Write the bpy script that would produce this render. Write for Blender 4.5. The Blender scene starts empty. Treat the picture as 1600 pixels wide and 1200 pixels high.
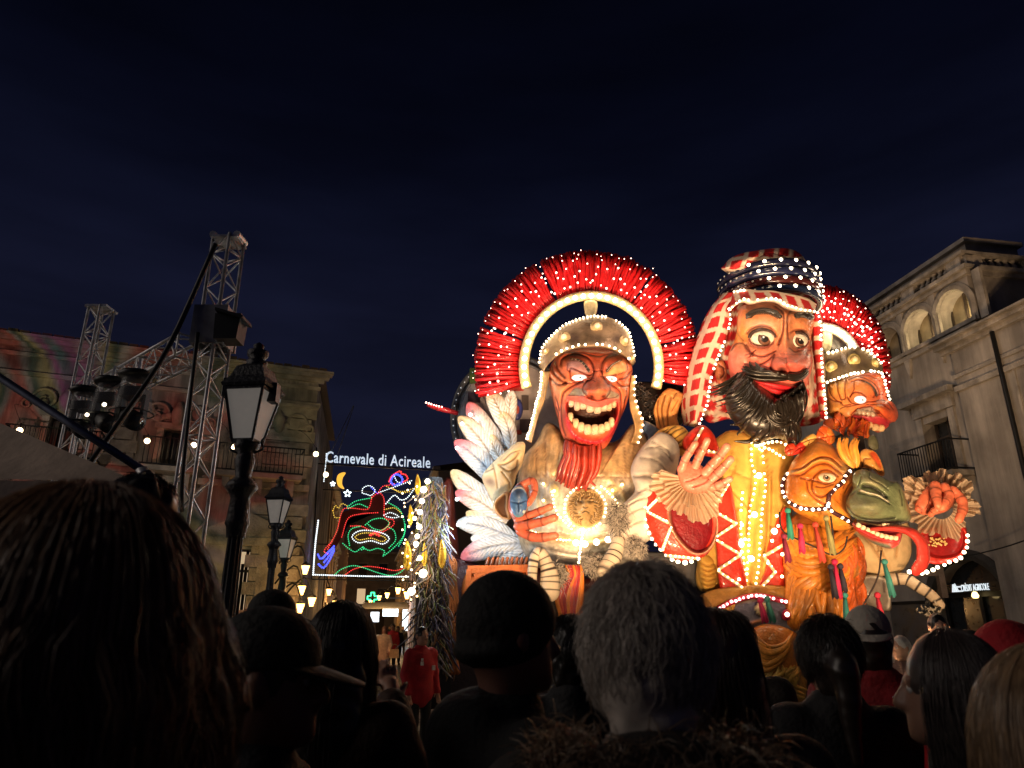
import bpy, math, random
import numpy as np
from mathutils import Vector, Matrix

random.seed(7)
RNG = np.random.default_rng(7)
scene = bpy.context.scene

# ------------------------------------------------------------------ camera, world, sky, exposure
PITCH = math.radians(18.7)
FPX = 1110.0                      # focal length in photograph pixels (1600 x 1200)
EYE = np.array([0.0, 0.0, 1.7])
cam_data = bpy.data.cameras.new("camera")
cam_data.sensor_width = 36.0
cam_data.lens = FPX * 36.0 / 1600.0
cam_data.clip_start = 0.05
cam_data.clip_end = 2000.0
cam_data.dof.use_dof = True
cam_data.dof.focus_distance = 15.0
cam_data.dof.aperture_fstop = 5.0
cam = bpy.data.objects.new("camera", cam_data)
cam.location = EYE
cam.rotation_euler = (math.radians(90) + PITCH, 0, 0)
scene.collection.objects.link(cam)
scene.camera = cam

world = bpy.data.worlds.new("World")
scene.world = world
world.use_nodes = True
wn, wl = world.node_tree.nodes, world.node_tree.links
wn.clear()
w_out = wn.new("ShaderNodeOutputWorld")
w_bg = wn.new("ShaderNodeBackground")
w_tc = wn.new("ShaderNodeTexCoord")
w_sep = wn.new("ShaderNodeSeparateXYZ")
w_ramp = wn.new("ShaderNodeValToRGB")
w_no = wn.new("ShaderNodeTexNoise")
w_map = wn.new("ShaderNodeMapping")
w_map.inputs["Scale"].default_value = (1.0, 1.0, 4.5)
w_no.inputs["Scale"].default_value = 2.3
w_no.inputs["Detail"].default_value = 4
w_mr = wn.new("ShaderNodeMapRange")
w_mr.inputs["From Min"].default_value = 0.35
w_mr.inputs["From Max"].default_value = 0.7
w_mr.inputs["To Min"].default_value = 0.62
w_mr.inputs["To Max"].default_value = 1.12
w_mul = wn.new("ShaderNodeMixRGB"); w_mul.blend_type = 'MULTIPLY'; w_mul.inputs[0].default_value = 1.0
cr = w_ramp.color_ramp
cr.elements[0].position = 0.0; cr.elements[0].color = (0.0080, 0.0080, 0.0165, 1)
cr.elements[1].position = 0.85; cr.elements[1].color = (0.0010, 0.0013, 0.0042, 1)
e = cr.elements.new(0.30); e.color = (0.0088, 0.0102, 0.0270, 1)
e = cr.elements.new(0.48); e.color = (0.0044, 0.0054, 0.0158, 1)
e = cr.elements.new(0.64); e.color = (0.0016, 0.0021, 0.0070, 1)
wl.new(w_tc.outputs["Generated"], w_sep.inputs[0])
wl.new(w_sep.outputs["Z"], w_ramp.inputs[0])
wl.new(w_tc.outputs["Generated"], w_map.inputs[0])
wl.new(w_map.outputs[0], w_no.inputs["Vector"])
wl.new(w_no.outputs["Fac"], w_mr.inputs["Value"])
wl.new(w_ramp.outputs[0], w_mul.inputs[1])
wl.new(w_mr.outputs[0], w_mul.inputs[2])
wl.new(w_mul.outputs[0], w_bg.inputs[0])
w_bg.inputs[1].default_value = 1.0
wl.new(w_bg.outputs[0], w_out.inputs[0])

vs = scene.view_settings
vs.view_transform = 'Standard'
vs.look = 'None'
vs.exposure = 0.0
vs.gamma = 1.0
scene.cycles.use_denoising = True
scene.cycles.sample_clamp_indirect = 3.0
scene.cycles.sample_clamp_direct = 0.0
scene.cycles.max_bounces = 5
scene.cycles.diffuse_bounces = 2
scene.cycles.glossy_bounces = 2
scene.cycles.transmission_bounces = 4
scene.cycles.transparent_max_bounces = 12
scene.cycles.caustics_reflective = False
scene.cycles.caustics_refractive = False
scene.cycles.use_light_tree = True

# dim even glow of the lit town square behind the viewer
sun = bpy.data.lights.new("town_glow", 'SUN'); sun.energy = 0.42; sun.angle = math.radians(40); sun.color = (1.0, 0.86, 0.74)
sun_o = bpy.data.objects.new("town_glow", sun); scene.collection.objects.link(sun_o)
sun_o.rotation_euler = Vector((0.92, 0.12, -0.38)).to_track_quat('-Z', 'Y').to_euler()

# ------------------------------------------------------------------ measuring: photograph point + distance -> place
CP, SP = math.cos(PITCH), math.sin(PITCH)

def V(px, py, Y):
    """Point that lies Y metres in front of the eye (world y) and is seen at photograph pixel (px, py)."""
    px, py, Y = np.broadcast_arrays(np.asarray(px, float), np.asarray(py, float), np.asarray(Y, float))
    a = (px - 800.0) / FPX
    b = (600.0 - py) / FPX
    ry = CP - SP * b
    rz = SP + CP * b
    t = Y / ry
    return np.stack([EYE[0] + a * t, EYE[1] + Y, EYE[2] + rz * t], -1)

def mpp(Y, py=650):
    b = (600.0 - py) / FPX
    return Y / (CP - SP * b) / FPX

def proj(P):
    P = np.asarray(P, float) - EYE
    x, y, z = P[..., 0], P[..., 1], P[..., 2]
    d = CP * y + SP * z
    u = -SP * y + CP * z
    return 800 + FPX * x / d, 600 - FPX * u / d

class Z:
    """Coordinates measured in an enlarged view: origin (ox, oy), enlargement s."""
    def __init__(self, ox, oy, s):
        self.ox, self.oy, self.s = ox, oy, s
    def px(self, p):
        p = np.asarray(p, float)
        return np.stack([self.ox + p[..., 0] / self.s, self.oy + p[..., 1] / self.s], -1)
    def at(self, p, Y):
        q = self.px(p)
        return V(q[..., 0], q[..., 1], Y)
    def u(self, Y):
        return mpp(Y, self.oy + 60) / self.s
ID = Z(0, 0, 1)

def lin(r, g, b):
    return tuple(((c / 255) / 12.92 if c / 255 <= 0.04045 else ((c / 255 + 0.055) / 1.055) ** 2.4) for c in (r, g, b))

# ------------------------------------------------------------------ curves and distances
def spline(pts, n=None, closed=False, step=None):
    p = np.asarray(pts, float)
    if len(p) < 3 and not closed:
        n = n or 8
        t = np.linspace(0, 1, n)[:, None]
        return p[0] * (1 - t) + p[-1] * t
    if closed:
        q = np.vstack([p[-1], p, p[0], p[1]])
        segs = len(p)
    else:
        q = np.vstack([2 * p[0] - p[1], p, 2 * p[-1] - p[-2]])
        segs = len(p) - 1
    k = 10
    t = np.linspace(0, 1, k, endpoint=False)[:, None]
    out = []
    for i in range(segs):
        p0, p1, p2, p3 = q[i], q[i + 1], q[i + 2], q[i + 3]
        out.append(0.5 * ((2 * p1) + (-p0 + p2) * t + (2 * p0 - 5 * p1 + 4 * p2 - p3) * t ** 2 + (-p0 + 3 * p1 - 3 * p2 + p3) * t ** 3))
    out = np.vstack(out + ([q[1:2]] if closed else [p[-1:]]))
    if n is None and step is None:
        return out[:-1] if closed else out
    L = np.concatenate([[0], np.cumsum(np.linalg.norm(np.diff(out, axis=0), axis=1))])
    if step is not None:
        n = max(2, int(round(L[-1] / step)) + (0 if closed else 1))
    s = np.linspace(0, L[-1], n, endpoint=not closed)
    return np.stack([np.interp(s, L, out[:, j]) for j in range(out.shape[1])], 1)

def dist_poly(P, line):
    best = np.full(len(P), 1e9)
    for a, b in zip(line[:-1], line[1:]):
        ab = b - a
        L2 = float(ab @ ab) + 1e-9
        t = np.clip(((P - a) @ ab) / L2, 0, 1)
        d = np.hypot(P[:, 0] - a[0] - t * ab[0], P[:, 1] - a[1] - t * ab[1])
        best = np.minimum(best, d)
    return best

def inside(P, poly):
    x, y = P[:, 0], P[:, 1]
    r = np.zeros(len(P), bool)
    n = len(poly)
    for i in range(n):
        x1, y1 = poly[i]; x2, y2 = poly[(i + 1) % n]
        c = ((y1 > y) != (y2 > y)) & (x < (x2 - x1) * (y - y1) / (y2 - y1 + 1e-12) + x1)
        r ^= c
    return r

def polymask(P, poly, soft):
    pl = spline(poly, closed=True)
    d = dist_poly(P, np.vstack([pl, pl[:1]]))
    s = np.where(inside(P, pl), d, -d)
    return np.clip(s / max(soft, 1e-6) * 0.5 + 0.5, 0, 1)

def vnoise(P, scale=1.0, seed=0):
    """cheap smooth noise from sines, -1..1"""
    r = np.random.default_rng(seed)
    out = np.zeros(len(P))
    for k in range(6):
        d = r.normal(size=P.shape[1]); d /= np.linalg.norm(d)
        f = scale * (0.7 + 0.35 * k)
        out += np.sin((P @ d) * f + r.uniform(0, 6.28)) / (1 + 0.4 * k)
    return out / 3.2

# ------------------------------------------------------------------ materials
MATS = {}
def _nodes(m):
    m.use_nodes = True
    nt = m.node_tree
    return nt, nt.nodes["Principled BSDF"]

def mat(name, col=(0.5, 0.5, 0.5), rough=0.6, metal=0.0, coat=0.0, noise=0.25, nscale=6.0, bump=0.0, bscale=40.0, attr=False, spec=0.5, streak=0.0, trans=0.0, alpha=1.0):
    if name in MATS:
        return MATS[name]
    m = bpy.data.materials.new(name)
    nt, b = _nodes(m)
    b.inputs["Roughness"].default_value = rough
    b.inputs["Metallic"].default_value = metal
    b.inputs["Coat Weight"].default_value = coat
    b.inputs["Coat Roughness"].default_value = 0.12
    b.inputs["Specular IOR Level"].default_value = spec
    b.inputs["Transmission Weight"].default_value = trans
    b.inputs["Alpha"].default_value = alpha
    N = nt.nodes
    tc = N.new("ShaderNodeTexCoord")
    no = N.new("ShaderNodeTexNoise"); no.inputs["Scale"].default_value = nscale; no.inputs["Detail"].default_value = 5
    nt.links.new(tc.outputs["Object"], no.inputs["Vector"])
    mr = N.new("ShaderNodeMapRange")
    mr.inputs["From Min"].default_value = 0.3; mr.inputs["From Max"].default_value = 0.7
    mr.inputs["To Min"].default_value = 1 - noise; mr.inputs["To Max"].default_value = 1 + noise
    nt.links.new(no.outputs["Fac"], mr.inputs["Value"])
    mx = N.new("ShaderNodeMixRGB"); mx.blend_type = 'MULTIPLY'; mx.inputs[0].default_value = 1.0
    if attr:
        at = N.new("ShaderNodeAttribute"); at.attribute_name = "Col"
        nt.links.new(at.outputs["Color"], mx.inputs[1])
    else:
        mx.inputs[1].default_value = (*col, 1)
    nt.links.new(mr.outputs[0], mx.inputs[2])
    if streak > 0:
        mp_ = N.new("ShaderNodeMapping"); mp_.inputs["Scale"].default_value = (1.6, 1.6, .16); n3 = N.new("ShaderNodeTexNoise"); n3.inputs["Scale"].default_value = 1.3; n3.inputs["Detail"].default_value = 7; n3.inputs["Roughness"].default_value = .65
        nt.links.new(tc.outputs["Object"], mp_.inputs[0]); nt.links.new(mp_.outputs[0], n3.inputs["Vector"])
        m3 = N.new("ShaderNodeMapRange"); m3.inputs["From Min"].default_value = .42; m3.inputs["From Max"].default_value = .62; m3.inputs["To Min"].default_value = 1 - streak; m3.inputs["To Max"].default_value = 1.05
        x3 = N.new("ShaderNodeMixRGB"); x3.blend_type = 'MULTIPLY'; x3.inputs[0].default_value = 1.0
        nt.links.new(n3.outputs["Fac"], m3.inputs["Value"]); nt.links.new(mx.outputs[0], x3.inputs[1]); nt.links.new(m3.outputs[0], x3.inputs[2]); mx = x3
    nt.links.new(mx.outputs[0], b.inputs["Base Color"])
    mr2 = N.new("ShaderNodeMapRange")
    mr2.inputs["To Min"].default_value = max(0.02, rough - 0.12); mr2.inputs["To Max"].default_value = min(1, rough + 0.12)
    nt.links.new(no.outputs["Fac"], mr2.inputs["Value"])
    nt.links.new(mr2.outputs[0], b.inputs["Roughness"])
    if bump > 0:
        n2 = N.new("ShaderNodeTexNoise"); n2.inputs["Scale"].default_value = bscale; n2.inputs["Detail"].default_value = 6
        nt.links.new(tc.outputs["Object"], n2.inputs["Vector"])
        bp = N.new("ShaderNodeBump"); bp.inputs["Strength"].default_value = bump; bp.inputs["Distance"].default_value = 0.05
        nt.links.new(n2.outputs["Fac"], bp.inputs["Height"])
        nt.links.new(bp.outputs[0], b.inputs["Normal"])
    MATS[name] = m
    return m

def emit(name, col, strength, rough=0.3):
    if name in MATS:
        return MATS[name]
    m = bpy.data.materials.new(name)
    nt, b = _nodes(m)
    b.inputs["Base Color"].default_value = (*[min(1, c) for c in col], 1)
    b.inputs["Roughness"].default_value = rough
    b.inputs["Emission Color"].default_value = (*col, 1)
    b.inputs["Emission Strength"].default_value = strength
    MATS[name] = m
    return m

# ------------------------------------------------------------------ mesh building
WPOS = {}
def thing(name, label, cat, loc=(0, 0, 0), group=None):
    o = bpy.data.objects.new(name, None)
    o.empty_display_size = 0.2
    scene.collection.objects.link(o)
    o.location = [float(c) for c in loc]
    o["label"] = label; o["category"] = cat
    if group: o["group"] = group
    WPOS[o.name] = np.array(loc, float)
    return o

def tag(o, label=None, cat=None, group=None, kind=None):
    if label: o["label"] = label
    if cat: o["category"] = cat
    if group: o["group"] = group
    if kind: o["kind"] = kind
    return o

class MB:
    def __init__(self):
        self.v, self.f, self.c, self.n = [], [], [], 0
    def add(self, verts, faces, col=None):
        verts = np.asarray(verts, float).reshape(-1, 3)
        self.v.append(verts)
        if isinstance(faces, np.ndarray):
            self.f.extend((faces + self.n).tolist())
        else:
            n = self.n
            self.f.extend([[i + n for i in f] for f in faces])
        if col is None:
            col = (0.5, 0.5, 0.5)
        c = np.asarray(col, float)
        if c.ndim == 1:
            c = np.broadcast_to(c, (len(verts), 3))
        self.c.append(c)
        self.n += len(verts)
        return self
    def build(self, name, material, parent=None, smooth=True, kind=None, center=True):
        v = np.vstack(self.v); c = np.vstack(self.c)
        o0 = (v.min(0) + v.max(0)) / 2 if center else np.zeros(3)
        if parent is None and center:
            o0 = np.array([(v[:, 0].min() + v[:, 0].max()) / 2, (v[:, 1].min() + v[:, 1].max()) / 2, v[:, 2].min()])
        me = bpy.data.meshes.new(name)
        me.from_pydata((v - o0).tolist(), [], self.f)
        at = me.attributes.new("Col", 'FLOAT_COLOR', 'POINT')
        c4 = np.ones((len(v), 4), np.float32); c4[:, :3] = np.clip(c, 0, 1)
        at.data.foreach_set("color", c4.ravel())
        if smooth:
            me.polygons.foreach_set("use_smooth", np.ones(len(me.polygons), bool))
        me.materials.append(material)
        return place(name, me, o0, parent, kind)

def place(name, me, loc, parent=None, kind=None):
    o = bpy.data.objects.new(name, me)
    scene.collection.objects.link(o)
    loc = np.asarray(loc, float)
    WPOS[o.name] = loc
    if parent is not None:
        o.parent = parent
        o.location = [float(x) for x in (loc - WPOS[parent.name])]
    else:
        o.location = [float(x) for x in loc]
    if kind: o["kind"] = kind
    return o

def box_vf(lo, hi):
    x0, y0, z0 = lo; x1, y1, z1 = hi
    v = [(x0, y0, z0), (x1, y0, z0), (x1, y1, z0), (x0, y1, z0), (x0, y0, z1), (x1, y0, z1), (x1, y1, z1), (x0, y1, z1)]
    f = [(0, 3, 2, 1), (4, 5, 6, 7), (0, 1, 5, 4), (1, 2, 6, 5), (2, 3, 7, 6), (3, 0, 4, 7)]
    return np.array(v, float), f

_ICO = None
def ico():
    global _ICO
    if _ICO is None:
        p = (1 + 5 ** 0.5) / 2
        v = np.array([(-1, p, 0), (1, p, 0), (-1, -p, 0), (1, -p, 0), (0, -1, p), (0, 1, p), (0, -1, -p), (0, 1, -p), (p, 0, -1), (p, 0, 1), (-p, 0, -1), (-p, 0, 1)], float)
        v /= np.linalg.norm(v[0])
        f = np.array([(0, 11, 5), (0, 5, 1), (0, 1, 7), (0, 7, 10), (0, 10, 11), (1, 5, 9), (5, 11, 4), (11, 10, 2), (10, 7, 6), (7, 1, 8), (3, 9, 4), (3, 4, 2), (3, 2, 6), (3, 6, 8), (3, 8, 9), (4, 9, 5), (2, 4, 11), (6, 2, 10), (8, 6, 7), (9, 8, 1)])
        _ICO = (v, f)
    return _ICO

def uvsphere(nu=16, nv=10):
    v, f = [], []
    for j in range(nv + 1):
        th = math.pi * j / nv
        for i in range(nu):
            ph = 2 * math.pi * i / nu
            v.append((math.sin(th) * math.cos(ph), math.sin(th) * math.sin(ph), math.cos(th)))
    for j in range(nv):
        for i in range(nu):
            f.append((j * nu + i, (j + 1) * nu + i, (j + 1) * nu + (i + 1) % nu, j * nu + (i + 1) % nu))
    return np.array(v), np.array(f)

def add_balls(mb, pts, r, col=None):
    v, f = ico()
    for p in np.asarray(pts, float):
        mb.add(v * r + p, f, col)

def tube_vf(P, R, n=8, flat=1.0, up=None, cap=True):
    """tapered tube along P (k,3) with radii R; flat squeezes it along its 2nd axis"""
    P = np.asarray(P, float); k = len(P)
    R = np.broadcast_to(np.asarray(R, float), (k,))
    T = np.gradient(P, axis=0)
    T /= np.linalg.norm(T, axis=1)[:, None] + 1e-12
    a = np.array([0, 0, 1.0]) if up is None else np.asarray(up, float)
    if up is None and abs(T[0] @ a) > 0.9:
        a = np.array([0, 1.0, 0])
    N = np.zeros((k, 3)); B = np.zeros((k, 3))
    for i in range(k):
        nn = a - (a @ T[i]) * T[i]
        nn /= np.linalg.norm(nn) + 1e-12
        N[i] = nn; a = nn
        B[i] = np.cross(T[i], nn)
    th = np.linspace(0, 2 * math.pi, n, endpoint=False)
    ring = np.cos(th)[None, :, None] * B[:, None, :] + flat * np.sin(th)[None, :, None] * N[:, None, :]
    v = (P[:, None, :] + ring * R[:, None, None]).reshape(-1, 3)
    i = np.arange(k - 1)[:, None] * n; j = np.arange(n)[None, :]; j2 = (j + 1) % n
    f = np.stack([i + j, i + j2, i + n + j2, i + n + j], -1).reshape(-1, 4)
    faces = f.tolist()
    if cap:
        faces.append(list(range(n))[::-1])
        faces.append([(k - 1) * n + q for q in range(n)])
    return v, faces

def round_tip(P, R, start=False, m=4):
    """extend a tube with a rounded end"""
    P = np.asarray(P, float); R = np.asarray(R, float)
    if start:
        P, R = P[::-1], R[::-1]
    d = P[-1] - P[-2]; d /= np.linalg.norm(d) + 1e-12
    r = R[-1]
    a = np.linspace(0, math.pi / 2, m + 1)[1:]
    P = np.vstack([P, P[-1] + np.sin(a)[:, None] * d * r])
    R = np.concatenate([R, np.maximum(np.cos(a) * r, r * 0.02)])
    if start:
        P, R = P[::-1], R[::-1]
    return P, R

def rtube(mb, P, R, n=8, col=None, flat=1.0, both=True, up=None):
    P = np.asarray(P, float)
    R = np.broadcast_to(np.asarray(R, float), (len(P),)).copy()
    P, R = round_tip(P, R)
    if both: P, R = round_tip(P, R, True)
    v, f = tube_vf(P, R, n, flat, up)
    mb.add(v, f, col)

def batch_tubes(mb, P, W, C, rng):
    """many thin three sided hairs at once: P (n,k,3), W (k,) or (n,k), C (n,3)"""
    n, k = P.shape[:2]; W = np.broadcast_to(W, (n, k))
    T = np.gradient(P, axis=1); T /= np.linalg.norm(T, axis=2)[..., None] + 1e-12
    ref = rng.normal(size=(n, 1, 3)); N = np.cross(T, ref); N /= np.linalg.norm(N, axis=2)[..., None] + 1e-9; B = np.cross(T, N)
    v = np.stack([P + W[..., None] * (math.cos(q) * N + math.sin(q) * B) for q in (0, 2.0944, 4.18879)], 2).reshape(-1, 3)
    b = (np.arange(n)[:, None, None] * k + np.arange(k - 1)[None, :, None]) * 3; j = np.arange(3)[None, None]; j2 = (j + 1) % 3
    mb.add(v, np.stack([b + j, b + j2, b + 3 + j2, b + 3 + j], -1).reshape(-1, 4), np.repeat(C, k * 3, axis=0))

def lathe_vf(prof, n=16, axis=(0, 0, 0)):
    prof = np.asarray(prof, float)
    k = len(prof)
    th = np.linspace(0, 2 * math.pi, n, endpoint=False)
    v = np.stack([prof[:, 0, None] * np.cos(th), prof[:, 0, None] * np.sin(th), np.repeat(prof[:, 1, None], n, 1)], -1).reshape(-1, 3) + np.asarray(axis)
    i = np.arange(k - 1)[:, None] * n; j = np.arange(n)[None, :]; j2 = (j + 1) % n
    f = np.stack([i + j, i + j2, i + n + j2, i + n + j], -1).reshape(-1, 4)
    return v, f

def bar_vf(a, b, w, d=None, up=(0, 0, 1)):
    """square bar from a to b"""
    a = np.asarray(a, float); b = np.asarray(b, float); d = w if d is None else d
    t = (b - a) / (np.linalg.norm(b - a) + 1e-12)
    u = np.asarray(up, float)
    if abs(t @ u) > 0.95: u = np.array([0, 1.0, 0])
    n = np.cross(t, u); n /= np.linalg.norm(n)
    m = np.cross(n, t)
    o = [(-1, -1), (1, -1), (1, 1), (-1, 1)]
    v = np.array([p + n * w / 2 * i + m * d / 2 * j for p in (a, b) for i, j in o])
    f = [(3, 2, 1, 0), (4, 5, 6, 7), (0, 1, 5, 4), (1, 2, 6, 5), (2, 3, 7, 6), (3, 0, 4, 7)]
    return v, f

# ------------------------------------------------------------------ sculpted relief: a closed swelling body inside a traced outline
class Relief:
    def __init__(self, zm, outline, Y0, D, feats=(), col=(0.6, 0.25, 0.12), a=2.0, b=0.5, center=None, back=0.6, cols=None, tilt=(0, 0)):
        self.zm, self.Y0, self.D, self.feats, self.col, self.a, self.b, self.back = zm, Y0, D, list(feats), np.array(col, float), a, b, back
        self.out = spline(outline, n=240, closed=True)
        self.c = np.array(center, float) if center is not None else self.out.mean(0)
        d = self.out - self.c
        ang = np.arctan2(d[:, 1], d[:, 0]); r = np.hypot(d[:, 0], d[:, 1])
        o = np.argsort(ang)
        self.ang = np.concatenate([ang[o] - 2 * math.pi, ang[o], ang[o] + 2 * math.pi])
        self.rad = np.concatenate([r[o]] * 3)
        self.unit = zm.u(Y0)
        self.cols = cols
        self.tilt = tilt          # swing: depth gained per zoom unit in x, y (towards the viewer)
    def rho(self, P):
        d = P - self.c
        R = np.interp(np.arctan2(d[:, 1], d[:, 0]), self.ang, self.rad)
        return np.hypot(d[:, 0], d[:, 1]) / R
    def eval(self, P):
        P = np.asarray(P, float).reshape(-1, 2)
        rho = np.clip(self.rho(P), 0, 1)
        h = self.D * (1 - rho ** self.a) ** self.b
        w = np.clip((1 - rho) / 0.06, 0, 1)
        C = np.tile(self.col, (len(P), 1))
        if self.cols is not None:
            C = self.cols(P, rho, C)
        dh = np.zeros(len(P))
        for ft in self.feats:
            k = ft[0]
            if k in 'gr':            # groove / ridge along a line: pts, width, depth, colour, colour strength
                ln = spline(ft[1]); d = dist_poly(P, ln)
                f = np.exp(-(d / ft[2]) ** 2)
                dh += (-1 if k == 'g' else 1) * ft[3] * f
                if len(ft) > 4 and ft[4] is not None:
                    s = (ft[5] if len(ft) > 5 else 0.85) * np.exp(-(d / (ft[2] * 0.8)) ** 2)
                    C = C * (1 - s[:, None]) + np.array(ft[4]) * s[:, None]
            elif k == 'b':           # bump: centre, radii, angle, height, colour, strength
                a = math.radians(ft[3]); q = P - np.array(ft[1])
                x = (q[:, 0] * math.cos(a) + q[:, 1] * math.sin(a)) / ft[2][0]
                y = (-q[:, 0] * math.sin(a) + q[:, 1] * math.cos(a)) / ft[2][1]
                f = np.exp(-(x * x + y * y))
                dh += ft[4] * f
                if len(ft) > 5 and ft[5] is not None:
                    s = np.clip((ft[6] if len(ft) > 6 else 0.8) * f, 0, 1)
                    C = C * (1 - s[:, None]) + np.array(ft[5]) * s[:, None]
            elif k == 'd':           # dome with a clear edge: centre, radii, angle, height, colour
                a = math.radians(ft[3]); q = P - np.array(ft[1])
                x = (q[:, 0] * math.cos(a) + q[:, 1] * math.sin(a)) / ft[2][0]
                y = (-q[:, 0] * math.sin(a) + q[:, 1] * math.cos(a)) / ft[2][1]
                r2 = x * x + y * y
                dh += ft[4] * np.sqrt(np.clip(1 - r2, 0, 1))
                if len(ft) > 5 and ft[5] is not None:
                    s = np.clip((1 - r2) * 5, 0, 1) * (ft[6] if len(ft) > 6 else 1.0)
                    C = C * (1 - s[:, None]) + np.array(ft[5]) * s[:, None]
            elif k == 'p':           # painted / raised patch: polygon, colour, softness, height, strength
                m = polymask(P, ft[1], ft[3] if len(ft) > 3 else 12)
                dh += (ft[4] if len(ft) > 4 else 0) * m
                if ft[2] is not None:
                    s = m * (ft[5] if len(ft) > 5 else 1.0)
                    C = C * (1 - s[:, None]) + np.array(ft[2]) * s[:, None]
            elif k == 'f':           # free function
                dd, C = ft[1](P, rho, C)
                dh = dh + dd
        tl = (P[:, 0] - self.c[0]) * self.tilt[0] + (P[:, 1] - self.c[1]) * self.tilt[1]
        return h + dh * w + tl, C
    def Y(self, p, lift=0.0):
        h, _ = self.eval(p)
        return self.Y0 - (h + lift) * self.unit
    def pt(self, p, lift=0.0):
        p = np.asarray(p, float).reshape(-1, 2)
        return self.zm.at(p, self.Y(p, lift))
    def mesh(self, mb=None, n=160, m=50):
        mb = mb or MB()
        s = np.linspace(0, 240, n, endpoint=False)
        o = np.stack([np.interp(s, np.arange(241), np.append(self.out[:, j], self.out[0, j])) for j in (0, 1)], 1)
        k = np.arange(1, m + 1) / m
        k = 1 - (1 - k) ** 1.15
        P = (self.c + k[:, None, None] * (o - self.c)[None]).reshape(-1, 2)
        P = np.vstack([self.c[None], P])
        h, C = self.eval(P)
        front = self.zm.at(P, self.Y0 - h * self.unit)
        f = [[0, 1 + (j + 1) % n, 1 + j] for j in range(n)]
        i = (1 + np.arange(m - 1)[:, None] * n); j = np.arange(n)[None, :]; j2 = (j + 1) % n
        q = np.stack([i + j, i + j2, i + n + j2, i + n + j], -1).reshape(-1, 4)
        f += q.tolist()
        nb = len(P); mbk = 8
        kb = 1 - np.arange(1, mbk) / mbk
        Pb = (self.c + kb[:, None, None] * (o - self.c)[None]).reshape(-1, 2)
        Pb = np.vstack([Pb, self.c[None]])
        rb = np.append(np.repeat(kb, n), 0)
        tl = (Pb[:, 0] - self.c[0]) * self.tilt[0] + (Pb[:, 1] - self.c[1]) * self.tilt[1]
        hb = -self.D * self.back * np.sqrt(1 - rb ** 2) + tl
        # the back keeps its metric width instead of spreading with distance
        bw = self.zm.at(Pb, self.Y0 - tl * self.unit); bw[:, 1] = self.Y0 - hb * self.unit
        last = 1 + (m - 1) * n
        rows = [last] + [nb + r * n for r in range(mbk - 1)]
        for r0, r1 in zip(rows[:-1], rows[1:]):
            for jj in range(n):
                f.append([r0 + jj, r0 + (jj + 1) % n, r1 + (jj + 1) % n, r1 + jj])
        cb = nb + (mbk - 1) * n
        for jj in range(n):
            f.append([rows[-1] + jj, rows[-1] + (jj + 1) % n, cb])
        cbk = np.tile(self.col * 0.8, (len(Pb), 1))
        mb.add(np.vstack([front, bw]), f, np.vstack([C, cbk]))
        return mb

# ------------------------------------------------------------------ implicit bodies -> one continuous surface
def surface_nets(F, org, h):
    S = F < 0
    nx, ny, nz = F.shape
    c = np.zeros((nx - 1, ny - 1, nz - 1), np.int8)
    for dx in (0, 1):
        for dy in (0, 1):
            for dz in (0, 1):
                c += S[dx:nx - 1 + dx, dy:ny - 1 + dy, dz:nz - 1 + dz]
    act = (c > 0) & (c < 8)
    idx = -np.ones(act.shape, np.int64)
    cells = np.argwhere(act)
    idx[act] = np.arange(len(cells))
    acc = np.zeros((len(cells), 3)); cnt = np.zeros(len(cells))
    corners = [(0, 0, 0), (1, 0, 0), (0, 1, 0), (1, 1, 0), (0, 0, 1), (1, 0, 1), (0, 1, 1), (1, 1, 1)]
    vals = [F[cells[:, 0] + a, cells[:, 1] + b, cells[:, 2] + d] for a, b, d in corners]
    for i in range(8):
        for j in range(i + 1, 8):
            a, b = corners[i], corners[j]
            if sum(abs(p - q) for p, q in zip(a, b)) != 1: continue
            f0, f1 = vals[i], vals[j]
            m = (f0 < 0) != (f1 < 0)
            t = np.where(m, f0 / (f0 - f1 + 1e-20), 0)
            p = np.array(a) + t[:, None] * (np.array(b) - np.array(a))
            acc += p * m[:, None]; cnt += m
    v = org + (cells + acc / cnt[:, None]) * h
    faces = []
    for ax in range(3):
        sl0 = [slice(None)] * 3; sl1 = [slice(None)] * 3
        sl0[ax] = slice(0, -1); sl1[ax] = slice(1, None)
        s0, s1 = S[tuple(sl0)], S[tuple(sl1)]
        e = np.argwhere(s0 != s1)
        u, w = (ax + 1) % 3, (ax + 2) % 3
        ok = (e[:, u] > 0) & (e[:, w] > 0) & (e[:, u] < F.shape[u] - 1) & (e[:, w] < F.shape[w] - 1)
        e = e[ok]
        def cell(du, dw):
            q = e.copy(); q[:, u] -= du; q[:, w] -= dw
            return idx[q[:, 0], q[:, 1], q[:, 2]]
        q = np.stack([cell(1, 1), cell(0, 1), cell(0, 0), cell(1, 0)], 1)
        flip = ~s0[e[:, 0], e[:, 1], e[:, 2]]
        q[flip] = q[flip][:, ::-1]
        faces.append(q)
    f = np.vstack(faces)
    return v, f[(f >= 0).all(1)]

def smin(a, b, k):
    h = np.clip(0.5 + 0.5 * (b - a) / k, 0, 1)
    return b * (1 - h) + a * h - k * h * (1 - h)

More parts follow.
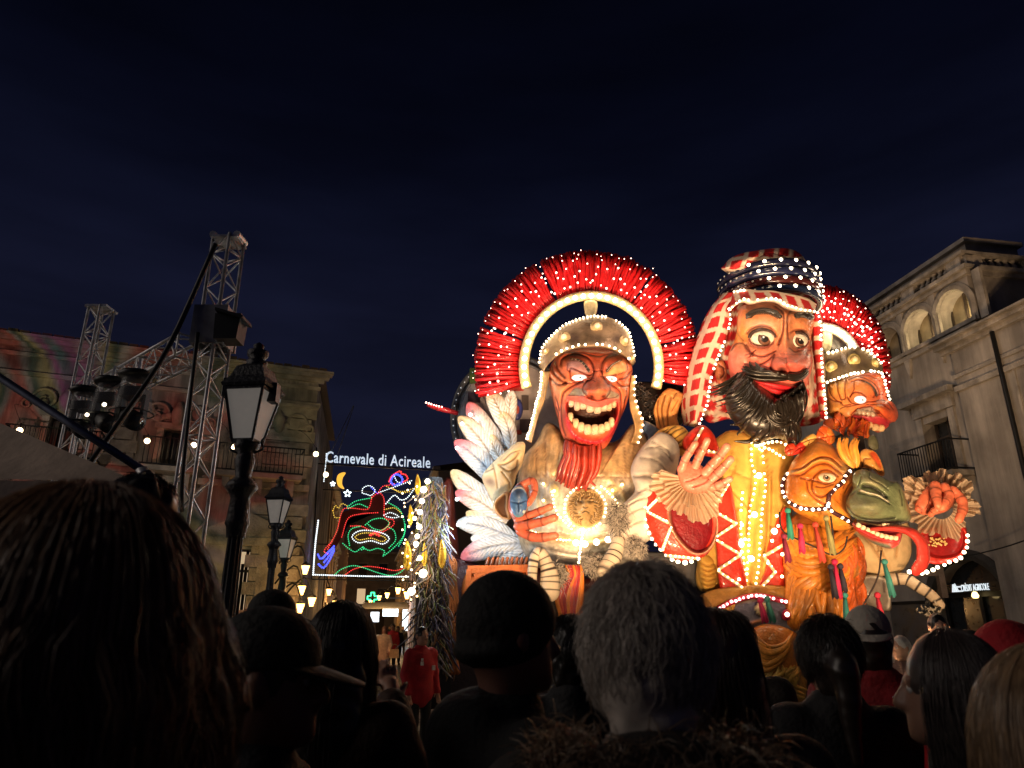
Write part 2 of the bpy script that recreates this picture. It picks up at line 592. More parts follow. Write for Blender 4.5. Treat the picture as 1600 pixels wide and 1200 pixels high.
def sdf_grid(prims, h, pad=0.04, noise=None):
    """prims: ('e', centre, radii, k) ellipsoid, ('c', a, b, ra, rb, k) tapered capsule; negative k carves"""
    lo = np.full(3, 1e9); hi = -lo
    for p in prims:
        if p[-1] < 0: continue
        if p[0] == 'e':
            lo = np.minimum(lo, np.array(p[1]) - p[2]); hi = np.maximum(hi, np.array(p[1]) + p[2])
        else:
            r = max(p[3], p[4])
            lo = np.minimum(lo, np.minimum(p[1], p[2]) - r); hi = np.maximum(hi, np.maximum(p[1], p[2]) + r)
    lo -= pad; hi += pad
    n = np.ceil((hi - lo) / h).astype(int) + 1
    F = np.full(n, 1e3, np.float32)
    ax = [(lo[i] + np.arange(n[i]) * h).astype(np.float32) for i in range(3)]
    for p in prims:
        k = abs(p[-1])
        if p[0] == 'e':
            r = np.array(p[2], float); m = r.max() + k * 2 + 3 * h + 0.06
            plo, phi = np.array(p[1]) - m, np.array(p[1]) + m
        else:
            m = max(p[3], p[4]) + k * 2 + 3 * h + 0.06
            plo, phi = np.minimum(p[1], p[2]) - m, np.maximum(p[1], p[2]) + m
        i0 = np.clip(((plo - lo) / h).astype(int), 0, n - 1); i1 = np.clip(((phi - lo) / h).astype(int) + 1, 1, n)
        X, Y, Zz = np.meshgrid(*[ax[q][i0[q]:i1[q]] for q in range(3)], indexing='ij', sparse=True)
        if p[0] == 'e':
            c = p[1]
            rot = p[3] if len(p) > 4 else 0.0     # optional rotation about x
            y, z = Y - c[1], Zz - c[2]
            if rot:
                y, z = y * math.cos(rot) + z * math.sin(rot), -y * math.sin(rot) + z * math.cos(rot)
            x = X - c[0]
            k0 = np.sqrt((x / r[0]) ** 2 + (y / r[1]) ** 2 + (z / r[2]) ** 2)
            k1 = np.sqrt((x / r[0] ** 2) ** 2 + (y / r[1] ** 2) ** 2 + (z / r[2] ** 2) ** 2)
            d = k0 * (k0 - 1) / (k1 + 1e-6)
        else:
            a, b = np.array(p[1], float), np.array(p[2], float)
            ab = b - a; L2 = ab @ ab + 1e-9
            t = np.clip(((X - a[0]) * ab[0] + (Y - a[1]) * ab[1] + (Zz - a[2]) * ab[2]) / L2, 0, 1)
            d = np.sqrt((X - a[0] - t * ab[0]) ** 2 + (Y - a[1] - t * ab[1]) ** 2 + (Zz - a[2] - t * ab[2]) ** 2) - (p[3] + (p[4] - p[3]) * t)
        sub = F[i0[0]:i1[0], i0[1]:i1[1], i0[2]:i1[2]]
        if p[-1] < 0:
            sub[:] = -smin(-sub, d, k)
        else:
            sub[:] = smin(sub, d.astype(np.float32), max(k, 1e-4))
    if noise is not None:
        amp, sc, seed = noise
        X, Y, Zz = np.meshgrid(*ax, indexing='ij', sparse=True)
        r = np.random.default_rng(seed)
        for q in range(5):
            d = r.normal(size=3); d /= np.linalg.norm(d); f = sc * (0.6 + 0.5 * q)
            F += (amp / (1 + q * 0.5) * np.sin(f * (X * d[0] + Y * d[1] + Zz * d[2]) + r.uniform(0, 6.28))).astype(np.float32)
    return F, lo

def sdf_mesh(prims, h, noise=None):
    F, lo = sdf_grid(prims, h, 0.05, noise)
    return surface_nets(F, lo, h)
# ------------------------------------------------------------------ ground
M_ASPH = mat("basalt_ground", (0.035, 0.034, 0.036), 0.55, noise=0.5, nscale=1.5, bump=0.4, bscale=25)
M_SLAB = mat("basalt_slab", (0.045, 0.043, 0.043), 0.42, noise=0.5, nscale=2.0, bump=0.5, bscale=18)
g = MB(); g.add([(-400, -60, 0), (400, -60, 0), (400, 900, 0), (-400, 900, 0)], [(0, 1, 2, 3)])
ground = g.build("ground", M_ASPH, smooth=False, kind="structure")
sv, sf = box_vf((-0.29, -0.19, -0.05), (0.29, 0.19, 0.0))
sv[4:, :2] *= 0.97
slab_meshes = []
for k in range(4):
    me = bpy.data.meshes.new("paving_slab")
    me.from_pydata((sv * (1 - 0.02 * k, 1, 1)).tolist(), [], sf); me.materials.append(M_SLAB); slab_meshes.append(me)
for r in range(34):
    for c in range(5):
        x = -2.6 + c * 0.6 + (0.3 if r % 2 else 0) + random.uniform(-.008, .008)
        y = 5.2 + r * 0.4
        s = place("paving_slab", random.choice(slab_meshes), (x, y, 0.012 + random.uniform(0, 0.012)), ground)
        s.rotation_euler = (random.uniform(-.012, .012), random.uniform(-.012, .012), random.uniform(-.01, .01))
cf = MB()
for i in range(900):
    x, y = random.uniform(-4.5, 1.0), random.uniform(5, 30)
    a = random.uniform(0, 6.28); s = random.uniform(0.012, 0.03)
    d = np.array([math.cos(a), math.sin(a), 0.15]) * s; e_ = np.array([-math.sin(a), math.cos(a), 0.2]) * s
    p = np.array([x, y, 0.045])
    cf.add([p - d - e_, p + d - e_, p + d + e_, p - d + e_], [(0, 1, 2, 3)], random.choice([(.7, .7, .65), (.6, .1, .1), (.1, .2, .6), (.7, .6, .1), (.7, .7, .7)]))
tag(cf.build("confetti", mat("confetti_paper", attr=True, rough=0.7), smooth=False), "coloured paper confetti scattered on the dark paving", "confetti", kind="stuff")

# ------------------------------------------------------------------ walls with openings
class Wall:
    """vertical wall through P0 running along d; o is the distance out of the wall, towards its front side"""
    def __init__(self, P0, d, side):
        self.P = np.array(P0, float); self.d = np.array(d, float) / np.hypot(*d)
        self.n = np.array([self.d[1], -self.d[0]]) * side
    def sz(self, px, py):
        r = V(px, py, 1.0) - EYE
        A = np.array([[r[0], -self.d[0]], [r[1], -self.d[1]]])
        t, s = np.linalg.solve(A, self.P - EYE[:2])
        return float(s), float(EYE[2] + r[2] * t)
    def w(self, s, z, o=0.0):
        p = self.P + self.d * s + self.n * o
        return np.array([p[0], p[1], z])
    def box(self, mb, s0, s1, z0, z1, o0, o1, col=None):
        v = [self.w(s, z, o) for z in (z0, z1) for s, o in ((s0, o0), (s1, o0), (s1, o1), (s0, o1))]
        mb.add(v, [(0, 3, 2, 1), (4, 5, 6, 7), (0, 1, 5, 4), (1, 2, 6, 5), (2, 3, 7, 6), (3, 0, 4, 7)], col)
    def prism(self, mb, pts, o0, o1, col=None):
        """polygon (s, z) list pushed from o0 to o1"""
        n = len(pts)
        v = [self.w(s, z, o) for o in (o0, o1) for s, z in pts]
        f = [list(range(n))[::-1], list(range(n, 2 * n))] + [(i, (i + 1) % n, n + (i + 1) % n, n + i) for i in range(n)]
        mb.add(v, f, col)
    def facade(self, mb, s0, s1, z0, z1, openings, depth=0.35, col=None):
        S = sorted({s0, s1, *[o[0] for o in openings], *[o[1] for o in openings]})
        Zs = sorted({z0, z1, *[o[2] for o in openings], *[o[3] for o in openings]})
        for a, b in zip(S[:-1], S[1:]):
            for c, d in zip(Zs[:-1], Zs[1:]):
                ms, mz = (a + b) / 2, (c + d) / 2
                if any(o[0] < ms < o[1] and o[2] < mz < o[3] for o in openings): continue
                mb.add([self.w(a, c), self.w(b, c), self.w(b, d), self.w(a, d)], [(0, 1, 2, 3)], col)
        for o in openings:
            a, b, c, d = o[:4]
            for q in (((a, c), (a, d)), ((b, d), (b, c)), ((a, d), (b, d)), ((b, c), (a, c))):
                (s_, z_), (s2, z2) = q
                mb.add([self.w(s_, z_), self.w(s2, z2), self.w(s2, z2, -depth), self.w(s_, z_, -depth)], [(0, 1, 2, 3)], col)
            if len(o) > 4 and o[4]:      # arched top: fill the corners beside the arch
                zc = d - (b - a) / 2; r = (b - a) / 2; m = (a + b) / 2
                for sg in (-1, 1):
                    pts = [(m + sg * r * math.cos(t), zc + r * math.sin(t)) for t in np.linspace(0, math.pi / 2, 9)] + [(m + sg * r, d)]
                    self.prism(mb, pts, -depth, 0.001, col)

def text_mesh(txt, name, size, material, parent, origin, xdir, updir, extrude=0.02, spacing=1.0, length=None):
    cu = bpy.data.curves.new(name, 'FONT'); cu.body = txt; cu.size = size; cu.extrude = extrude; cu.space_character = spacing
    cu.resolution_u = 3
    ob = bpy.data.objects.new(name, cu); scene.collection.objects.link(ob)
    dg = bpy.context.evaluated_depsgraph_get()
    me = bpy.data.meshes.new_from_object(ob.evaluated_get(dg))
    bpy.data.objects.remove(ob)
    n = len(me.vertices); co = np.zeros(n * 3); me.vertices.foreach_get("co", co); co = co.reshape(-1, 3)
    if length: co[:, 0] *= length / co[:, 0].max()
    x = np.asarray(xdir, float); u = np.asarray(updir, float); w = np.cross(x, u)
    W = np.asarray(origin, float) + co[:, :1] * x + co[:, 1:2] * u + co[:, 2:3] * w
    mb = MB(); mb.add(W, [list(p.vertices) for p in me.polygons])
    bpy.data.meshes.remove(me)
    return mb.build(name, material, parent, smooth=False), W

M_STONE = mat("lava_and_limestone", (0.38, 0.33, 0.28), 0.85, streak=.5, noise=0.45, nscale=0.9, bump=0.7, bscale=7)
M_STONE2 = mat("carved_limestone", (0.36, 0.31, 0.25), 0.8, noise=0.4, nscale=2.5, bump=0.6, bscale=14)
M_DARKIN = mat("unlit_room", (0.012, 0.012, 0.014), 0.4, noise=0.2)
M_IRON = mat("black_iron", (0.015, 0.015, 0.017), 0.5, metal=0.3, noise=0.2)
M_GLASSD = mat("dark_window_glass", (0.02, 0.024, 0.03), 0.12, noise=0.2, spec=0.6)
M_WOODD = mat("dark_shutter_wood", (0.05, 0.035, 0.025), 0.6, noise=0.3, nscale=8)
M_GLOBE = emit("globe_lamp_glow", (1.0, 0.72, 0.40), 9.0)

# ---- palazzo on the left
LB = V(499, 585, 24.0); LW = Wall((LB[0], LB[1]), (-2.39, -1.0), -1)
if (LW.n @ (EYE[:2] - LW.P)) < 0: LW.n = -LW.n
palazzo = thing("palazzo", "old two storey stone palazzo lit by coloured projections, left of the street", "building", (LB[0] - 9, LB[1] - 2, 0))
zt = LB[2]
def rect(w, x0, y0, x1, y1):
    a = w.sz(x0, y1); b = w.sz(x1, y0)
    c = w.sz((x0 + x1) / 2, y1)[1]; d = w.sz((x0 + x1) / 2, y0)[1]
    return min(a[0], b[0]), max(a[0], b[0]), c, d
zbal = LW.sz(440, 752)[1]
wins = [rect(LW, 60, 652, 118, 745), rect(LW, 246, 672, 292, 745), rect(LW, 408, 682, 452, 745), rect(LW, 150, 662, 205, 745)]
wins = [(a, b, zbal + 0.12, d) for a, b, c, d in wins]
wins[3] = (wins[3][0], wins[3][1], zbal + 0.12, wins[3][3])
door = rect(LW, 364, 858, 394, 940); door = (door[0], door[1], 0.0, door[3])
door2 = (door[0] + 5.2, door[1] + 5.6, 0.0, door[3] + .1)
wins_all = wins + [door, door2]
m = MB(); LW.facade(m, 0.0, 21.0, 0.0, zt - 0.35, wins_all, 0.4)
# street side wall and back
SD = np.array([-0.2, 1.0]) / np.hypot(.2, 1)
c0 = LW.w(0, 0); c1 = c0 + np.array([*(SD * 14), 0])
def quad(mb, a, b, z0, z1): mb.add([(a[0], a[1], z0), (b[0], b[1], z0), (b[0], b[1], z1), (a[0], a[1], z1)], [(0, 1, 2, 3)])
quad(m, c0, c1, 0, zt - 0.35)
e0 = LW.w(21, 0); e1 = e0 + np.array([*(SD * 14), 0])
quad(m, e1, e0, 0, zt - .35); quad(m, c1, e1, 0, zt - .35)
m.build("wall", M_STONE, palazzo, smooth=False)
m = MB(); m.add([LW.w(-.2, zt - .1, .1), LW.w(21, zt - .1, .1), e1 + (0, 0, zt + 1.0), c1 + (0, 0, zt + 1.0)], [(0, 1, 2, 3)])
m.build("roof", mat("old_roof", (0.08, 0.05, 0.035), 0.9), palazzo, smooth=False)
m = MB()
for z0, z1, o in ((zt - .35, zt - .22, .18), (zt - .22, zt - .08, .34), (zt - .08, zt, .45), (zt - 1.25, zt - 1.12, .12), (zt - .62, zt - .5, .08)):
    LW.box(m, -o, 21, z0, z1, -.02, o)
m.build("cornice", M_STONE2, palazzo, smooth=False)
for q in range(70):   # ragged tiles along the eaves
    s = -.2 + q * .3
    m = MB(); LW.box(m, s, s + .26, zt + random.uniform(0.0, .03), zt + random.uniform(.06, .13), -.1, .40 + random.uniform(0, .05))
    m.build("eaves_tile", MATS["old_roof"], palazzo, smooth=False)
m = MB()
for s0, s1 in ((0.0, 21.0),): LW.box(m, s0, s1, zbal - .3, zbal - .1, -.02, .14)
m.build("string_course", M_STONE2, palazzo, smooth=False)
# rusticated corner and pilasters made of single blocks
blk = [0.9, 8.2, 13.6]
for pi, sc in enumerate((0.95, 6.35, 11.6, 16.2)):
    z = 0.05; r = 0
    while z < zt - 1.35:
        h = .42
        if not (zbal - .35 < z + h and z < zbal + .05):
            w = .82 if r % 2 else .98
            m = MB(); LW.box(m, sc - w, sc + (w if pi else w - .05) - .1, z + .02, z + h - .02, -.02, .12 + random.uniform(0, .03))
            m.build("stone_block", M_STONE2, palazzo, smooth=False)
        z += h; r += 1
    m = MB()       # carved capital with scrolls
    LW.box(m, sc - 1.02, sc + .98, zt - 1.35, zt - 1.25, -.02, .22)
    m.build("capital", M_STONE2, palazzo, smooth=False)
def scroll(mb, w, s, z, r, turns, sg, o=.12, th=.06):
    t = np.linspace(0, turns * 2 * math.pi, 30)
    rr = r * (1 - t / t[-1] * .8)
    P = np.array([w.w(s + sg * a * math.cos(q), z + a * math.sin(q), o) for a, q in zip(rr, t)])
    v, f = tube_vf(P, np.linspace(th, th * .5, 30), 6); mb.add(v, f)
for i, (a, b, c, d) in enumerate(wins):
    mid = (a + b) / 2
    pane = MB(); LW.box(pane, a - .02, b + .02, c, d, -.42, -.38); pane.build("dark_opening", M_DARKIN, palazzo, smooth=False)
    fr = MB()
    LW.box(fr, a - .22, a - .02, c, d, -.02, .1); LW.box(fr, b + .02, b + .22, c, d, -.02, .1); LW.box(fr, a - .3, b + .3, d, d + .2, -.02, .16)
    fr.build("window_frame", M_STONE2, palazzo, smooth=False)
    sh = MB()
    LW.box(sh, a + .03, a + (b - a) * .32, c, d - .05, -.3, -.25); LW.box(sh, b - (b - a) * .32, b - .03, c, d - .05, -.3, -.25)
    sh.build("shutter", M_WOODD, palazzo, smooth=False)
    pd = MB()
    for sg in (-1, 1):
        scroll(pd, LW, mid + sg * .55, d + .5, .38, 1.3, sg); scroll(pd, LW, mid + sg * 1.0, d + .3, .22, 1.1, -sg)
    rtube(pd, [LW.w(mid, d + .25, .12), LW.w(mid, d + .55, .16), LW.w(mid, d + .85, .1)], [.16, .2, .08], 8)
    for k in range(7):
        q = mid + random.uniform(-1.1, 1.1); add_balls(pd, [LW.w(q, d + .25 + random.uniform(0, .25), .08)], random.uniform(.08, .17))
    pd.build("carved_pediment", M_STONE2, palazzo)
for (a, b) in ((wins[0][0] - .9, wins[0][1] + .9), (wins[3][0] - .5, wins[1][0] - .1) if False else (wins[1][0] - .5, wins[1][1] + .5), (0.35, wins[2][1] + 1.4)):
    m = MB(); LW.box(m, a, b, zbal - .08, zbal + .07, -.02, .9)
    for s in np.arange(a + .2, b - .1, 1.0):
        LW.prism(m, [(s, zbal - .08), (s + .22, zbal - .08), (s + .22, zbal - .3), (s, zbal - .55)], 0, .55)
    m.build("balcony_slab", M_STONE2, palazzo, smooth=False)
    m = MB()
    for z in (zbal + .12, zbal + .95):
        v, f = bar_vf(LW.w(a, z, .85), LW.w(b, z, .85), .04); m.add(v, f)
        for e_ in (a, b):
            v, f = bar_vf(LW.w(e_, z, 0), LW.w(e_, z, .85), .04); m.add(v, f)
    for s in np.arange(a, b, .13):
        P = [LW.w(s, zbal + .12, .85), LW.w(s, zbal + .3, .98), LW.w(s, zbal + .5, .9), LW.w(s, zbal + .95, .85)]
        v, f = tube_vf(spline(P, n=6), .013, 4); m.add(v, f)
    m.build("balcony_railing", M_IRON, palazzo, smooth=False)
# lit doorway with pediment
a, b, c, d = door
M_LITROOM = emit("lit_shop_interior", (1.0, 0.72, 0.42), 0.55)
m = MB(); LW.box(m, a, b, c, d, -1.0, -.95); m.build("lit_interior", M_LITROOM, palazzo, smooth=False)
m = MB()
for k, q in enumerate((.2, .5, .8)):
    LW.box(m, a + (b - a) * q - .05, a + (b - a) * q + .05, 0, d - .4 * k, -.8, -.75)
LW.box(m, a, b, d - .7, d - .62, -.35, -.3)
m.build("door_frame", M_WOODD, palazzo, smooth=False)
m = MB()
LW.box(m, a - 1.15, a - .2, 0, d + .1, -.02, .14); LW.box(m, b + .2, b + 1.15, 0, d + .1, -.02, .14)
LW.box(m, a - 1.3, b + 1.3, d + .1, d + .35, -.02, .25)
mid = (a + b) / 2
LW.prism(m, [(a - 1.3, d + .35), (b + 1.3, d + .35), (b + 1.3, d + .5), (mid, d + 1.15), (a - 1.3, d + .5)], 0, .22)
m.build("door_surround", M_STONE2, palazzo, smooth=False)
a, b, c, d = door2
m = MB(); LW.box(m, a, b, c, d, -.42, -.38); m.build("door_leaf", M_WOODD, palazzo, smooth=False)

# globe lamps strung on the facade
for i, (gx, gy) in enumerate(((42, 685), (233, 700), (303, 706), (363, 708), (487, 719), (502, 750))):
    s, z = LW.sz(gx, gy)
    nm = ["at the far left of the facade", "left of the tall truss tower", "seen through the tall truss tower", "just left of the big lantern", "at the corner of the palazzo", "below the corner lamp, over the street"][i]
    gl = thing("globe_lamp", "small warm globe lamp on a cable " + nm, "lamp", LW.w(s, z, 1.0), "globe lamps strung along the palazzo")
    m = MB(); v, f = uvsphere(12, 8); m.add(v * .085 + LW.w(s, z, 1.0), f); m.build("globe", M_GLOBE, gl)
    m = MB(); rtube(m, [LW.w(s, z + .08, 1.0), LW.w(s, z + .2, 1.0)], .03, 6); m.build("socket", M_IRON, gl)
    m = MB(); v, f = tube_vf(spline([LW.w(s, z + .2, 1.0), LW.w(s + .3, z + .7, .6), LW.w(s + .5, z + 1.0, 0.02)], n=8), .008, 4); m.add(v, f); m.build("cable", M_IRON, gl)

# coloured pattern thrown on the facade by a projector
pj = thing("projector", "black video projector on a stand throwing colours on the palazzo", "projector", (-12.0, 9.6, 0))
m = MB(); v, f = box_vf((-12.25, 9.3, 2.4), (-11.75, 9.9, 2.75)); m.add(v, f); m.build("housing", M_IRON, pj, smooth=False)
m = MB(); v, f = bar_vf((-12, 9.6, 0), (-12, 9.6, 2.4), .06); m.add(v, f); m.build("stand", M_IRON, pj, smooth=False)
ld = bpy.data.lights.new("projector_beam", 'SPOT'); ld.spot_size = math.radians(112); ld.spot_blend = 0.25; ld.energy = 2300; ld.shadow_soft_size = 0.03
ld.use_nodes = True
nt = ld.node_tree; em = nt.nodes["Emission"]
tc = nt.nodes.new("ShaderNodeTexCoord"); mp = nt.nodes.new("ShaderNodeMapping"); mp.inputs["Scale"].default_value = (1.9, 1.9, 1.9)
no = nt.nodes.new("ShaderNodeTexNoise"); no.inputs["Scale"].default_value = 1.1; no.inputs["Detail"].default_value = 1.5; no.inputs["Distortion"].default_value = 2.2
rp = nt.nodes.new("ShaderNodeValToRGB"); rp.color_ramp.interpolation = 'EASE'
cols = [(0, (.02, .02, .015)), (.36, (.14, .11, .10)), (.42, (.62, .14, .10)), (.47, (.45, .38, .33)), (.51, (.08, .14, .09)), (.56, (.50, .42, .18)), (.60, (.38, .30, .30)), (.65, (.46, .14, .34)), (.72, (.08, .32, .30)), (.8, (.06, .05, .05))]
r_ = rp.color_ramp
r_.elements[0].position, r_.elements[0].color = cols[0][0], (*cols[0][1], 1)
r_.elements[1].position, r_.elements[1].color = cols[-1][0], (*cols[-1][1], 1)
for p_, c_ in cols[1:-1]:
    q = r_.elements.new(p_); q.color = (*c_, 1)
nt.links.new(tc.outputs["Normal"], mp.inputs[0]); nt.links.new(mp.outputs[0], no.inputs["Vector"]); nt.links.new(no.outputs["Fac"], rp.inputs[0]); nt.links.new(rp.outputs[0], em.inputs["Color"])
lo = bpy.data.objects.new("projector_beam", ld); scene.collection.objects.link(lo)
lo.parent = pj; lo.location = (0, .35, 2.6)
tgt = Vector(LW.w(7.5, 7.2)); lo.rotation_euler = (tgt - Vector((-12, 9.95, 2.6))).to_track_quat('-Z', 'Y').to_euler()

# ------------------------------------------------------------------ buildings on the right
M_PLAST = mat("grey_plaster", (0.43, 0.385, 0.345), 0.85, streak=.28, noise=0.35, nscale=0.8, bump=0.35, bscale=6)
M_PLAST2 = mat("pale_plaster_trim", (0.45, 0.405, 0.36), 0.85, streak=.3, noise=0.4, nscale=2.2, bump=0.5, bscale=12)
RD = np.array([-0.17, 1.0])
RW = Wall((13.46, 18.9), RD, 1)
if (RW.n @ (EYE[:2] - RW.P)) < 0: RW.n = -RW.n
town = thing("corner_building", "tall grey plaster building with balustrade and lit arched windows behind the float", "building", (16, 24, 0))
z_top = RW.sz(1508, 390)[1]; z_cor = RW.sz(1480, 432)[1] - .05
A_ = []
z0a, z1a = RW.sz(1494, 512)[1], RW.sz(1494, 452)[1]
for cx in (1493, 1439, 1390):
    s = RW.sz(cx, 490 + (1493 - cx) * .48)[0]
    A_.append((s - .62, s + .62, z0a, z1a, True))
s_sp = A_[1][0] - A_[0][0]
A_.append((A_[2][0] + s_sp, A_[2][1] + s_sp, z0a, z1a, True))
wy0, wy1 = RW.sz(1470, 748)[1], RW.sz(1467, 655)[1]
sw = RW.sz(1470, 690)[0]
R_ = [(sw - .55, sw + .55, wy0, wy1), (sw + 3.6, sw + 4.7, wy0, wy1)]
sd = RW.sz(1515, 930)[0]; zd = RW.sz(1512, 874)[1]
D_ = [(sd - 1.45, sd + 1.45, 0.0, zd, True)]
m = MB(); RW.facade(m, 0, 14, 0, z_cor, A_ + R_ + D_, .45)
c0 = RW.w(0, 0); side = np.array([1.0, 0.17]) / np.hypot(1, .17)
c1 = c0 + np.array([*(side * 10), 0]); c2 = RW.w(14, 0); c3 = c2 + np.array([*(side * 10), 0])
quad(m, c1, c0, 0, z_cor); quad(m, c2, c3, 0, z_cor); quad(m, c3, c1, 0, z_cor)
m.build("wall", M_PLAST, town, smooth=False)
m = MB()
for za, zb, o in ((z_cor - .25, z_cor - .12, .12), (z_cor - .12, z_cor, .25), (z_top - .1, z_top, .14)):
    RW.box(m, -o, 14, za, zb, -.3 if zb == z_top else -.02, o)
SWall = Wall((c0[0], c0[1]), side, 1)
if (SWall.n @ (EYE[:2] - SWall.P)) < 0: SWall.n = -SWall.n
for za, zb, o in ((z_cor - .25, z_cor - .12, .1), (z_cor - .12, z_cor, .23), (z_top - .1, z_top + .002, .12)):
    SWall.box(m, .02, 10, za, zb, -.3 if zb > z_top - .01 else -.02, o)
z_a = (z0a + z1a) / 2
RW.box(m, -.06, 14, z0a - .28, z0a - .14, -.02, .1)
m.build("cornice", M_PLAST2, town, smooth=False)
m = MB(); m.add([c0 + (-.0, .0, z_cor + .2), c2 + (0, 0, z_cor + .2), c3 + (0, 0, z_top + 1.4), c1 + (0, 0, z_top + 1.4)], [(0, 1, 2, 3)])
m.build("roof", mat("dark_roof", (0.035, 0.033, 0.036), .8), town, smooth=False)
m = MB(); zp = RW.sz(1490, 372)[1] + .35
RW.box(m, .9, 13, z_cor, zp, -3.0, -1.1); RW.box(m, .75, 13.1, zp, zp + .14, -3.1, -.95); m.build("attic", M_PLAST, town, smooth=False)
prof = [(.05, 0), (.09, .02), (.05, .12), (.1, .32), (.11, .42), (.05, .62), (.08, .72), (.09, .78)]
hb = z_top - .1 - z_cor
prof = [(r, z / .78 * hb) for r, z in prof]
bv, bf = lathe_vf(prof, 8)
bme = bpy.data.meshes.new("baluster"); bme.from_pydata(bv.tolist(), [], bf.tolist()); bme.materials.append(M_PLAST2)
bme.polygons.foreach_set("use_smooth", np.ones(len(bme.polygons), bool))
for wl_, L in ((RW, 13.5), (SWall, 8.0)):
    s = .05; k = 0
    while s < L:
        m = MB(); wl_.box(m, s, s + .55, z_cor, z_top - .1, -.25, .06); m.build("pier", M_PLAST2, town, smooth=False)
        for j in range(5):
            place("baluster", bme, wl_.w(s + .55 + .17 + j * .26, z_cor, -.1), town)
        s += .55 + 1.45; k += 1
M_WARMWIN = mat("window_linen_blind", (0.30, 0.24, 0.15), 0.7, noise=0.3, nscale=3)
for i, (a, b, c, d, _) in enumerate(A_):
    mid = (a + b) / 2; r = (b - a) / 2
    m = MB(); RW.box(m, a, b, c, d, -.5, -.46); m.build("window_blind", M_WARMWIN, town, smooth=False)
    m = MB(); RW.box(m, mid - .035, mid + .035, c, d, -.46, -.4); RW.box(m, a, a + .06, c, d, -.46, -.4); RW.box(m, b - .06, b, c, d, -.46, -.4)
    m.build("window_frame", M_WOODD, town, smooth=False)
    m = MB()
    arc = [RW.w(mid + (r + .12) * math.cos(t), d - r + (r + .12) * math.sin(t), .03) for t in np.linspace(0, math.pi, 17)]
    arc = [RW.w(mid + r + .12, c - .1, .03)] + arc + [RW.w(mid - r - .12, c - .1, .03)]
    v, f = tube_vf(np.array(arc), .12, 6); m.add(v, f)
    m.build("arch_moulding", M_PLAST2, town, smooth=False)
    m = MB(); RW.box(m, a - .2, b + .2, c - .12, c, -.02, .16); m.build("window_sill", M_PLAST2, town, smooth=False)
    if i < 2:
        m = MB(); RW.box(m, a + .12, a + .34, c + .002, c + .07, -.3, -.2); lampo = m.build("uplight", emit("uplight_glow", (1.0, .74, .36), 14.0), town, smooth=False)
        l = bpy.data.lights.new("uplight_lamp", 'POINT'); l.energy = 22; l.color = (1, .78, .42); l.shadow_soft_size = .06
        lo = bpy.data.objects.new("uplight_lamp", l); scene.collection.objects.link(lo); lo.parent = town
        lo.location = [float(q) for q in RW.w(a + .3, c + .3, -.2) - WPOS[town.name]]
for s in (A_[0][0] - .45, A_[0][1] + (A_[1][0] - A_[0][1]) / 2, A_[1][1] + (A_[2][0] - A_[1][1]) / 2, A_[2][1] + .4):
    m = MB(); RW.box(m, s - .14, s + .14, z0a - .14, z_cor - .25, -.02, .08); RW.prism(m, [(s - .14, z0a - .28), (s + .14, z0a - .28), (s, z0a - .9)], 0, .1)
    m.build("pilaster", M_PLAST2, town, smooth=False)
for i, (a, b, c, d) in enumerate(R_):
    m = MB(); RW.box(m, a, b, c, d, -.45, -.41); m.build("window_glass", M_GLASSD, town, smooth=False)
    m = MB(); mid = (a + b) / 2
    for s in (a, mid - .04, b - .08): RW.box(m, s, s + .08, c, d, -.41, -.36)
    RW.box(m, a, b, d - .5, d - .44, -.405, -.37); m.build("window_frame", M_WOODD, town, smooth=False)
    m = MB(); RW.box(m, a - .25, a, c, d + .2, -.02, .08); RW.box(m, b, b + .25, c, d + .2, -.02, .08); RW.box(m, a - .3, b + .3, d + .22, d + .62, -.02, .12)
    RW.box(m, a - .55, b + .55, d + .62, d + .78, -.02, .4); m.build("window_surround", M_PLAST2, town, smooth=False)
    m = MB(); RW.box(m, a - .5, b + .5, c - .14, c, -.02, .75); m.build("balcony_slab", M_PLAST2, town, smooth=False)
    m = MB()
    for z in (c + .05, c + .9):
        v, f = bar_vf(RW.w(a - .5, z, .72), RW.w(b + .5, z, .72), .04); m.add(v, f)
        for q in (a - .5, b + .5): v, f = bar_vf(RW.w(q, z, 0), RW.w(q, z, .72), .04); m.add(v, f)
    for s in np.arange(a - .5, b + .5, .11): v, f = bar_vf(RW.w(s, c + .05, .72), RW.w(s, c + .9, .72), .02); m.add(v, f)
    m.build("balcony_railing", M_IRON, town, smooth=False)
# street door with the bank sign
a, b, c, d, _ = D_[0]
m = MB(); RW.box(m, a, b, c, d, -.47, -.43); m.build("door_glass", M_GLASSD, town, smooth=False)
m = MB(); RW.box(m, a, b, 2.45, 2.6, -.43, -.3)
for s in (a + .02, (a + b) / 2 - .06, b - .14): RW.box(m, s, s + .12, 0, 2.45, -.43, -.33)
m.build("door_frame", M_IRON, town, smooth=False)
m = MB()
arc = [RW.w((a + b) / 2 + 1.6 * math.cos(t), d - 1.45 + 1.6 * math.sin(t), .03) for t in np.linspace(0, math.pi, 17)]
v, f = tube_vf(np.array([RW.w(b + .15, 0, .03)] + arc + [RW.w(a - .15, 0, .03)]), .17, 6); m.add(v, f)
m.build("door_arch", mat("dark_basalt_trim", (0.05, 0.047, 0.045), .7), town, smooth=False)
sign = thing("bank_sign", "black illuminated bank sign reading CRÉDIT AGRICOLE over the arched door", "sign", RW.w(sd, 2.6, .2))
zs0, zs1 = RW.sz(1512, 925)[1], RW.sz(1512, 911)[1]
m = MB(); RW.box(m, a + .25, b - .2, zs0, zs1, -.25, -.1); m.build("panel", mat("black_panel", (.01, .012, .014), .3), sign, smooth=False)
M_SIGN = emit("sign_white", (0.85, 0.95, 1.0), .85)
xd = np.array([*(-RW.d), 0])
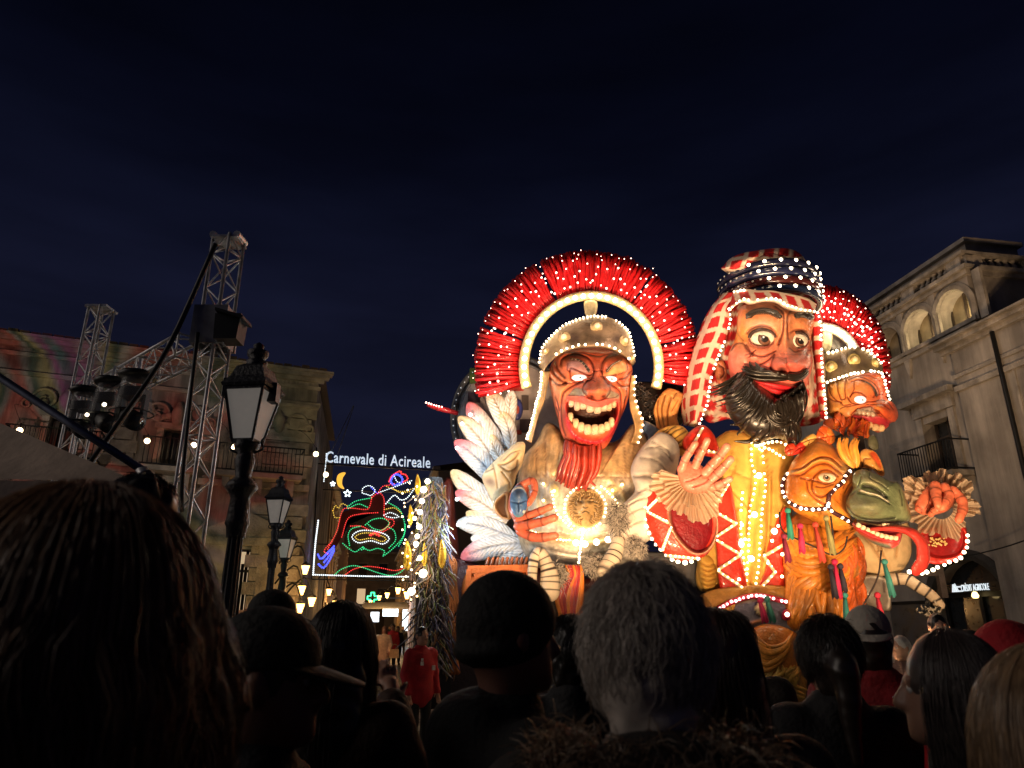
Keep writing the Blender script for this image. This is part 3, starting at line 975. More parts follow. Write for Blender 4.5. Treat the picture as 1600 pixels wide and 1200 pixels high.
sL = RW.sz(1497, 918)[0]
_, W = text_mesh("CRÉDIT AGRICOLE", "lettering", .26, M_SIGN, sign, RW.w(sL, (zs0 + zs1) / 2 - .09, -.09), xd, (0, 0, 1), .008, 1.0, abs(RW.sz(1541, 918)[0] - sL))
sG = RW.sz(1491, 918)[0]
m = MB(); zc = (zs0 + zs1) / 2
for pts in ([(sG + .22, zc - .1), (sG + .02, zc - .1), (sG + .12, zc + .12), (sG + .16, zc + .12)], [(sG + .0, zc - .1), (sG - .06, zc - .1), (sG + .06, zc + .14), (sG + .1, zc + .12)], [(sG - .02, zc + .02), (sG - .18, zc + .02), (sG - .16, zc + .06), (sG, zc + .06)], [(sG - .06, zc - .1), (sG - .2, zc - .1), (sG - .18, zc - .06), (sG - .06, zc - .06)]):
    RW.prism(m, pts, -.1, -.085)
m.build("emblem", M_SIGN, sign, smooth=False)
wl_ = thing("door_lamp", "small warm lamp glowing under the bank sign", "lamp", RW.w(sd, 2.2, .1))
sl_, zl_ = RW.sz(1519, 931)
m = MB(); v, f = lathe_vf([(.02, .12), (.06, .1), (.1, 0), (.07, -.06), (.0, -.07)], 8, RW.w(sl_, zl_, -.1)); m.add(v, f); m.build("lamp_glass", emit("lamp_amber", (1, .72, .3), 3.5), wl_)
m = MB(); v, f = bar_vf(RW.w(sl_, zl_ + .1, -.1), RW.w(sl_, zl_ + .25, -.3), .03); m.add(v, f); m.build("bracket", M_IRON, wl_, smooth=False)
s, z = RW.sz(1425, 962)
pb = thing("poster_board", "dark blue poster board on the wall beside the arched door", "board", RW.w(s, 1, .05))
m = MB(); RW.box(m, s - .9, s + .9, 1.0, 2.3, .02, .08); m.build("poster", mat("blue_poster", (.03, .05, .08), .3, noise=.5, nscale=3), pb, smooth=False)
m = MB(); RW.box(m, s - 1.0, s + 1.0, .9, 1.0, .02, .1); RW.box(m, s - 1.0, s + 1.0, 2.3, 2.4, .02, .1); m.build("board_frame", M_IRON, pb, smooth=False)

near = thing("low_building", "lower plain plaster building with black drainpipe at the right edge", "building", (15, 12, 0))
NWP = RW.w(.85, 0, .3); NW = Wall((NWP[0], NWP[1]), -RD, 1)
if (NW.n @ (EYE[:2] - NW.P)) < 0: NW.n = -NW.n
zn = NW.sz(1500, 529)[1]
m = MB(); sb_, zb_ = NW.sz(1590, 700)
NW.facade(m, 0, 12, 2.55 if False else 0, zn - .3, [])
for q0, q1 in ((0, -8), (12, -8)):
    p0, p1 = NW.w(q0, 0), NW.w(q0, 0, q1); quad(m, p0, p1, 0, zn - .3)
m.build("wall", M_PLAST, near, smooth=False)
m = MB()
for za, zb, o in ((zn - .3, zn - .18, .12), (zn - .18, zn - .06, .3), (zn - .06, zn, .45), (zn - 1.5, zn - 1.35, .1), (zn - 1.1, zn - 1.0, .06)):
    NW.box(m, -.3 if zb > zn - .2 else -.05, 12, za, zb, -.02, o)
m.build("cornice", M_PLAST2, near, smooth=False)
m = MB(); m.add([NW.w(-.4, zn, .4), NW.w(12, zn, .4), NW.w(12, zn + 1.2, -6), NW.w(-.4, zn + 1.2, -6)], [(0, 1, 2, 3)]); m.build("roof", MATS["dark_roof"], near, smooth=False)
s, z = NW.sz(1575, 600)
m = MB(); v, f = tube_vf(np.array([NW.w(s, zn - .3, .12), NW.w(s, zn - 2, .12), NW.w(s, 4, .12), NW.w(s, .2, .12)]), .06, 8); m.add(v, f); m.build("drainpipe", M_IRON, near)
m = MB(); NW.box(m, s + .25, s + .32, 0, zn - 1.5, -.02, .05); NW.box(m, s + 2.2, s + 2.3, 0, zn - 1.5, -.02, .06); m.build("pilaster_strip", M_PLAST2, near, smooth=False)
# overhead cable and palm
cab = MB(); P = spline([RW.w(sd + 1.2, RW.sz(1470, 880)[1], .05), (12.5, 17.0, RW.sz(1540, 868)[1] + .2), NW.w(6, 5.3, .05)], n=14)
v, f = tube_vf(P, .018, 5); cab.add(v, f)
tag(cab.build("overhead_cable", M_IRON), "thin black cable strung across the plaster wall above the door", "cable")
pp = V(1545, 985, 17.0)
palm = thing("potted_palm", "dark potted palm in front of the arched bank door", "plant", (pp[0], 17.0, 0))
m = MB(); v, f = lathe_vf([(.0, .0), (.24, .0), (.32, .5), (.34, .55), (.28, .55), (.0, .5)], 14, (pp[0], 17, 0)); m.add(v, f); m.build("pot", mat("terracotta", (.18, .07, .04), .8), palm)
for i in range(26):
    a = random.uniform(0, 6.28); L = random.uniform(.8, 1.25); el = random.uniform(.35, 1.2)
    b0 = np.array([pp[0], 17, .5]); P = []
    for t in np.linspace(0, 1, 6):
        P.append(b0 + np.array([math.cos(a) * L * t * math.cos(el), math.sin(a) * L * t * math.cos(el), 1.0 * t * math.sin(el) * L + .25 * t - .5 * t * t * L * .6]))
    m = MB(); P = np.array(P); sd_ = np.array([-math.sin(a), math.cos(a), 0])
    for j in range(5):
        for sg in (-1, 1):
            for q in (0, .5):
                p0 = P[j] * (1 - q) + P[j + 1] * q
                tip = p0 + sd_ * sg * .28 + (P[j + 1] - P[j]) * .9 - (0, 0, .08)
                m.add([p0, p0 + (P[j + 1] - P[j]) * .25, tip], [(0, 1, 2)])
    v, f = tube_vf(P, np.linspace(.012, .004, 6), 4); m.add(v, f)
    m.build("frond", mat("palm_green", (.02, .045, .015), .5, noise=.4), palm, smooth=False)

# ------------------------------------------------------------------ the street beyond
M_FAR = [mat("ochre_house_wall", (.30, .20, .11), .85, noise=.35, nscale=.7), mat("tan_house_wall", (.27, .21, .15), .85, noise=.35, nscale=.7), mat("rose_house_wall", (.26, .16, .12), .85, noise=.35, nscale=.7)]
def house(name, label, P0, d, L, H, side, mi, cols_n, floors=3):
    w = Wall(P0, d, 1)
    if (w.n @ np.array([side, 0])) < 0: w.n = -w.n
    mid = w.w(L / 2, 0, -3)
    t = thing(name, label, "house", mid, "houses lining the street")
    ops = []
    for fl in range(floors):
        for c in range(cols_n):
            s = (c + .5) * L / cols_n
            z = 0.1 if fl == 0 else 1.0 + fl * (H - 1) / floors
            ops.append((s - .55, s + .55, z, z + (2.6 if fl == 0 else 2.0)))
    m = MB(); w.facade(m, 0, L, 0, H, ops, .3)
    for a, b in ((w.w(0, 0, -6), w.w(0, 0)), (w.w(L, 0), w.w(L, 0, -6))): quad(m, a, b, 0, H)
    m.build("wall", M_FAR[mi], t, smooth=False)
    m = MB(); w.box(m, -.1, L + .1, H, H + .25, -.1, .3); m.build("cornice", M_STONE2, t, smooth=False)
    m = MB(); m.add([w.w(-.1, H + .25, .3), w.w(L + .1, H + .25, .3), w.w(L, H + 1.4, -6), w.w(0, H + 1.4, -6)], [(0, 1, 2, 3)]); m.build("roof", MATS["old_roof"], t, smooth=False)
    for a, b, c, d_ in ops:
        m = MB(); w.box(m, a, b, c, d_, -.3, -.26); win = m.build("window", [M_GLASSD, M_GLASSD, M_WOODD, M_LITROOM][random.randrange(4)], t, smooth=False)
        m = MB(); w.box(m, a - .15, b + .15, d_, d_ + .15, -.02, .1); m.build("lintel", M_STONE2, win, smooth=False); m = MB(); w.box(m, a - .15, b + .15, c - .12, c, -.02, .14); m.build("sill", M_STONE2, win, smooth=False)
    return t, w
SDIR = np.array([-.2, 1.0])
lw0 = LW.w(0, 0)[:2] + SD * 15.5
rows = []
Ld = ["ochre three storey house behind the palazzo on the left of the street", "tan house deeper down the left side of the street", "rose house far down the left side of the street"]
for i in range(3):
    p = lw0 + SD * (i * 15.5) + np.array([-.6 * (i % 2), 0])
    rows.append(house("row_house", Ld[i], p, SDIR, 15, [9, 8, 10][i], 1, i, 4))
Rd = ["rose house at the near right of the narrow street", "tan house deeper down the right side of the street", "ochre house far down the right side of the street"]
rw0 = np.array([-4.2, 40.0])
for i in range(3):
    p = rw0 + SD * (i * 17.0)
    rows.append(house("row_house", Rd[i], p, SDIR, 16.5, [10, 8.5, 9][i], -1, (i + 1) % 3, 4))
endp = np.array([-30.0, 99.0])
house("end_house", "pale house closing the far end of the street", endp, (1.0, .2), 22, 11, 0.001, 1, 8)
M_LAN = emit("street_lantern_glow", (1.0, 0.50, 0.13), 8.0)
lan = [(477, 890, 23.3, "nearest lit street lantern on the palazzo corner"), (471, 922, 23.1, "lit lantern hanging under the nearest one on the palazzo corner"), (514, 925, 33, "lit lantern high on the left of the street"), (487, 940, 23.6, "small lit lantern low on the left of the street"), (469, 950, 22.9, "small cluster lantern low beside the palazzo corner"), (622, 923, 50, "lit lantern highest on the right of the street"), (605, 930, 60, "lit lantern on the right, second from the float"), (593, 934, 70, "lit lantern on the right, third from the float"), (579, 941, 80, "farthest lit lantern on the right of the street"), (535, 955, 58, "faint lit lantern far down the left of the street"), (524, 944, 42, "lit lantern on the left, just above the crowd"), (548, 962, 78, "tiny lit lantern at the far left end of the street"), (566, 950, 88, "tiny lit lantern at the middle of the street end"), (636, 930, 44, "lit lantern on the right, nearest to the ribbon pillar"), (600, 952, 80, "low tiny lantern over the stall roof")]
for lx, ly, Y, lab in lan:
    p = V(lx, ly, Y)
    t = thing("street_lantern", lab, "lantern", p - (0, 0, .5), "orange street lanterns")
    sc = .55 if Y < 40 else .8
    m = MB(); v, f = lathe_vf([(.10, -.28), (.24, .22), (.0, .24)], 6, (0, 0, 0)); m.add(v * sc + p, f); m.build("glass", M_LAN, t, smooth=False)
    m = MB(); v, f = lathe_vf([(.27, .22), (.2, .34), (.06, .42), (.0, .5)], 6); m.add(v * sc + p, f); m.build("hood", M_IRON, t, smooth=False); m = MB(); v, f = lathe_vf([(.0, -.36), (.1, -.3), (.11, -.27)], 6); m.add(v * sc + p, f); m.build("base_cup", M_IRON, t, smooth=False)
    m = MB(); sg = -1 if lx < 560 else 1
    v, f = tube_vf(spline([p + (0, 0, .5 * sc), p + (sg * .25, .05, .75), p + (sg * .6, .1, .55), p + (sg * .9, .15, .2)], n=10), .03, 5); m.add(v, f); m.build("bracket", M_IRON, t)
    l = bpy.data.lights.new("lantern_light", 'POINT'); l.energy = 22 if Y < 40 else 150; l.color = (1, .56, .2); l.shadow_soft_size = .25
    lo = bpy.data.objects.new("lantern_light", l); scene.collection.objects.link(lo); lo.parent = t; lo.location = (0.25 * -sg, -.35, .45)
# pharmacy cross, lit stall
p = V(582, 934, 66)
t = thing("pharmacy_cross", "small green neon pharmacy cross over the street", "sign", p - (0, 0, .6))
m = MB()
pts = [(-.3, -.9), (.3, -.9), (.3, -.3), (.9, -.3), (.9, .3), (.3, .3), (.3, .9), (-.3, .9), (-.3, .3), (-.9, .3), (-.9, -.3), (-.3, -.3)]
for (a, b), (c, d) in zip(pts, pts[1:] + pts[:1]):
    v, f = bar_vf(p + (a * .5, 0, b * .5), p + (c * .5, 0, d * .5), .1); m.add(v, f)
m.build("neon_outline", emit("neon_green", (.05, 1.0, .35), 2.5), t, smooth=False)
m = MB(); v, f = bar_vf(p + (0, .15, 0), p + (2.5, .6, 0), .1); m.add(v, f); m.build("bracket", M_IRON, t, smooth=False)
p = V(612, 985, 62); p[2] = 0
t = thing("market_stall", "brightly lit white market stall at the end of the street", "stall", p)
m = MB(); v, f = box_vf(p + (-2.0, 1.0, 1.9), p + (-1.3, 1.1, 2.7)); m.add(v, f); v, f = box_vf(p + (-1.0, 1.0, 2.35), p + (.3, 1.1, 3.0)); m.add(v, f); v, f = box_vf(p + (.7, 1.0, 1.2), p + (1.7, 1.1, 2.9)); m.add(v, f)
m.build("lit_panel", emit("stall_white", (.85, .95, 1.0), 1.5), t, kind="stuff", smooth=False)
m = MB(); v, f = box_vf(p + (-2.4, -.6, .0), p + (2.4, 0, .9)); m.add(v, f); m.build("counter", M_STONE2, t, smooth=False)
m = MB(); m.add([p + (-2.6, -1.2, 2.9), p + (2.6, -1.2, 2.9), p + (2.6, 1.3, 3.5), p + (-2.6, 1.3, 3.5)], [(0, 1, 2, 3)]); m.build("awning", mat("white_canvas", (.6, .58, .52), .8), t, smooth=False)
for q in (-2.3, 2.3):
    m = MB(); v, f = bar_vf(p + (q, -1.0, 0), p + (q, -1.0, 3.0), .08); m.add(v, f); m.build("post", M_IRON, t, smooth=False)
l = bpy.data.lights.new("stall_light", 'POINT'); l.energy = 350; l.color = (.9, .96, 1); l.shadow_soft_size = .3
lo = bpy.data.objects.new("stall_light", l); scene.collection.objects.link(lo); lo.parent = t; lo.location = (0, -1.5, 2.6)
for k, (x, y) in enumerate(((-1.2, .5), (-.2, .4))):
    pass

# ------------------------------------------------------------------ lights sign over the street
def led_mat(n, c, s): return emit("led_" + n, c, s)
LEDS = {"white": led_mat("white", (.85, .95, 1.0), 2.0), "red": led_mat("red", (1.0, .05, .045), 1.7), "green": led_mat("green", (.06, 1.0, .38), 1.1), "blue": led_mat("blue", (.06, .09, 1.0), 2.6), "yellow": led_mat("yellow", (1.0, .68, .1), 1.1)}
YS = 27.0
Z3, Z4 = Z(460, 620, 5), Z(460, 820, 4.617)
def led_line(parent, zm, pts, col, r=.023, step=3.3, Y=YS, closed=False, name=None):
    P = spline(zm.px(pts), step=step, closed=closed)
    m = MB(); add_balls(m, V(P[:, 0], P[:, 1], Y), r)
    return m.build(name or (col + "_light_line"), LEDS[col], parent, kind="stuff")
let = thing("lettering_sign", "white light lettering reading Carnevale di Acireale strung across the street", "sign", V(590, 722, YS))
A0, A1 = V(508, 722, YS), V(672, 731, YS)
xd = (A1 - A0) / np.linalg.norm(A1 - A0)
o_, W = text_mesh("Carnevale di Acireale", "letters", .62, led_mat("letters", (.72, .85, 1.0), .8), let, A0, xd, (0, 0, 1), .03, 1.06, np.linalg.norm(A1 - A0))
m = MB(); v, f = bar_vf(A0 - xd * .6 - (0, 0, .08), A1 + xd * 1.2 - (0, 0, .08), .05); m.add(v, f); m.build("rail", M_IRON, let, smooth=False)
for q in ((552, 634), (553, 634)):
    m = MB(); a = V(q[0], q[1], YS + 2); b = V(516 + (q[0] - 552) * 12, 709, YS); v, f = tube_vf(np.array([a, (a + b) / 2, b]), .018, 4); m.add(v, f); m.build("stay_wire", mat("grey_wire", (.2, .2, .22), .5), let)
msk = thing("light_mask", "huge mask drawn in green and red lights with a jester lying on top", "light figure", V(575, 890, YS))
L = lambda pts, c, z=Z3, **k: led_line(msk, z, pts, c, **k)
dark_r = mat("red_tinsel", (.10, .008, .008), .6); dark_g = mat("brown_net", (.05, .025, .02), .8)
def sheet(zm, pts, mt, name, Y=YS + .06):
    pl = spline(zm.px(pts), closed=True, n=36); c = pl.mean(0)
    P = V(np.append(pl[:, 0], c[0]), np.append(pl[:, 1], c[1]), Y)
    Pb = P + np.array([0, .03, 0]); n = len(pl)
    m = MB(); m.add(np.vstack([P, Pb]), [(i, (i + 1) % n, n) for i in range(n)] + [((i + 1) % n + n + 1, i + n + 1, n + n + 1) for i in range(n)] + [(i, n + 1 + i, n + 1 + (i + 1) % n, (i + 1) % n) for i in range(n)])
    return m.build(name, mt, msk, smooth=False)
sheet(Z3, [(430, 870), (560, 800), (720, 820), (820, 880), (860, 1000), (820, 1150), (680, 1215), (500, 1200), (390, 1140), (420, 1000)], dark_g, "face_net")
sheet(Z3, [(270, 1190), (340, 1050), (380, 900), (560, 890), (640, 905), (430, 950), (370, 1090), (310, 1190)], dark_r, "sleeve_net", YS + .03)
sheet(Z3, [(575, 890), (605, 785), (660, 750), (700, 800), (705, 930), (640, 905)], dark_r, "body_net", YS + .03)
L([(740, 830), (820, 880), (855, 960), (862, 1030), (850, 1100), (815, 1165)], "green")
L([(800, 0), (795, 60), (760, 120), (700, 180), (640, 225), (650, 190), (600, 170), (540, 185), (490, 165), (440, 195), (390, 170), (350, 135)], "green", Z4)
L([(415, 860), (480, 815), (600, 790)], "green"); L([(420, 872), (500, 838), (570, 862)], "green"); L([(555, 1000), (610, 960), (690, 950), (740, 985), (690, 1040), (620, 1030), (580, 1000)], "green")
L([(430, 1160), (420, 1080), (450, 1030), (520, 1010)], "green"); L([(740, 1180), (790, 1120), (780, 1050), (740, 1020)], "green")
L([(450, 1095), (500, 1050), (600, 1045), (700, 1070), (740, 1110), (690, 1150), (600, 1125), (500, 1140)], "white", closed=True, r=.026)
L([(475, 1095), (520, 1068), (600, 1065), (690, 1090), (715, 1115), (680, 1130), (600, 1105), (510, 1118)], "yellow", closed=True, r=.024)
L([(260, 1190), (330, 1050), (375, 890), (440, 870), (560, 880), (590, 850), (605, 785)], "red"); L([(370, 1095), (420, 950), (520, 915), (650, 905)], "red")
L([(605, 785), (660, 750), (700, 800), (705, 940), (770, 960), (765, 1010), (640, 1080)], "red"); L([(720, 960), (745, 985), (720, 1020), (600, 1085)], "red"); L([(590, 1080), (630, 1060), (660, 1085)], "red", r=.04)
L([(270, 120), (215, 185), (240, 210)], "red", Z4); L([(440, 1010), (520, 1010), (580, 1040)], "red")
for pts in ([(170, 215), (190, 245), (230, 215), (285, 155)], [(175, 285), (210, 310), (250, 260), (285, 190)], [(205, 240), (250, 190), (280, 170)], [(215, 270), (250, 225), (285, 175)]): L(pts, "blue", Z4, r=.04)
L([(700, 925), (750, 905), (815, 935), (770, 945), (720, 935)], "white"); L([(705, 880), (780, 868), (835, 908)], "yellow"); L([(300, 890), (320, 850), (345, 870), (370, 835), (410, 850)], "yellow"); L([(300, 890), (315, 940), (350, 945)], "yellow")
L([(760, 640), (790, 605), (835, 625), (840, 665), (790, 690), (755, 670)], "blue", closed=True, r=.045); L([(780, 620), (800, 660), (820, 670)], "white")
L([(740, 660), (760, 620), (825, 580), (835, 600), (870, 610), (885, 645), (850, 665)], "red", r=.036); L([(740, 665), (760, 690), (780, 680)], "red")
L([(530, 750), (540, 710), (590, 695), (630, 730), (600, 770), (560, 760)], "white", closed=True); L([(600, 710), (630, 740), (650, 755)], "blue")
L([(660, 748), (780, 705), (915, 655)], "white"); L([(720, 700), (780, 725), (850, 740), (940, 712)], "yellow"); L([(760, 710), (830, 750), (900, 740)], "yellow")
L([(715, 835), (780, 770), (830, 805), (880, 790), (935, 720)], "white", r=.026); L([(650, 755), (690, 700), (740, 690)], "red")
L([(290, 360), (340, 320), (420, 295), (500, 310), (600, 345), (690, 365), (760, 345), (810, 300)], "green", Z4); L([(360, 365), (430, 320), (520, 300), (620, 310), (720, 330), (790, 315)], "red", Z4)
L([(500, 175), (492, 155), (485, 180)], "green", Z4)
frm = thing("luminous_border", "frame of white lights round the mask figure", "light frame", V(560, 905, YS))
led_line(frm, Z4, [(172, -30), (150, 150), (135, 360)], "white", r=.034); led_line(frm, Z4, [(135, 360), (480, 370), (820, 375)], "white", r=.03)
led_line(frm, Z3, [(250, 445), (245, 520), (230, 660)], "white", step=2.6)
m = MB()
for a, b in (((497, 715), (487, 905)), ((487, 905), (645, 908)), ((496, 850), (520, 851)), ((505, 765), (650, 770))):
    v, f = bar_vf(V(*a, YS + .08), V(*b, YS + .08), .04); m.add(v, f)
m.build("bar", M_IRON, frm, smooth=False)
mo = thing("crescent_ornament", "glowing yellow crescent moon hanging left of the mask figure", "ornament", V(533, 755, YS))
pl = spline([(395, 590), (345, 605), (330, 650), (345, 700), (385, 715), (368, 680), (372, 630)], closed=True, n=40)
q = Z3.px(pl); P = V(q[:, 0], q[:, 1], YS); n = len(P); m = MB(); m.add(np.vstack([P, P + (0, .12, 0)]), [tuple(range(n)), tuple(range(2 * n - 1, n - 1, -1))] + [(i, n + i, n + (i + 1) % n, (i + 1) % n) for i in range(n)])
m.build("crescent", emit("moon_amber", (1.0, .52, .06), 1.1), mo, smooth=False)
for cx, cy, r, lab in ((415, 755, 30, "white star of lights below the crescent"), (300, 680, 20, "small white star of lights left of the crescent")):
    st = thing("star_ornament", lab, "ornament", Z3.at((cx, cy), YS), "stars of lights")
    pts = [(cx + r * (1 if k % 2 == 0 else .42) * math.sin(k * math.pi / 5), cy - r * (1 if k % 2 == 0 else .42) * math.cos(k * math.pi / 5)) for k in range(10)]
    for a, b in zip(pts, pts[1:] + pts[:1]):
        m = MB(); v, f = bar_vf(Z3.at(a, YS), Z3.at(b, YS), .03); m.add(v, f); m.build("star_edge", LEDS["white"], st, smooth=False)
# ------------------------------------------------------------------ stage trusses
M_ALU = mat("dull_aluminium", (0.68, 0.68, 0.70), 0.38, metal=0.45, noise=0.3, nscale=9)
M_BLACK = mat("black_plastic", (0.012, 0.012, 0.014), 0.45, noise=0.2)
def truss(t, a, b, w, seg, name_ch="chord"):
    a = np.asarray(a, float); b = np.asarray(b, float)
    d = (b - a) / np.linalg.norm(b - a)
    u = np.array([0, 0, 1.0]) if abs(d[2]) < .8 else np.array([.35, .94, 0])
    n = np.cross(d, u); n /= np.linalg.norm(n); u = np.cross(n, d)
    C = [(n * i + u * j) * w / 2 for i, j in ((-1, -1), (1, -1), (1, 1), (-1, 1))]
    for c in C:
        m = MB(); v, f = tube_vf(np.linspace(a + c, b + c, 3), .026, 8); m.add(v, f); m.build(name_ch, M_ALU, t)
    L = np.linalg.norm(b - a); k = max(1, int(round(L / seg))); m = MB()
    for i in range(k):
        for q in range(4):
            p, r = C[q], C[(q + 1) % 4]
            if (i + q) % 2: p, r = r, p
            v, f = tube_vf(np.array([a + d * (L * i / k) + p, a + d * (L * (i + 1) / k) + r]), .012, 5, cap=False); m.add(v, f)
    for i in range(0, k + 1, 5):
        for q in range(4):
            v, f = tube_vf(np.array([a + d * (L * i / k) + C[q], a + d * (L * i / k) + C[(q + 1) % 4]]), .014, 5); m.add(v, f)
    m.build("bracing", M_ALU, t, kind="stuff")
T1 = V(325, 600, 9.0); T2 = V(133, 610, 12.0)
t1 = thing("truss_tower", "tall aluminium lattice tower standing left of the big lantern", "truss", (T1[0], T1[1], 0))
h1 = V(350, 374, 9.0)[2]; truss(t1, (T1[0], T1[1], 0), (T1[0], T1[1], h1), .29, .27)
m = MB(); 
for s in (-1, 1):
    v, f = tube_vf(np.array([[T1[0] + s * .17, T1[1] - .16, h1], [T1[0] + s * .17, T1[1] + .16, h1 + .02]]), .05, 8); m.add(v, f)
v, f = box_vf((T1[0] - .19, T1[1] - .19, h1 - .06), (T1[0] + .19, T1[1] + .19, h1 - .03)); m.add(v, f)
m.build("head_pulley", M_ALU, t1, smooth=False)
m = MB(); zb = V(330, 545, 9.0)[2]; zc = V(335, 480, 9.0)[2]
for s in (-.22, .18):
    v, f = box_vf((T1[0] - .23, T1[1] + s - .02, zb), (T1[0] + .23, T1[1] + s + .02, zb + .55)); m.add(v, f)
for s in (-.22, .2):
    v, f = box_vf((T1[0] + s - .015, T1[1] - .19, zb), (T1[0] + s + .015, T1[1] + .15, zb + .55)); m.add(v, f)
m.build("sleeve_block", mat("worn_aluminium", (.3, .3, .31), .5, metal=.6), t1, smooth=False)
t2 = thing("truss_tower", "shorter looking lattice tower farther left behind the stage lights", "truss", (T2[0], T2[1], 0))
h2 = V(160, 482, 12.0)[2]; truss(t2, (T2[0], T2[1], 0), (T2[0], T2[1], h2), .29, .27)
m = MB(); v, f = box_vf((T2[0] - .2, T2[1] - .2, h2 - .04), (T2[0] + .2, T2[1] + .2, h2)); m.add(v, f); m.build("head_plate", M_ALU, t2, smooth=False)
tb = thing("truss_beam", "horizontal lattice beam joining the two truss towers", "truss", ((T1[0] + T2[0]) / 2, 10.5, 5.2))
a = V(312, 540, 9.0); b = V(142, 622, 12.0)
truss(tb, a + (-.18, .1, 0), b + (.15, -.1, 0), .34, .3)
sp = thing("loudspeaker", "black loudspeaker box hung on the tall truss tower", "speaker", V(357, 540, 8.8))
m = MB(); c = V(358, 512, 8.75)
v, f = box_vf(c + (-.14, -.12, -.2), c + (.16, .16, .16)); v[4:, 0] = c[0] + (v[4:, 0] - c[0]) * 1.15; m.add(v, f); m.build("cabinet", M_BLACK, sp, smooth=False)
m = MB(); c2 = V(365, 480, 8.7); v, f = box_vf(c2 + (-.18, -.15, -.16), c2 + (.2, .2, -.12)); v[:, 2] -= (v[:, 0] - c2[0]) * .3; m.add(v, f); m.build("rain_cover", M_BLACK, sp, smooth=False)
# stage lights under clear rain hoods
M_HOOD = bpy.data.materials.new("clear_plastic_hood"); M_HOOD.use_nodes = True
_nt = M_HOOD.node_tree; _b = _nt.nodes["Principled BSDF"]; _o = _nt.nodes["Material Output"]
_b.inputs["Base Color"].default_value = (.5, .5, .52, 1); _b.inputs["Roughness"].default_value = .15
_tr = _nt.nodes.new("ShaderNodeBsdfTransparent"); _mx = _nt.nodes.new("ShaderNodeMixShader"); _mx.inputs[0].default_value = .16
_nt.links.new(_tr.outputs[0], _mx.inputs[1]); _nt.links.new(_b.outputs[0], _mx.inputs[2]); _nt.links.new(_mx.outputs[0], _o.inputs[0])
M_LENS = emit("stage_lens_glow", (1.0, .85, .6), 6.0)
for i, (fx, fy, Y, sc, lab) in enumerate(((216, 588, 9.8, 1.0, "nearest stage light under a clear rain hood, close to the tall tower"), (176, 598, 10.6, 1.0, "middle stage light under a clear rain hood on the beam"), (137, 612, 11.4, 1.05, "farthest stage light under a clear rain hood by the small tower"))):
    p = V(fx, fy, Y)
    t = thing("stage_light", lab, "stage light", p - (0, 0, .9), "stage lights on the beam")
    m = MB(); v, f = lathe_vf([(0, .06), (.24, .05), (.27, .0), (.24, -.04), (0, -.05)], 20, p); m.add(v, f); m.build("hood_top", M_BLACK, t)
    m = MB(); v, f = lathe_vf([(.2, -.04), (.22, -.2), (.26, -.5), (.29, -.56)], 20, p); m.add(v, f); m.build("hood_dome", M_HOOD, t)
    m = MB(); th = np.linspace(0, 2 * math.pi, 25); v, f = tube_vf(p + np.stack([.29 * np.cos(th), .29 * np.sin(th), -.56 + 0 * th], 1), .012, 5); m.add(v, f); m.build("hood_rim", M_BLACK, t)
    m = MB(); v, f = box_vf(p + (-.16, -.16, -.34), p + (.16, .16, -.2)); m.add(v, f); m.build("base", M_BLACK, t, smooth=False)
    for s in (-1, 1):
        m = MB(); v, f = box_vf(p + (s * .17 - .025, -.06, -.68), p + (s * .17 + .025, .06, -.3)); m.add(v, f); m.build("yoke_arm", M_BLACK, t, smooth=False)
    dr = np.array([.72, -.5, -.42]); dr /= np.linalg.norm(dr); h0 = p + (0, 0, -.64)
    m = MB(); v, f = tube_vf(np.array([h0 - dr * .2, h0 - dr * .12, h0 + dr * .1, h0 + dr * .22]), [.08, .13, .14, .125], 14); m.add(v, f); m.build("head", M_BLACK, t)
    m = MB(); v, f = tube_vf(np.array([h0 + dr * .2, h0 + dr * .225]), [.105, .1], 14); m.add(v, f); m.build("lens", M_GLASSD, t)
    if i < 2:
        q = V((163, 136)[i], (632, 648)[i], Y - .3); m = MB(); add_balls(m, [q], .032); m.build("pilot_lamp", M_LENS, t)
    m = MB(); v, f = bar_vf(p + (0, 0, .04), p + (0, 0, .28), .04); m.add(v, f); m.build("clamp", M_ALU, t, smooth=False)
cb = MB(); P = np.array([V(337, 382, 8.8), V(262, 545, 8.6), V(190, 655, 8.0), V(112, 765, 7.2)]); v, f = tube_vf(spline(P, n=14), .035, 7); cb.add(v, f)
tag(cb.build("power_cable", M_BLACK), "thick black cable slanting down from the tall truss tower", "cable")
cb = MB(); P = np.array([V(309, 520, 8.7), V(298, 620, 8.6), V(286, 740, 8.5), V(284, 800, 8.5)]); v, f = tube_vf(spline(P, n=14), .028, 7); cb.add(v, f)
tag(cb.build("hanging_strap", M_BLACK), "straight black strap hanging beside the tall truss tower", "strap")
tb_ = thing("slanted_pole", "bluish metal pole slanting down across the tent roof", "pole", V(225, 745, 6.0))
m = MB(); P = np.array([V(-60, 552, 6.2), V(0, 590, 6.15), V(110, 662, 6.05), V(222, 734, 5.95)]); v, f = tube_vf(P, .035, 12); m.add(v, f); m.build("tube", mat("blue_grey_metal", (.16, .18, .26), .35, metal=.7), tb_)
m = MB(); e_ = V(226, 738, 5.95); v, f = tube_vf(np.array([e_ - (0.03, 0, -.03), e_ + (.03, 0, -.1)]), .05, 10); m.add(v, f); m.build("end_fitting", M_ALU, tb_)
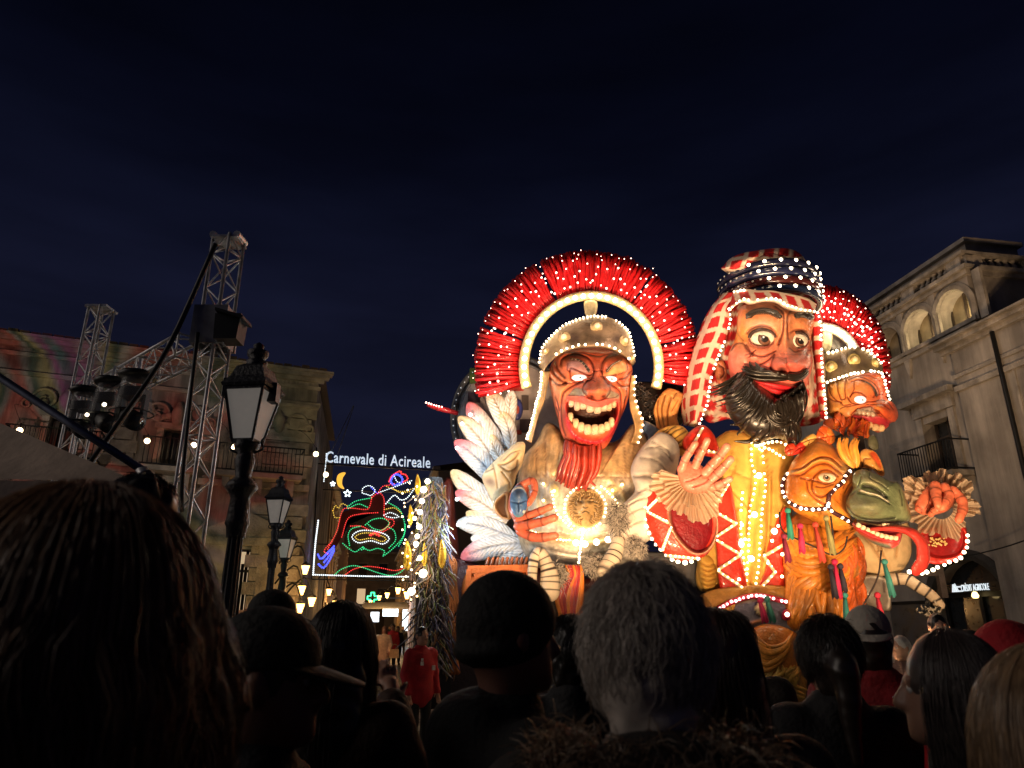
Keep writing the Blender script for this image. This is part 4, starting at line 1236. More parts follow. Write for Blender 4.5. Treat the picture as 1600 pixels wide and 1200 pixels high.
# tent
M_CANV = mat("beige_tent_canvas", (.62, .48, .37), .85, noise=.2, nscale=3, bump=.2, bscale=10)
tent = thing("market_tent", "beige canvas tent roof at the left edge behind the crowd", "tent", (-5.5, 7.5, 0))
q0 = V(0, 652, 7.0); q1 = V(215, 752, 6.2); q2 = V(-260, 745, 6.2); q3 = V(-60, 640, 7.4)
apex = V(-120, 610, 7.6); back = V(130, 730, 9.2); backl = V(-330, 735, 9.2)
m = MB()
def patch(A, B, C_, n=10, sag=.12):
    vs, fs = [], []
    for i in range(n + 1):
        for j in range(n + 1 - i):
            u, w = i / n, j / n
            p = A * (1 - u - w) + B * u + C_ * w
            p = p - np.array([0, 0, sag * 27 * u * w * (1 - u - w) / 1.0 + .0]); vs.append(p)
    idx = {}; k = 0
    for i in range(n + 1):
        for j in range(n + 1 - i): idx[i, j] = k; k += 1
    for i in range(n):
        for j in range(n - i):
            fs.append((idx[i, j], idx[i + 1, j], idx[i, j + 1]))
            if i + j < n - 1: fs.append((idx[i + 1, j], idx[i + 1, j + 1], idx[i, j + 1]))
    m.add(vs, fs)
patch(apex, q2, q1); patch(apex, q1, back); patch(apex, back, backl); patch(apex, backl, q2)
m.build("roof", M_CANV, tent)
m = MB()
for a, b in ((q2, q1), (q1, back)):
    n = 24; top = [a + (b - a) * i / n for i in range(n + 1)]
    vv = [p + (0, 0, -.01) for p in top] + [p + (0, 0, -.24 + .02 * math.sin(i * 2.1)) for i, p in enumerate(top)]
    m.add(vv, [(i, i + 1, n + 2 + i, n + 1 + i) for i in range(n)])
m.build("valance", M_CANV, tent)
for p in (q1, back, q2):
    m = MB(); v, f = bar_vf((p[0], p[1], 0), p - (0, 0, .05), .06); m.add(v, f); m.build("leg", M_ALU, tent, smooth=False)

# ------------------------------------------------------------------ cast iron street lamps
M_LPOST = mat("dark_blue_iron", (.022, .024, .032), .45, metal=.2, noise=.4, nscale=12, bump=.3, bscale=30)
M_LGLASS = mat("frosted_lamp_glass", (.62, .56, .50), .5, noise=.12, nscale=5)
M_LGLASS.node_tree.nodes["Principled BSDF"].inputs["Emission Color"].default_value = (1, .9, .8, 1); M_LGLASS.node_tree.nodes["Principled BSDF"].inputs["Emission Strength"].default_value = .085  # faint glow added to the glass to brighten it
def street_lamp(px, py, Y, lab, sc=1.0):
    c = V(px, py, Y); x, y, z = c
    t = thing("street_lamp", lab, "street lamp", (x, y, 0), "old iron lanterns on posts")
    R = lambda pts: [(r * sc, z + h * sc) for r, h in pts]
    rot = math.radians(38)
    def sq(pts):
        v, f = lathe_vf(R(pts), 4); ca, sa = math.cos(rot), math.sin(rot)
        v = np.stack([v[:, 0] * ca - v[:, 1] * sa, v[:, 0] * sa + v[:, 1] * ca, v[:, 2]], 1)
        return v + (x, y, 0), f
    m = MB(); v, f = sq([(.17, -.36), (.325, .26)]); m.add(v, f); m.build("glass", M_LGLASS, t, smooth=False)
    m = MB()
    for k in range(4):
        a = rot + k * math.pi / 2
        p0 = np.array([x + .18 * sc * math.cos(a), y + .18 * sc * math.sin(a), z - .37 * sc]); p1 = np.array([x + .34 * sc * math.cos(a), y + .34 * sc * math.sin(a), z + .27 * sc])
        v, f = bar_vf(p0, p1, .028 * sc); m.add(v, f)
    for r, h in ((.18, -.37), (.335, .26)):
        v, f = sq([(r - .035, h - .02), (r + .012, h - .02), (r + .012, h + .02), (r - .035, h + .02), (r - .035, h - .02)]); m.add(v, f)
    m.build("lantern_frame", M_LPOST, t, smooth=False)
    m = MB(); v, f = sq([(.38, .28), (.40, .31), (.30, .42), (.24, .56), (.12, .62), (.0, .62)]); m.add(v, f); m.build("hood", M_LPOST, t, smooth=False)
    m = MB()
    v, f = lathe_vf(R([(.12, .60), (.13, .66), (.08, .69), (.13, .74), (.13, .8), (.06, .83), (.07, .88), (.0, .93)]), 12, (x, y, 0)); m.add(v, f); m.build("finial", M_LPOST, t)
    m = MB()
    prof = [(.0, -.37), (.16, -.37), (.14, -.45), (.09, -.52), (.12, -.58), (.1, -.7), (.09, -.8), (.16, -.86), (.19, -.92), (.14, -.98), (.11, -1.05), (.13, -1.3), (.14, -1.34), (.12, -1.38), (.105, -1.5)]
    v, f = lathe_vf(R(prof), 16, (x, y, 0)); m.add(v, f); m.build("capital", M_LPOST, t)
    m = MB(); zt_ = z - 1.5 * sc; n = 24; th = np.linspace(0, 2 * math.pi, n, endpoint=False)
    zs = np.linspace(zt_, .9, 6); rr = np.linspace(.085, .12, 6) * sc
    vv = np.array([[x + r * (1 - .12 * (k % 2)) * math.cos(a), y + r * (1 - .12 * (k % 2)) * math.sin(a), zz] for zz, r in zip(zs, rr) for k, a in enumerate(th)])
    ff = [(i * n + j, i * n + (j + 1) % n, (i + 1) * n + (j + 1) % n, (i + 1) * n + j) for i in range(5) for j in range(n)]
    m.add(vv, ff); m.build("fluted_post", M_LPOST, t, smooth=False)
    m = MB(); v, f = lathe_vf([(.12, .9), (.17, .86), (.17, .8), (.14, .7), (.2, .2), (.26, .16), (.28, 0)], 16, (x, y, 0)); m.add(v, f); m.build("base", M_LPOST, t)
    for s in (-1, 1):
        m = MB(); P = spline([(x + s * .1 * sc, y, z - .5 * sc), (x + s * .2 * sc, y, z - .45 * sc), (x + s * .17 * sc, y, z - .36 * sc), (x + s * .22 * sc, y, z - .3 * sc)], n=10)
        v, f = tube_vf(P, .014 * sc, 5); m.add(v, f); m.build("scroll_bracket", M_LPOST, t)
    return t
street_lamp(392, 645, 7.0, "large nearest lantern on a fluted iron post, beside the truss tower", .84)
street_lamp(434, 797, 16.0, "middle sized lantern on a post behind the large one", .84)
street_lamp(447, 855, 22.0, "smallest lantern on a post, nearest to the street", .9)
# small camera boxes clamped to the large lantern
for dx, dy in ((-34, 2), (36, 10)):
    p = V(392 + dx, 605 + dy, 7.0)
    m = MB(); v, f = box_vf(p + (-.045, -.06, -.1), p + (.045, .06, .1)); m.add(v, f)
    tag(m.build("junction_box", M_BLACK, smooth=False), "black box on the %s side of the large lantern" % ("left" if dx < 0 else "right"), "box")
# ================================================================== the carnival float
M_PAINT = mat("glossy_float_paint", attr=True, rough=.42, coat=.28, spec=.35, noise=.22, nscale=9, bump=.32, bscale=22)
M_CLOTH = mat("painted_cloth", attr=True, rough=.75, noise=.15, nscale=6, bump=.15, bscale=30)
M_HAIRB = mat("lacquered_black_hair", attr=True, rough=.32, coat=.2, noise=.2)
M_BRONZE = mat("bronze_paint", attr=True, rough=.45, metal=.25, coat=.2, noise=.45, nscale=4, bump=.35, bscale=14)
M_BULB = emit("float_bulb", (1.0, .72, .36), 9.0)
M_BULBW = emit("float_bulb_white", (1.0, .82, .54), 8.5)
M_BULBP = emit("float_bulb_pink", (1.0, .58, .46), 8.0)
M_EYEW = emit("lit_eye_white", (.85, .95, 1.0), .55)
DRED = (.10, .008, .006)

def ctube(mb, P, R, n=8, colfn=None, flat=1.0, up=None, both=True):
    P = np.asarray(P, float); R = np.broadcast_to(np.asarray(R, float), (len(P),)).copy()
    P, R = round_tip(P, R)
    if both: P, R = round_tip(P, R, True)
    k = len(P)
    L = np.concatenate([[0], np.cumsum(np.linalg.norm(np.diff(P, axis=0), axis=1))]); t = L / L[-1]
    C = np.repeat(np.array([colfn(q) for q in t]), n, axis=0)
    v, f = tube_vf(P, R, n, flat, up); mb.add(v, f, C)

class Strip(Relief):
    """sculpted band between two traced edges A and B; prof(u, v) is its swelling in view units"""
    def __init__(self, zm, A, B, Y0, prof, feats=(), col=(.5, .5, .5), thick=20, cols=None):
        self.zm, self.Y0, self.prof, self.feats, self.col, self.thick, self.cols = zm, Y0, prof, list(feats), np.array(col, float), thick, cols
        self.A, self.B = spline(A, n=121), spline(B, n=121); self.unit = zm.u(Y0); self.tilt = (0, 0); self.c = np.zeros(2)
    def P(self, u, v):
        i = np.clip(np.asarray(u) * 120, 0, 120)
        g = lambda C: np.stack([np.interp(i, np.arange(121), C[:, j]) for j in (0, 1)], -1)
        v = np.asarray(v)[..., None]
        return g(self.A) * (1 - v) + g(self.B) * v
    def ev(self, u, v):
        P = self.P(u, v); h = self.prof(u, v)
        C = np.tile(self.col, (len(P), 1))
        if self.cols is not None: C = self.cols(u, v, C)
        R = Relief.__new__(Relief); R.rho = lambda Q: np.zeros(len(Q)); R.D = 0; R.a = 2; R.b = .5; R.col = self.col; R.cols = None; R.feats = self.feats; R.c = self.c; R.tilt = (0, 0)
        if self.feats:
            dh, C2 = R.eval(P)
            if self.cols is None: C = C2
            h = h + dh
        return P, h, C
    def uvpt(self, u, v, lift=0):
        u = np.atleast_1d(np.asarray(u, float)); v = np.broadcast_to(np.asarray(v, float), u.shape)
        P, h, _ = self.ev(u, v)
        return self.zm.at(P, self.Y0 - (h + lift) * self.unit)
    def mesh(self, mb=None, nu=80, nv=24):
        mb = mb or MB()
        U, W = np.meshgrid(np.linspace(0, 1, nu), np.linspace(0, 1, nv), indexing='ij')
        P, h, C = self.ev(U.ravel(), W.ravel())
        fr = self.zm.at(P, self.Y0 - h * self.unit)
        bk = fr + np.array([0, self.thick * self.unit, 0])
        i = np.arange(nu - 1)[:, None] * nv; j = np.arange(nv - 1)[None, :]
        q = np.stack([i + j, i + nv + j, i + nv + j + 1, i + j + 1], -1).reshape(-1, 4)
        N = nu * nv; f = q.tolist() + (q[:, ::-1] + N).tolist()
        e = [k for k in range(nv)] + [k * nv + nv - 1 for k in range(1, nu)] + [(nu - 1) * nv + k for k in range(nv - 2, -1, -1)] + [k * nv for k in range(nu - 2, 0, -1)]
        f += [(a, b, b + N, a + N) for a, b in zip(e, e[1:] + e[:1])]
        mb.add(np.vstack([fr, bk]), f, np.vstack([C, C * .7]))
        return mb

BR_ = np.random.default_rng(99)
def bulbs(parent, P, r, material=None, name="bulb_string"):
    m = MB()
    for p in np.asarray(P):
        if BR_.random() > .05: add_balls(m, [p + BR_.normal(size=3) * r * .18], r * BR_.uniform(.78, 1.15))
    return m.build(name, material or M_BULB, parent, kind="stuff")
def bulb_path(parent, zm, pts, Y, r=2.4, step=6.5, material=None, lift=0, closed=False, name="bulb_string"):
    """string of small bulbs: r and step in photograph pixels; Y a distance or a Relief to sit on"""
    q = spline(pts, step=step * zm.s, closed=closed)
    if isinstance(Y, Relief): P = Y.pt(q, lift); rr = r * mpp(Y.Y0)
    else: P = zm.at(q, Y); rr = r * mpp(float(np.mean(Y)))
    return bulbs(parent, P, rr, material, name)
def big_bulb(parent, P, r, material=None, name="bulb"):
    m = MB(); v, f = uvsphere(10, 7); m.add(v * r + np.asarray(P), f)
    return m.build(name, material or M_BULBW, parent)
def lamp(parent, P, energy, col=(1, .74, .42), size=.12, name="float_fill"):  # added point light without a body, hung before a figure to brighten it
    l = bpy.data.lights.new(name, 'POINT'); l.energy = energy; l.color = col; l.shadow_soft_size = size
    o = bpy.data.objects.new(name, l); scene.collection.objects.link(o); o.parent = parent
    o.location = [float(x) for x in np.asarray(P) - WPOS[parent.name]]
    return o
def tooth(parent, rel, c, w, h, lift, col=(.72, .58, .42), d=45, tilt=0.0):
    v, f = uvsphere(10, 8)
    s = np.sign(v) * np.abs(v) ** .62
    u = rel.unit; Pc = rel.zm.at(np.array(c, float), float(rel.Y(c)[0] if lift is None else rel.Y0 - lift * u))
    a = math.radians(tilt); x, z = s[:, 0] * w / 2, s[:, 2] * h / 2
    vv = np.stack([x * math.cos(a) - z * math.sin(a), s[:, 1] * d, x * math.sin(a) + z * math.cos(a)], 1) * u
    m = MB(); m.add(vv + Pc, f, np.array(col) * (1 - .25 * np.clip(s[:, 2:3], 0, 1)))
    return m.build("tooth", M_PAINT, parent)
def eye(parent, rel, c, rx, ry, lift, iris=None, ir=40, white=(.8, .78, .72), matl=None, name="eye"):
    u = rel.unit; v, f = uvsphere(24, 16); P0 = rel.zm.at(np.array(c, float), rel.Y0 - lift * u)
    C = np.tile(np.array(white), (len(v), 1))
    vv = np.stack([v[:, 0] * rx, v[:, 1] * ry * .8, v[:, 2] * ry], 1) * u
    m = MB(); m.add(vv + P0, f, C); o = m.build(name, matl or M_PAINT, parent)
    if iris:
        dx, dy, col, pr = iris
        for nm, r, cl, push in (("iris", ir, col, .80), ("pupil", ir * pr, (.01, .008, .008), .86), ("eye_glint", ir * .14, (.9, .9, .9), .93)):
            th = np.linspace(0, 2 * math.pi, 24, endpoint=False)
            off = (-.18 * ir, -.22 * ir) if nm == "eye_glint" else (0, 0)
            cx, cy = dx + off[0], dy + off[1]
            rim = np.stack([cx + r * np.cos(th), cy + r * np.sin(th)], 1); pts = np.vstack([rim * 1.0, rim * .6 + np.array([cx, cy]) * .4, [[cx, cy]]])
            d = ry * .8 * np.sqrt(np.clip(1 - (pts[:, 0] / rx) ** 2 - (pts[:, 1] / ry) ** 2, .02, 1)) + (2 + 3 * ("iris pupil eye_glint".split().index(nm) + 1)) * ry / 100
            W = rel.zm.at(np.array(c) + pts, rel.Y0 - (lift + d) * u); n = 24
            cc = np.tile(np.array(cl, float), (len(pts), 1))
            if nm == "iris": cc[:n] = np.array(cl) * .25
            m = MB(); m.add(W, [(i, (i + 1) % n, n + (i + 1) % n, n + i) for i in range(n)] + [(n + i, n + (i + 1) % n, 2 * n) for i in range(n)], cc)
            m.build(nm, M_PAINT, o)
    return o

def crest(parent, c, ri, ro, segs, Y, dY, layers, rows, seed, spacing=3.0, wr=2.2):
    r = np.random.default_rng(seed); u = mpp(Y, 500)
    for a0, a1 in segs:
        m = MB(); n = int(math.radians(abs(a1 - a0)) * (ro[0] + ri[0]) / 2 / spacing)
        for L in range(layers):
            for k in range(n):
                a = math.radians(a0 + (a1 - a0) * (k + .5 + .3 * r.normal()) / n)
                s = np.linspace(0, 1, 5); jit = r.normal() * .012; ln = 1 + r.normal() * .007
                aa = a + jit * s + .008 * np.sin(s * 7 + r.uniform(0, 6))
                px = c[0] + np.cos(aa) * (ri[0] + (ro[0] * ln - ri[0]) * s); py = c[1] - np.sin(aa) * (ri[1] + (ro[1] * ln - ri[1]) * s)
                Yk = Y + dY * (L / max(1, layers - 1)) + .12 * np.sin(s * 3) * -1 + r.normal() * .02
                R = np.array([.9, 1.1, 1.25, 1.35, 1.2]) * wr * u * (.85 + .3 * r.random())
                col = np.array([.68, .014, .02]) * (.7 + .45 * r.random())
                v, f = tube_vf(V(px, py, Yk), R, 5); m.add(v, f, np.clip(col, 0, 1))
        nn = int(abs(a1 - a0) * 1.5); A_c = np.radians(np.linspace(a0, a1, nn)); wv = (np.arange(nn) % 2) * .05; ring = []      # pleated backing sheet
        for s in np.linspace(0, .985, 5): ring.append(V(c[0] + np.cos(A_c) * (ri[0] + (ro[0] - ri[0]) * s), c[1] - np.sin(A_c) * (ri[1] + (ro[1] - ri[1]) * s), Y + .12 + wv))
        b0 = np.vstack(ring); b1 = b0 + (0, .06, 0); q = np.array([(i * nn + j, i * nn + j + 1, (i + 1) * nn + j + 1, (i + 1) * nn + j) for i in range(4) for j in range(nn - 1)])
        m.add(b0, q, (.55, .010, .014)); m.add(b1, q[:, ::-1], (.4, .01, .012))
        m.build("crest_plume", M_PAINT, parent)
        for fr, cnt, rad in rows:
            aa = np.radians(np.linspace(a0, a1, max(2, int(abs(a1 - a0) / 60 * cnt))) + r.normal(size=max(2, int(abs(a1 - a0) / 60 * cnt))) * 1.3)
            q = fr + r.normal(size=len(aa)) * .045
            px = c[0] + np.cos(aa) * (ri[0] + (ro[0] - ri[0]) * q); py = c[1] - np.sin(aa) * (ri[1] + (ro[1] - ri[1]) * q)
            bulbs(parent, V(px, py, Y - .2), rad * .72 * u, M_BULBP, "crest_lights")

# ------------------------------------------------------------------ first centurion
YC = 14.2
ZA = Z(830, 480, 8); ZT = Z(700, 700, 8); ZL = Z(840, 740, 8)
cent = thing("centurion_figure", "grinning red faced centurion figure with a full round red crest, left on the float", "float figure", V(920, 960, 15.0))
crest(cent, (918, 573), (104, 110), (175, 179), [(195, 160.3), (157.7, 117.7), (114.8, 54.7), (52.3, 16.7), (14.3, -9)], 14.55, .5, 3, [(.30, 11, 2.0), (.52, 13, 2.2), (.7, 11, 2.0), (.85, 7, 1.4), (1.0, 16, 1.1)], 3)
m = MB(); th = np.radians(np.linspace(197, -17, 60)); P = V(924 + 105.5 * np.cos(th), 573 - 111 * np.sin(th), 14.35); v, f = tube_vf(P, 8.0 * mpp(14.35, 500), 10, flat=1.0); m.add(v, f, (.80, .66, .34)); arch = m.build("crest_arch", M_PAINT, cent)
th = np.radians(np.linspace(194, -14, 31))
for a in th: big_bulb(arch, V(924 + 105 * math.cos(a), 573 - 111 * math.sin(a), 14.35 - .13), 3.9 * mpp(14.2, 500))
m = Relief(ZA, [(665, -70), (820, -70), (800, 120), (690, 120)], 14.3, 40, col=(.72, .6, .36), a=6).mesh(n=40, m=8); m.build("crest_strut", M_BRONZE, cent)
face_o = [(350, 560), (270, 680), (215, 800), (225, 950), (255, 1090), (290, 1240), (330, 1400), (370, 1560), (420, 1660), (520, 1720), (640, 1770), (800, 1790), (920, 1760), (1000, 1650), (1070, 1500), (1140, 1340), (1205, 1180), (1235, 1050), (1250, 900), (1265, 780), (1230, 650), (1130, 570), (980, 520), (780, 480), (560, 500)]
SK = (.76, .145, .06); SKL = (.80, .36, .15); SKD = (.42, .09, .05)
G = lambda pts, w=18, d=42, s=.97: ('g', pts, w, d, DRED, s)
def skin1(P, rho, C):
    n = vnoise(P, .012, 4)[:, None]
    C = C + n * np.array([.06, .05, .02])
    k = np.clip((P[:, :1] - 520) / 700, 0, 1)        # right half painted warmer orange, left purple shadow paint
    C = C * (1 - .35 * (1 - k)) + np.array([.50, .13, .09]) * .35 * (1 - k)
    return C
f1 = [('b', (600, 730), (190, 110), -8, 75), ('b', (1080, 740), (160, 110), 8, 75), ('b', (360, 1000), (120, 170), 0, 70, SKL, .7), ('b', (1160, 1040), (90, 130), 0, 70, (.75, .2, .08), .6),
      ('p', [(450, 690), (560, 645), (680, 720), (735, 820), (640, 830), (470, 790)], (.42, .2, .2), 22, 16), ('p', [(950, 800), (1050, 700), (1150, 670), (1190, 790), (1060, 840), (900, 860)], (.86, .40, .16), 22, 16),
      ('r', [(835, 800), (835, 880), (840, 980)], 75, 130), ('b', (835, 1060), (135, 110), 0, 330, (.78, .16, .06), .6), ('b', (690, 1030), (75, 80), 0, 130), ('b', (955, 1030), (60, 75), 0, 130),
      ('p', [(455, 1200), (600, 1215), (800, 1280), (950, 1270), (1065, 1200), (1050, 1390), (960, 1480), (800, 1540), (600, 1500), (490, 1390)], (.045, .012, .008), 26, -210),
      ('p', [(465, 1105), (650, 1115), (800, 1170), (1000, 1120), (1100, 1090), (1075, 1215), (940, 1245), (800, 1260), (620, 1225), (465, 1195)], (.60, .12, .10), 20, 35),
      ('r', [(440, 1380), (510, 1570), (640, 1660), (800, 1690), (930, 1650), (1030, 1530), (1065, 1380)], 55, 105, (.62, .022, .04), 1.0), ('r', [(440, 1200), (440, 1300), (440, 1390)], 26, 50, (.6, .03, .04), .9), ('r', [(1075, 1200), (1080, 1300), (1065, 1390)], 26, 50, (.6, .03, .04), .9),
      ('p', [(470, 1095), (555, 1010), (680, 1040), (690, 1105), (500, 1112)], (.30, .26, .22), 12, 25), ('p', [(930, 1130), (975, 1040), (1085, 1080), (1085, 1140)], (.36, .28, .20), 12, 25),
      G([(370, 720), (385, 650), (480, 600), (600, 598), (700, 630), (760, 700), (785, 800)]), G([(880, 800), (890, 700), (950, 620), (1050, 590), (1150, 600), (1230, 690)]), G([(440, 560), (620, 570), (720, 590), (850, 612), (980, 580), (1080, 560)], 10, 14),
      G([(790, 800), (880, 790)], 10, 18), G([(640, 930), (520, 980), (420, 1050), (385, 1140), (372, 1300), (390, 1480), (430, 1600)], 16, 34), G([(960, 960), (1050, 1000), (1110, 1060), (1122, 1150), (1120, 1300), (1085, 1480)], 15, 32),
      G([(300, 680), (335, 780), (420, 880)]), G([(255, 740), (290, 830), (380, 920), (430, 940)]), G([(228, 880), (330, 965), (430, 952)]), G([(1250, 800), (1180, 880), (1100, 900)]), G([(1235, 980), (1150, 990), (1080, 940)]), G([(430, 950), (520, 945), (660, 935)], 10, 14), G([(310, 1250), (340, 1330), (330, 1420)], 11, 16),
      G([(690, 890), (740, 880), (785, 890)], 8, 12), G([(700, 920), (760, 910), (800, 930)], 8, 12), G([(900, 880), (960, 930), (1010, 960)], 9, 12), G([(1190, 1010), (1195, 1100), (1160, 1190)], 10, 14), G([(470, 1100), (640, 1110), (720, 1140)], 8, 12), G([(930, 1140), (1040, 1130), (1095, 1095)], 8, 12),
      G([(480, 800), (500, 760), (600, 800), (720, 850), (780, 830)], 11, 20), G([(480, 800), (500, 900), (560, 930)], 11, 20), G([(870, 865), (960, 870), (1060, 840)], 11, 20), G([(460, 700), (450, 780), (480, 800)], 9, 12), G([(1190, 690), (1200, 790), (1060, 850)], 9, 12)]
f1 += [G([(700, 930), (655, 990), (650, 1050), (700, 1110), (770, 1150), (840, 1165), (920, 1140), (975, 1080), (985, 1010), (950, 950)], 13, 40, .9), ('b', (755, 1120), (34, 22), 15, -70, (.06, .008, .006), 1.0), ('b', (905, 1115), (34, 22), -15, -70, (.06, .008, .006), 1.0), ('b', (850, 1040), (60, 45), 0, 20, (.86, .30, .14), .6), G([(790, 800), (770, 880), (720, 930)], 11, 26), G([(880, 800), (900, 880), (940, 940)], 11, 26), G([(600, 655), (660, 700)], 9, 14), G([(300, 1120), (330, 1200), (350, 1290)], 11, 22), G([(1180, 1120), (1160, 1240), (1120, 1380)], 11, 22)]  # nose shading painted in: dark outline and nostrils, lighter tip
for k in range(7):
    x = 560 + k * 75; f1.append(('g', [(x, 1600 + 60 * math.sin(k / 6 * 3.1)), (x - 6 + 2 * k, 1655 + 60 * math.sin(k / 6 * 3.1))], 8, 20, (.25, .01, .015), .8))
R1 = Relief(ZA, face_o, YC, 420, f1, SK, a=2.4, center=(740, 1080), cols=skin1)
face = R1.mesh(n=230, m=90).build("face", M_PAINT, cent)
for c, rx, ry, d in (((605, 882), 92, 40, (8, -4)), ((985, 900), 84, 38, (25, -2))):
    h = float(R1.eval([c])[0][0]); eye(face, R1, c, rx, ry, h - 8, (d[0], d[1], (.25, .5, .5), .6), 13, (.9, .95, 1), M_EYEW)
for pts in ([(490, 645), (580, 655), (660, 710), (720, 795)], [(950, 800), (1000, 735), (1060, 690), (1130, 660)]):
    q = spline(pts, n=14); m = MB(); P = R1.pt(q, 14); rtube(m, P, np.linspace(.010, .030, 14) if pts[0][0] < 600 else np.linspace(.030, .012, 14), 8, (.03, .02, .015))
    for k in range(1, 13, 2):
        w = R1.pt([q[k] + (-12, 12), q[k] + (12, -8)], 30); rtube(m, w, .007, 5, (.5, .35, .25))
    m.build("eyebrow", M_HAIRB, face)
hm = float(R1.eval([(760, 1360)])[0][0])
for x, y, w, h in ((500, 1195, 75, 95), (572, 1235, 72, 110), (648, 1225, 88, 95), (735, 1262, 92, 100), (828, 1275, 92, 105), (912, 1250, 80, 90), (975, 1245, 66, 90), (1030, 1210, 66, 80)): tooth(face, R1, (x, y), w, h, hm + 205 - .0009 * (x - 770) ** 2, (.66, .50, .38) if x < 950 else (.72, .45, .28), 60)
for x, y, w, h in ((490, 1380, 70, 120), (556, 1455, 78, 115), (622, 1500, 84, 110), (705, 1530, 92, 120), (797, 1530, 92, 120), (880, 1520, 84, 105), (948, 1490, 78, 100), (1003, 1440, 66, 110)): tooth(face, R1, (x, y), w, h, hm + 185 - .0009 * (x - 770) ** 2, (.74, .56, .36), 60)
# red beard of sculpted locks
bd = MB(); r = np.random.default_rng(5)
for k in range(26):
    u = (k + .5) / 26 if k < 18 else r.random()
    x0 = 430 + u * 500; y0 = 1660 + 95 * math.sin(u * math.pi)
    x2 = 360 + u * 480; y2 = 1990 + 90 * u
    x3 = 340 + (u ** .8) * 480; y3 = 2120 + 140 * math.sin(u * 2.6) - (60 if u > .8 else 0)
    pts = spline([(x0, y0), (x0 - 6, y0 + 130), ((x0 + x2) / 2 + 35, (y0 + y2) / 2 + 20), (x2 + 70 * math.sin(u * 3), y2), (x3 - 20, y3), (x3 - 60 + 120 * u, y3 + 55)], n=16)
    P = ZA.at(pts, YC - (300 - 120 * abs(u - .5) + 25 * r.normal() - np.linspace(0, 150, 16)) * R1.unit)
    cl = np.array([.22, .016, .008]) * (.7 + .6 * r.random()); ctube(bd, P, np.array([22, 30, 34, 35, 34, 34, 33, 33, 32, 32, 31, 30, 27, 22, 15, 8]) * R1.unit, 7, lambda t, c=cl: c * (1 + .9 * (t > .25) * (1 - t)))
bd.build("beard", M_PAINT, cent)
# helmet
hA = [(150, 800), (225, 690), (330, 595), (450, 532), (600, 496), (780, 482), (950, 500), (1100, 560), (1200, 620), (1275, 720)]
hB = [(95, 720), (130, 520), (220, 395), (380, 245), (560, 160), (760, 112), (960, 125), (1130, 210), (1240, 360), (1305, 680)]
def prof_h(u, v): return 430 * np.sqrt(np.clip(1 - np.abs(2 * u - 1) ** 2.4, 0, 1)) * (1.05 - .75 * v ** 1.5) + 20
H1 = Strip(ZA, hA, hB, YC, prof_h, [('b', (540, 390), (110, 80), 0, 0, (.07, .045, .04), .9), ('b', (1080, 400), (90, 80), 0, 0, (.07, .045, .04), .9), ('b', (800, 380), (120, 120), 0, 0, (.13, .09, .07), .8), ('b', (280, 430), (130, 110), -40, 0, (.5, .4, .22), .9), ('b', (1230, 480), (60, 140), 0, 0, (.42, .32, .18), .9)], (.30, .21, .13), 60)
helm = H1.mesh(nu=90, nv=26).build("helmet", M_BRONZE, cent)
u = np.linspace(.02, .98, 40); bulbs(helm, H1.uvpt(u, 1.0, 25), 1.8 * mpp(YC), M_BULBW, "rim_bulbs")
u = np.linspace(.2, .93, 14); bulbs(helm, H1.uvpt(u, .06, 22), 2.1 * mpp(YC), M_BULBW, "brow_bulbs")
for u_, v_, rr in ((.31, .50, 78), (.56, .62, 78), (.80, .52, 66), (.13, .6, 48), (.95, .35, 40)):
    P0 = H1.uvpt(u_, v_)[0]; th = np.array([(u_ - .5) * 1.6, 0]); nrm = np.array([math.sin(th[0]) * .8, -1, -.15]); nrm /= np.linalg.norm(nrm)
    prof = [(1.0, -.1), (1.0, .12), (.8, .25), (.62, .22), (.60, .5), (.5, .72), (.28, .92), (0, 1.0)]
    s = [P0 + nrm * (b + .35) * rr * .9 * R1.unit for a, b in prof]; m = MB(); v, f = tube_vf(np.array(s), np.maximum([a * rr * R1.unit for a, b in prof], 1e-3), 18); m.add(v, f, np.repeat(np.array([(.4, .3, .16)] * 4 + [(.55, .42, .22)] * 2 + [(.85, .72, .55)] * 2), 18, axis=0))
    m.build("helmet_stud", M_BRONZE, helm)
for A, B, nm in (([(235, 800), (200, 1000), (160, 1180), (110, 1300), (60, 1470), (5, 1690)], [(120, 790), (110, 1000), (60, 1180), (30, 1320), (-10, 1480), (-60, 1660)], 1), ([(1255, 850), (1235, 1050), (1240, 1250), (1300, 1500), (1250, 1690)], [(1305, 850), (1295, 1080), (1345, 1270), (1405, 1450), (1340, 1710)], 2)):
    S = Strip(ZA, A, B, YC, lambda u, v: 140 - 80 * v * (1 if nm == 1 else .6) + 30 * np.sin(u * 3) - 60 * u, [], (.46, .28, .12), 50)
    g_ = S.mesh(nu=40, nv=8).build("cheek_guard", M_BRONZE, helm); bulbs(cent, S.uvpt(np.linspace(.02, .98, 24 if nm == 1 else 12), .93, 14), 2.1 * mpp(YC), M_BULBW, "guard_bulbs")
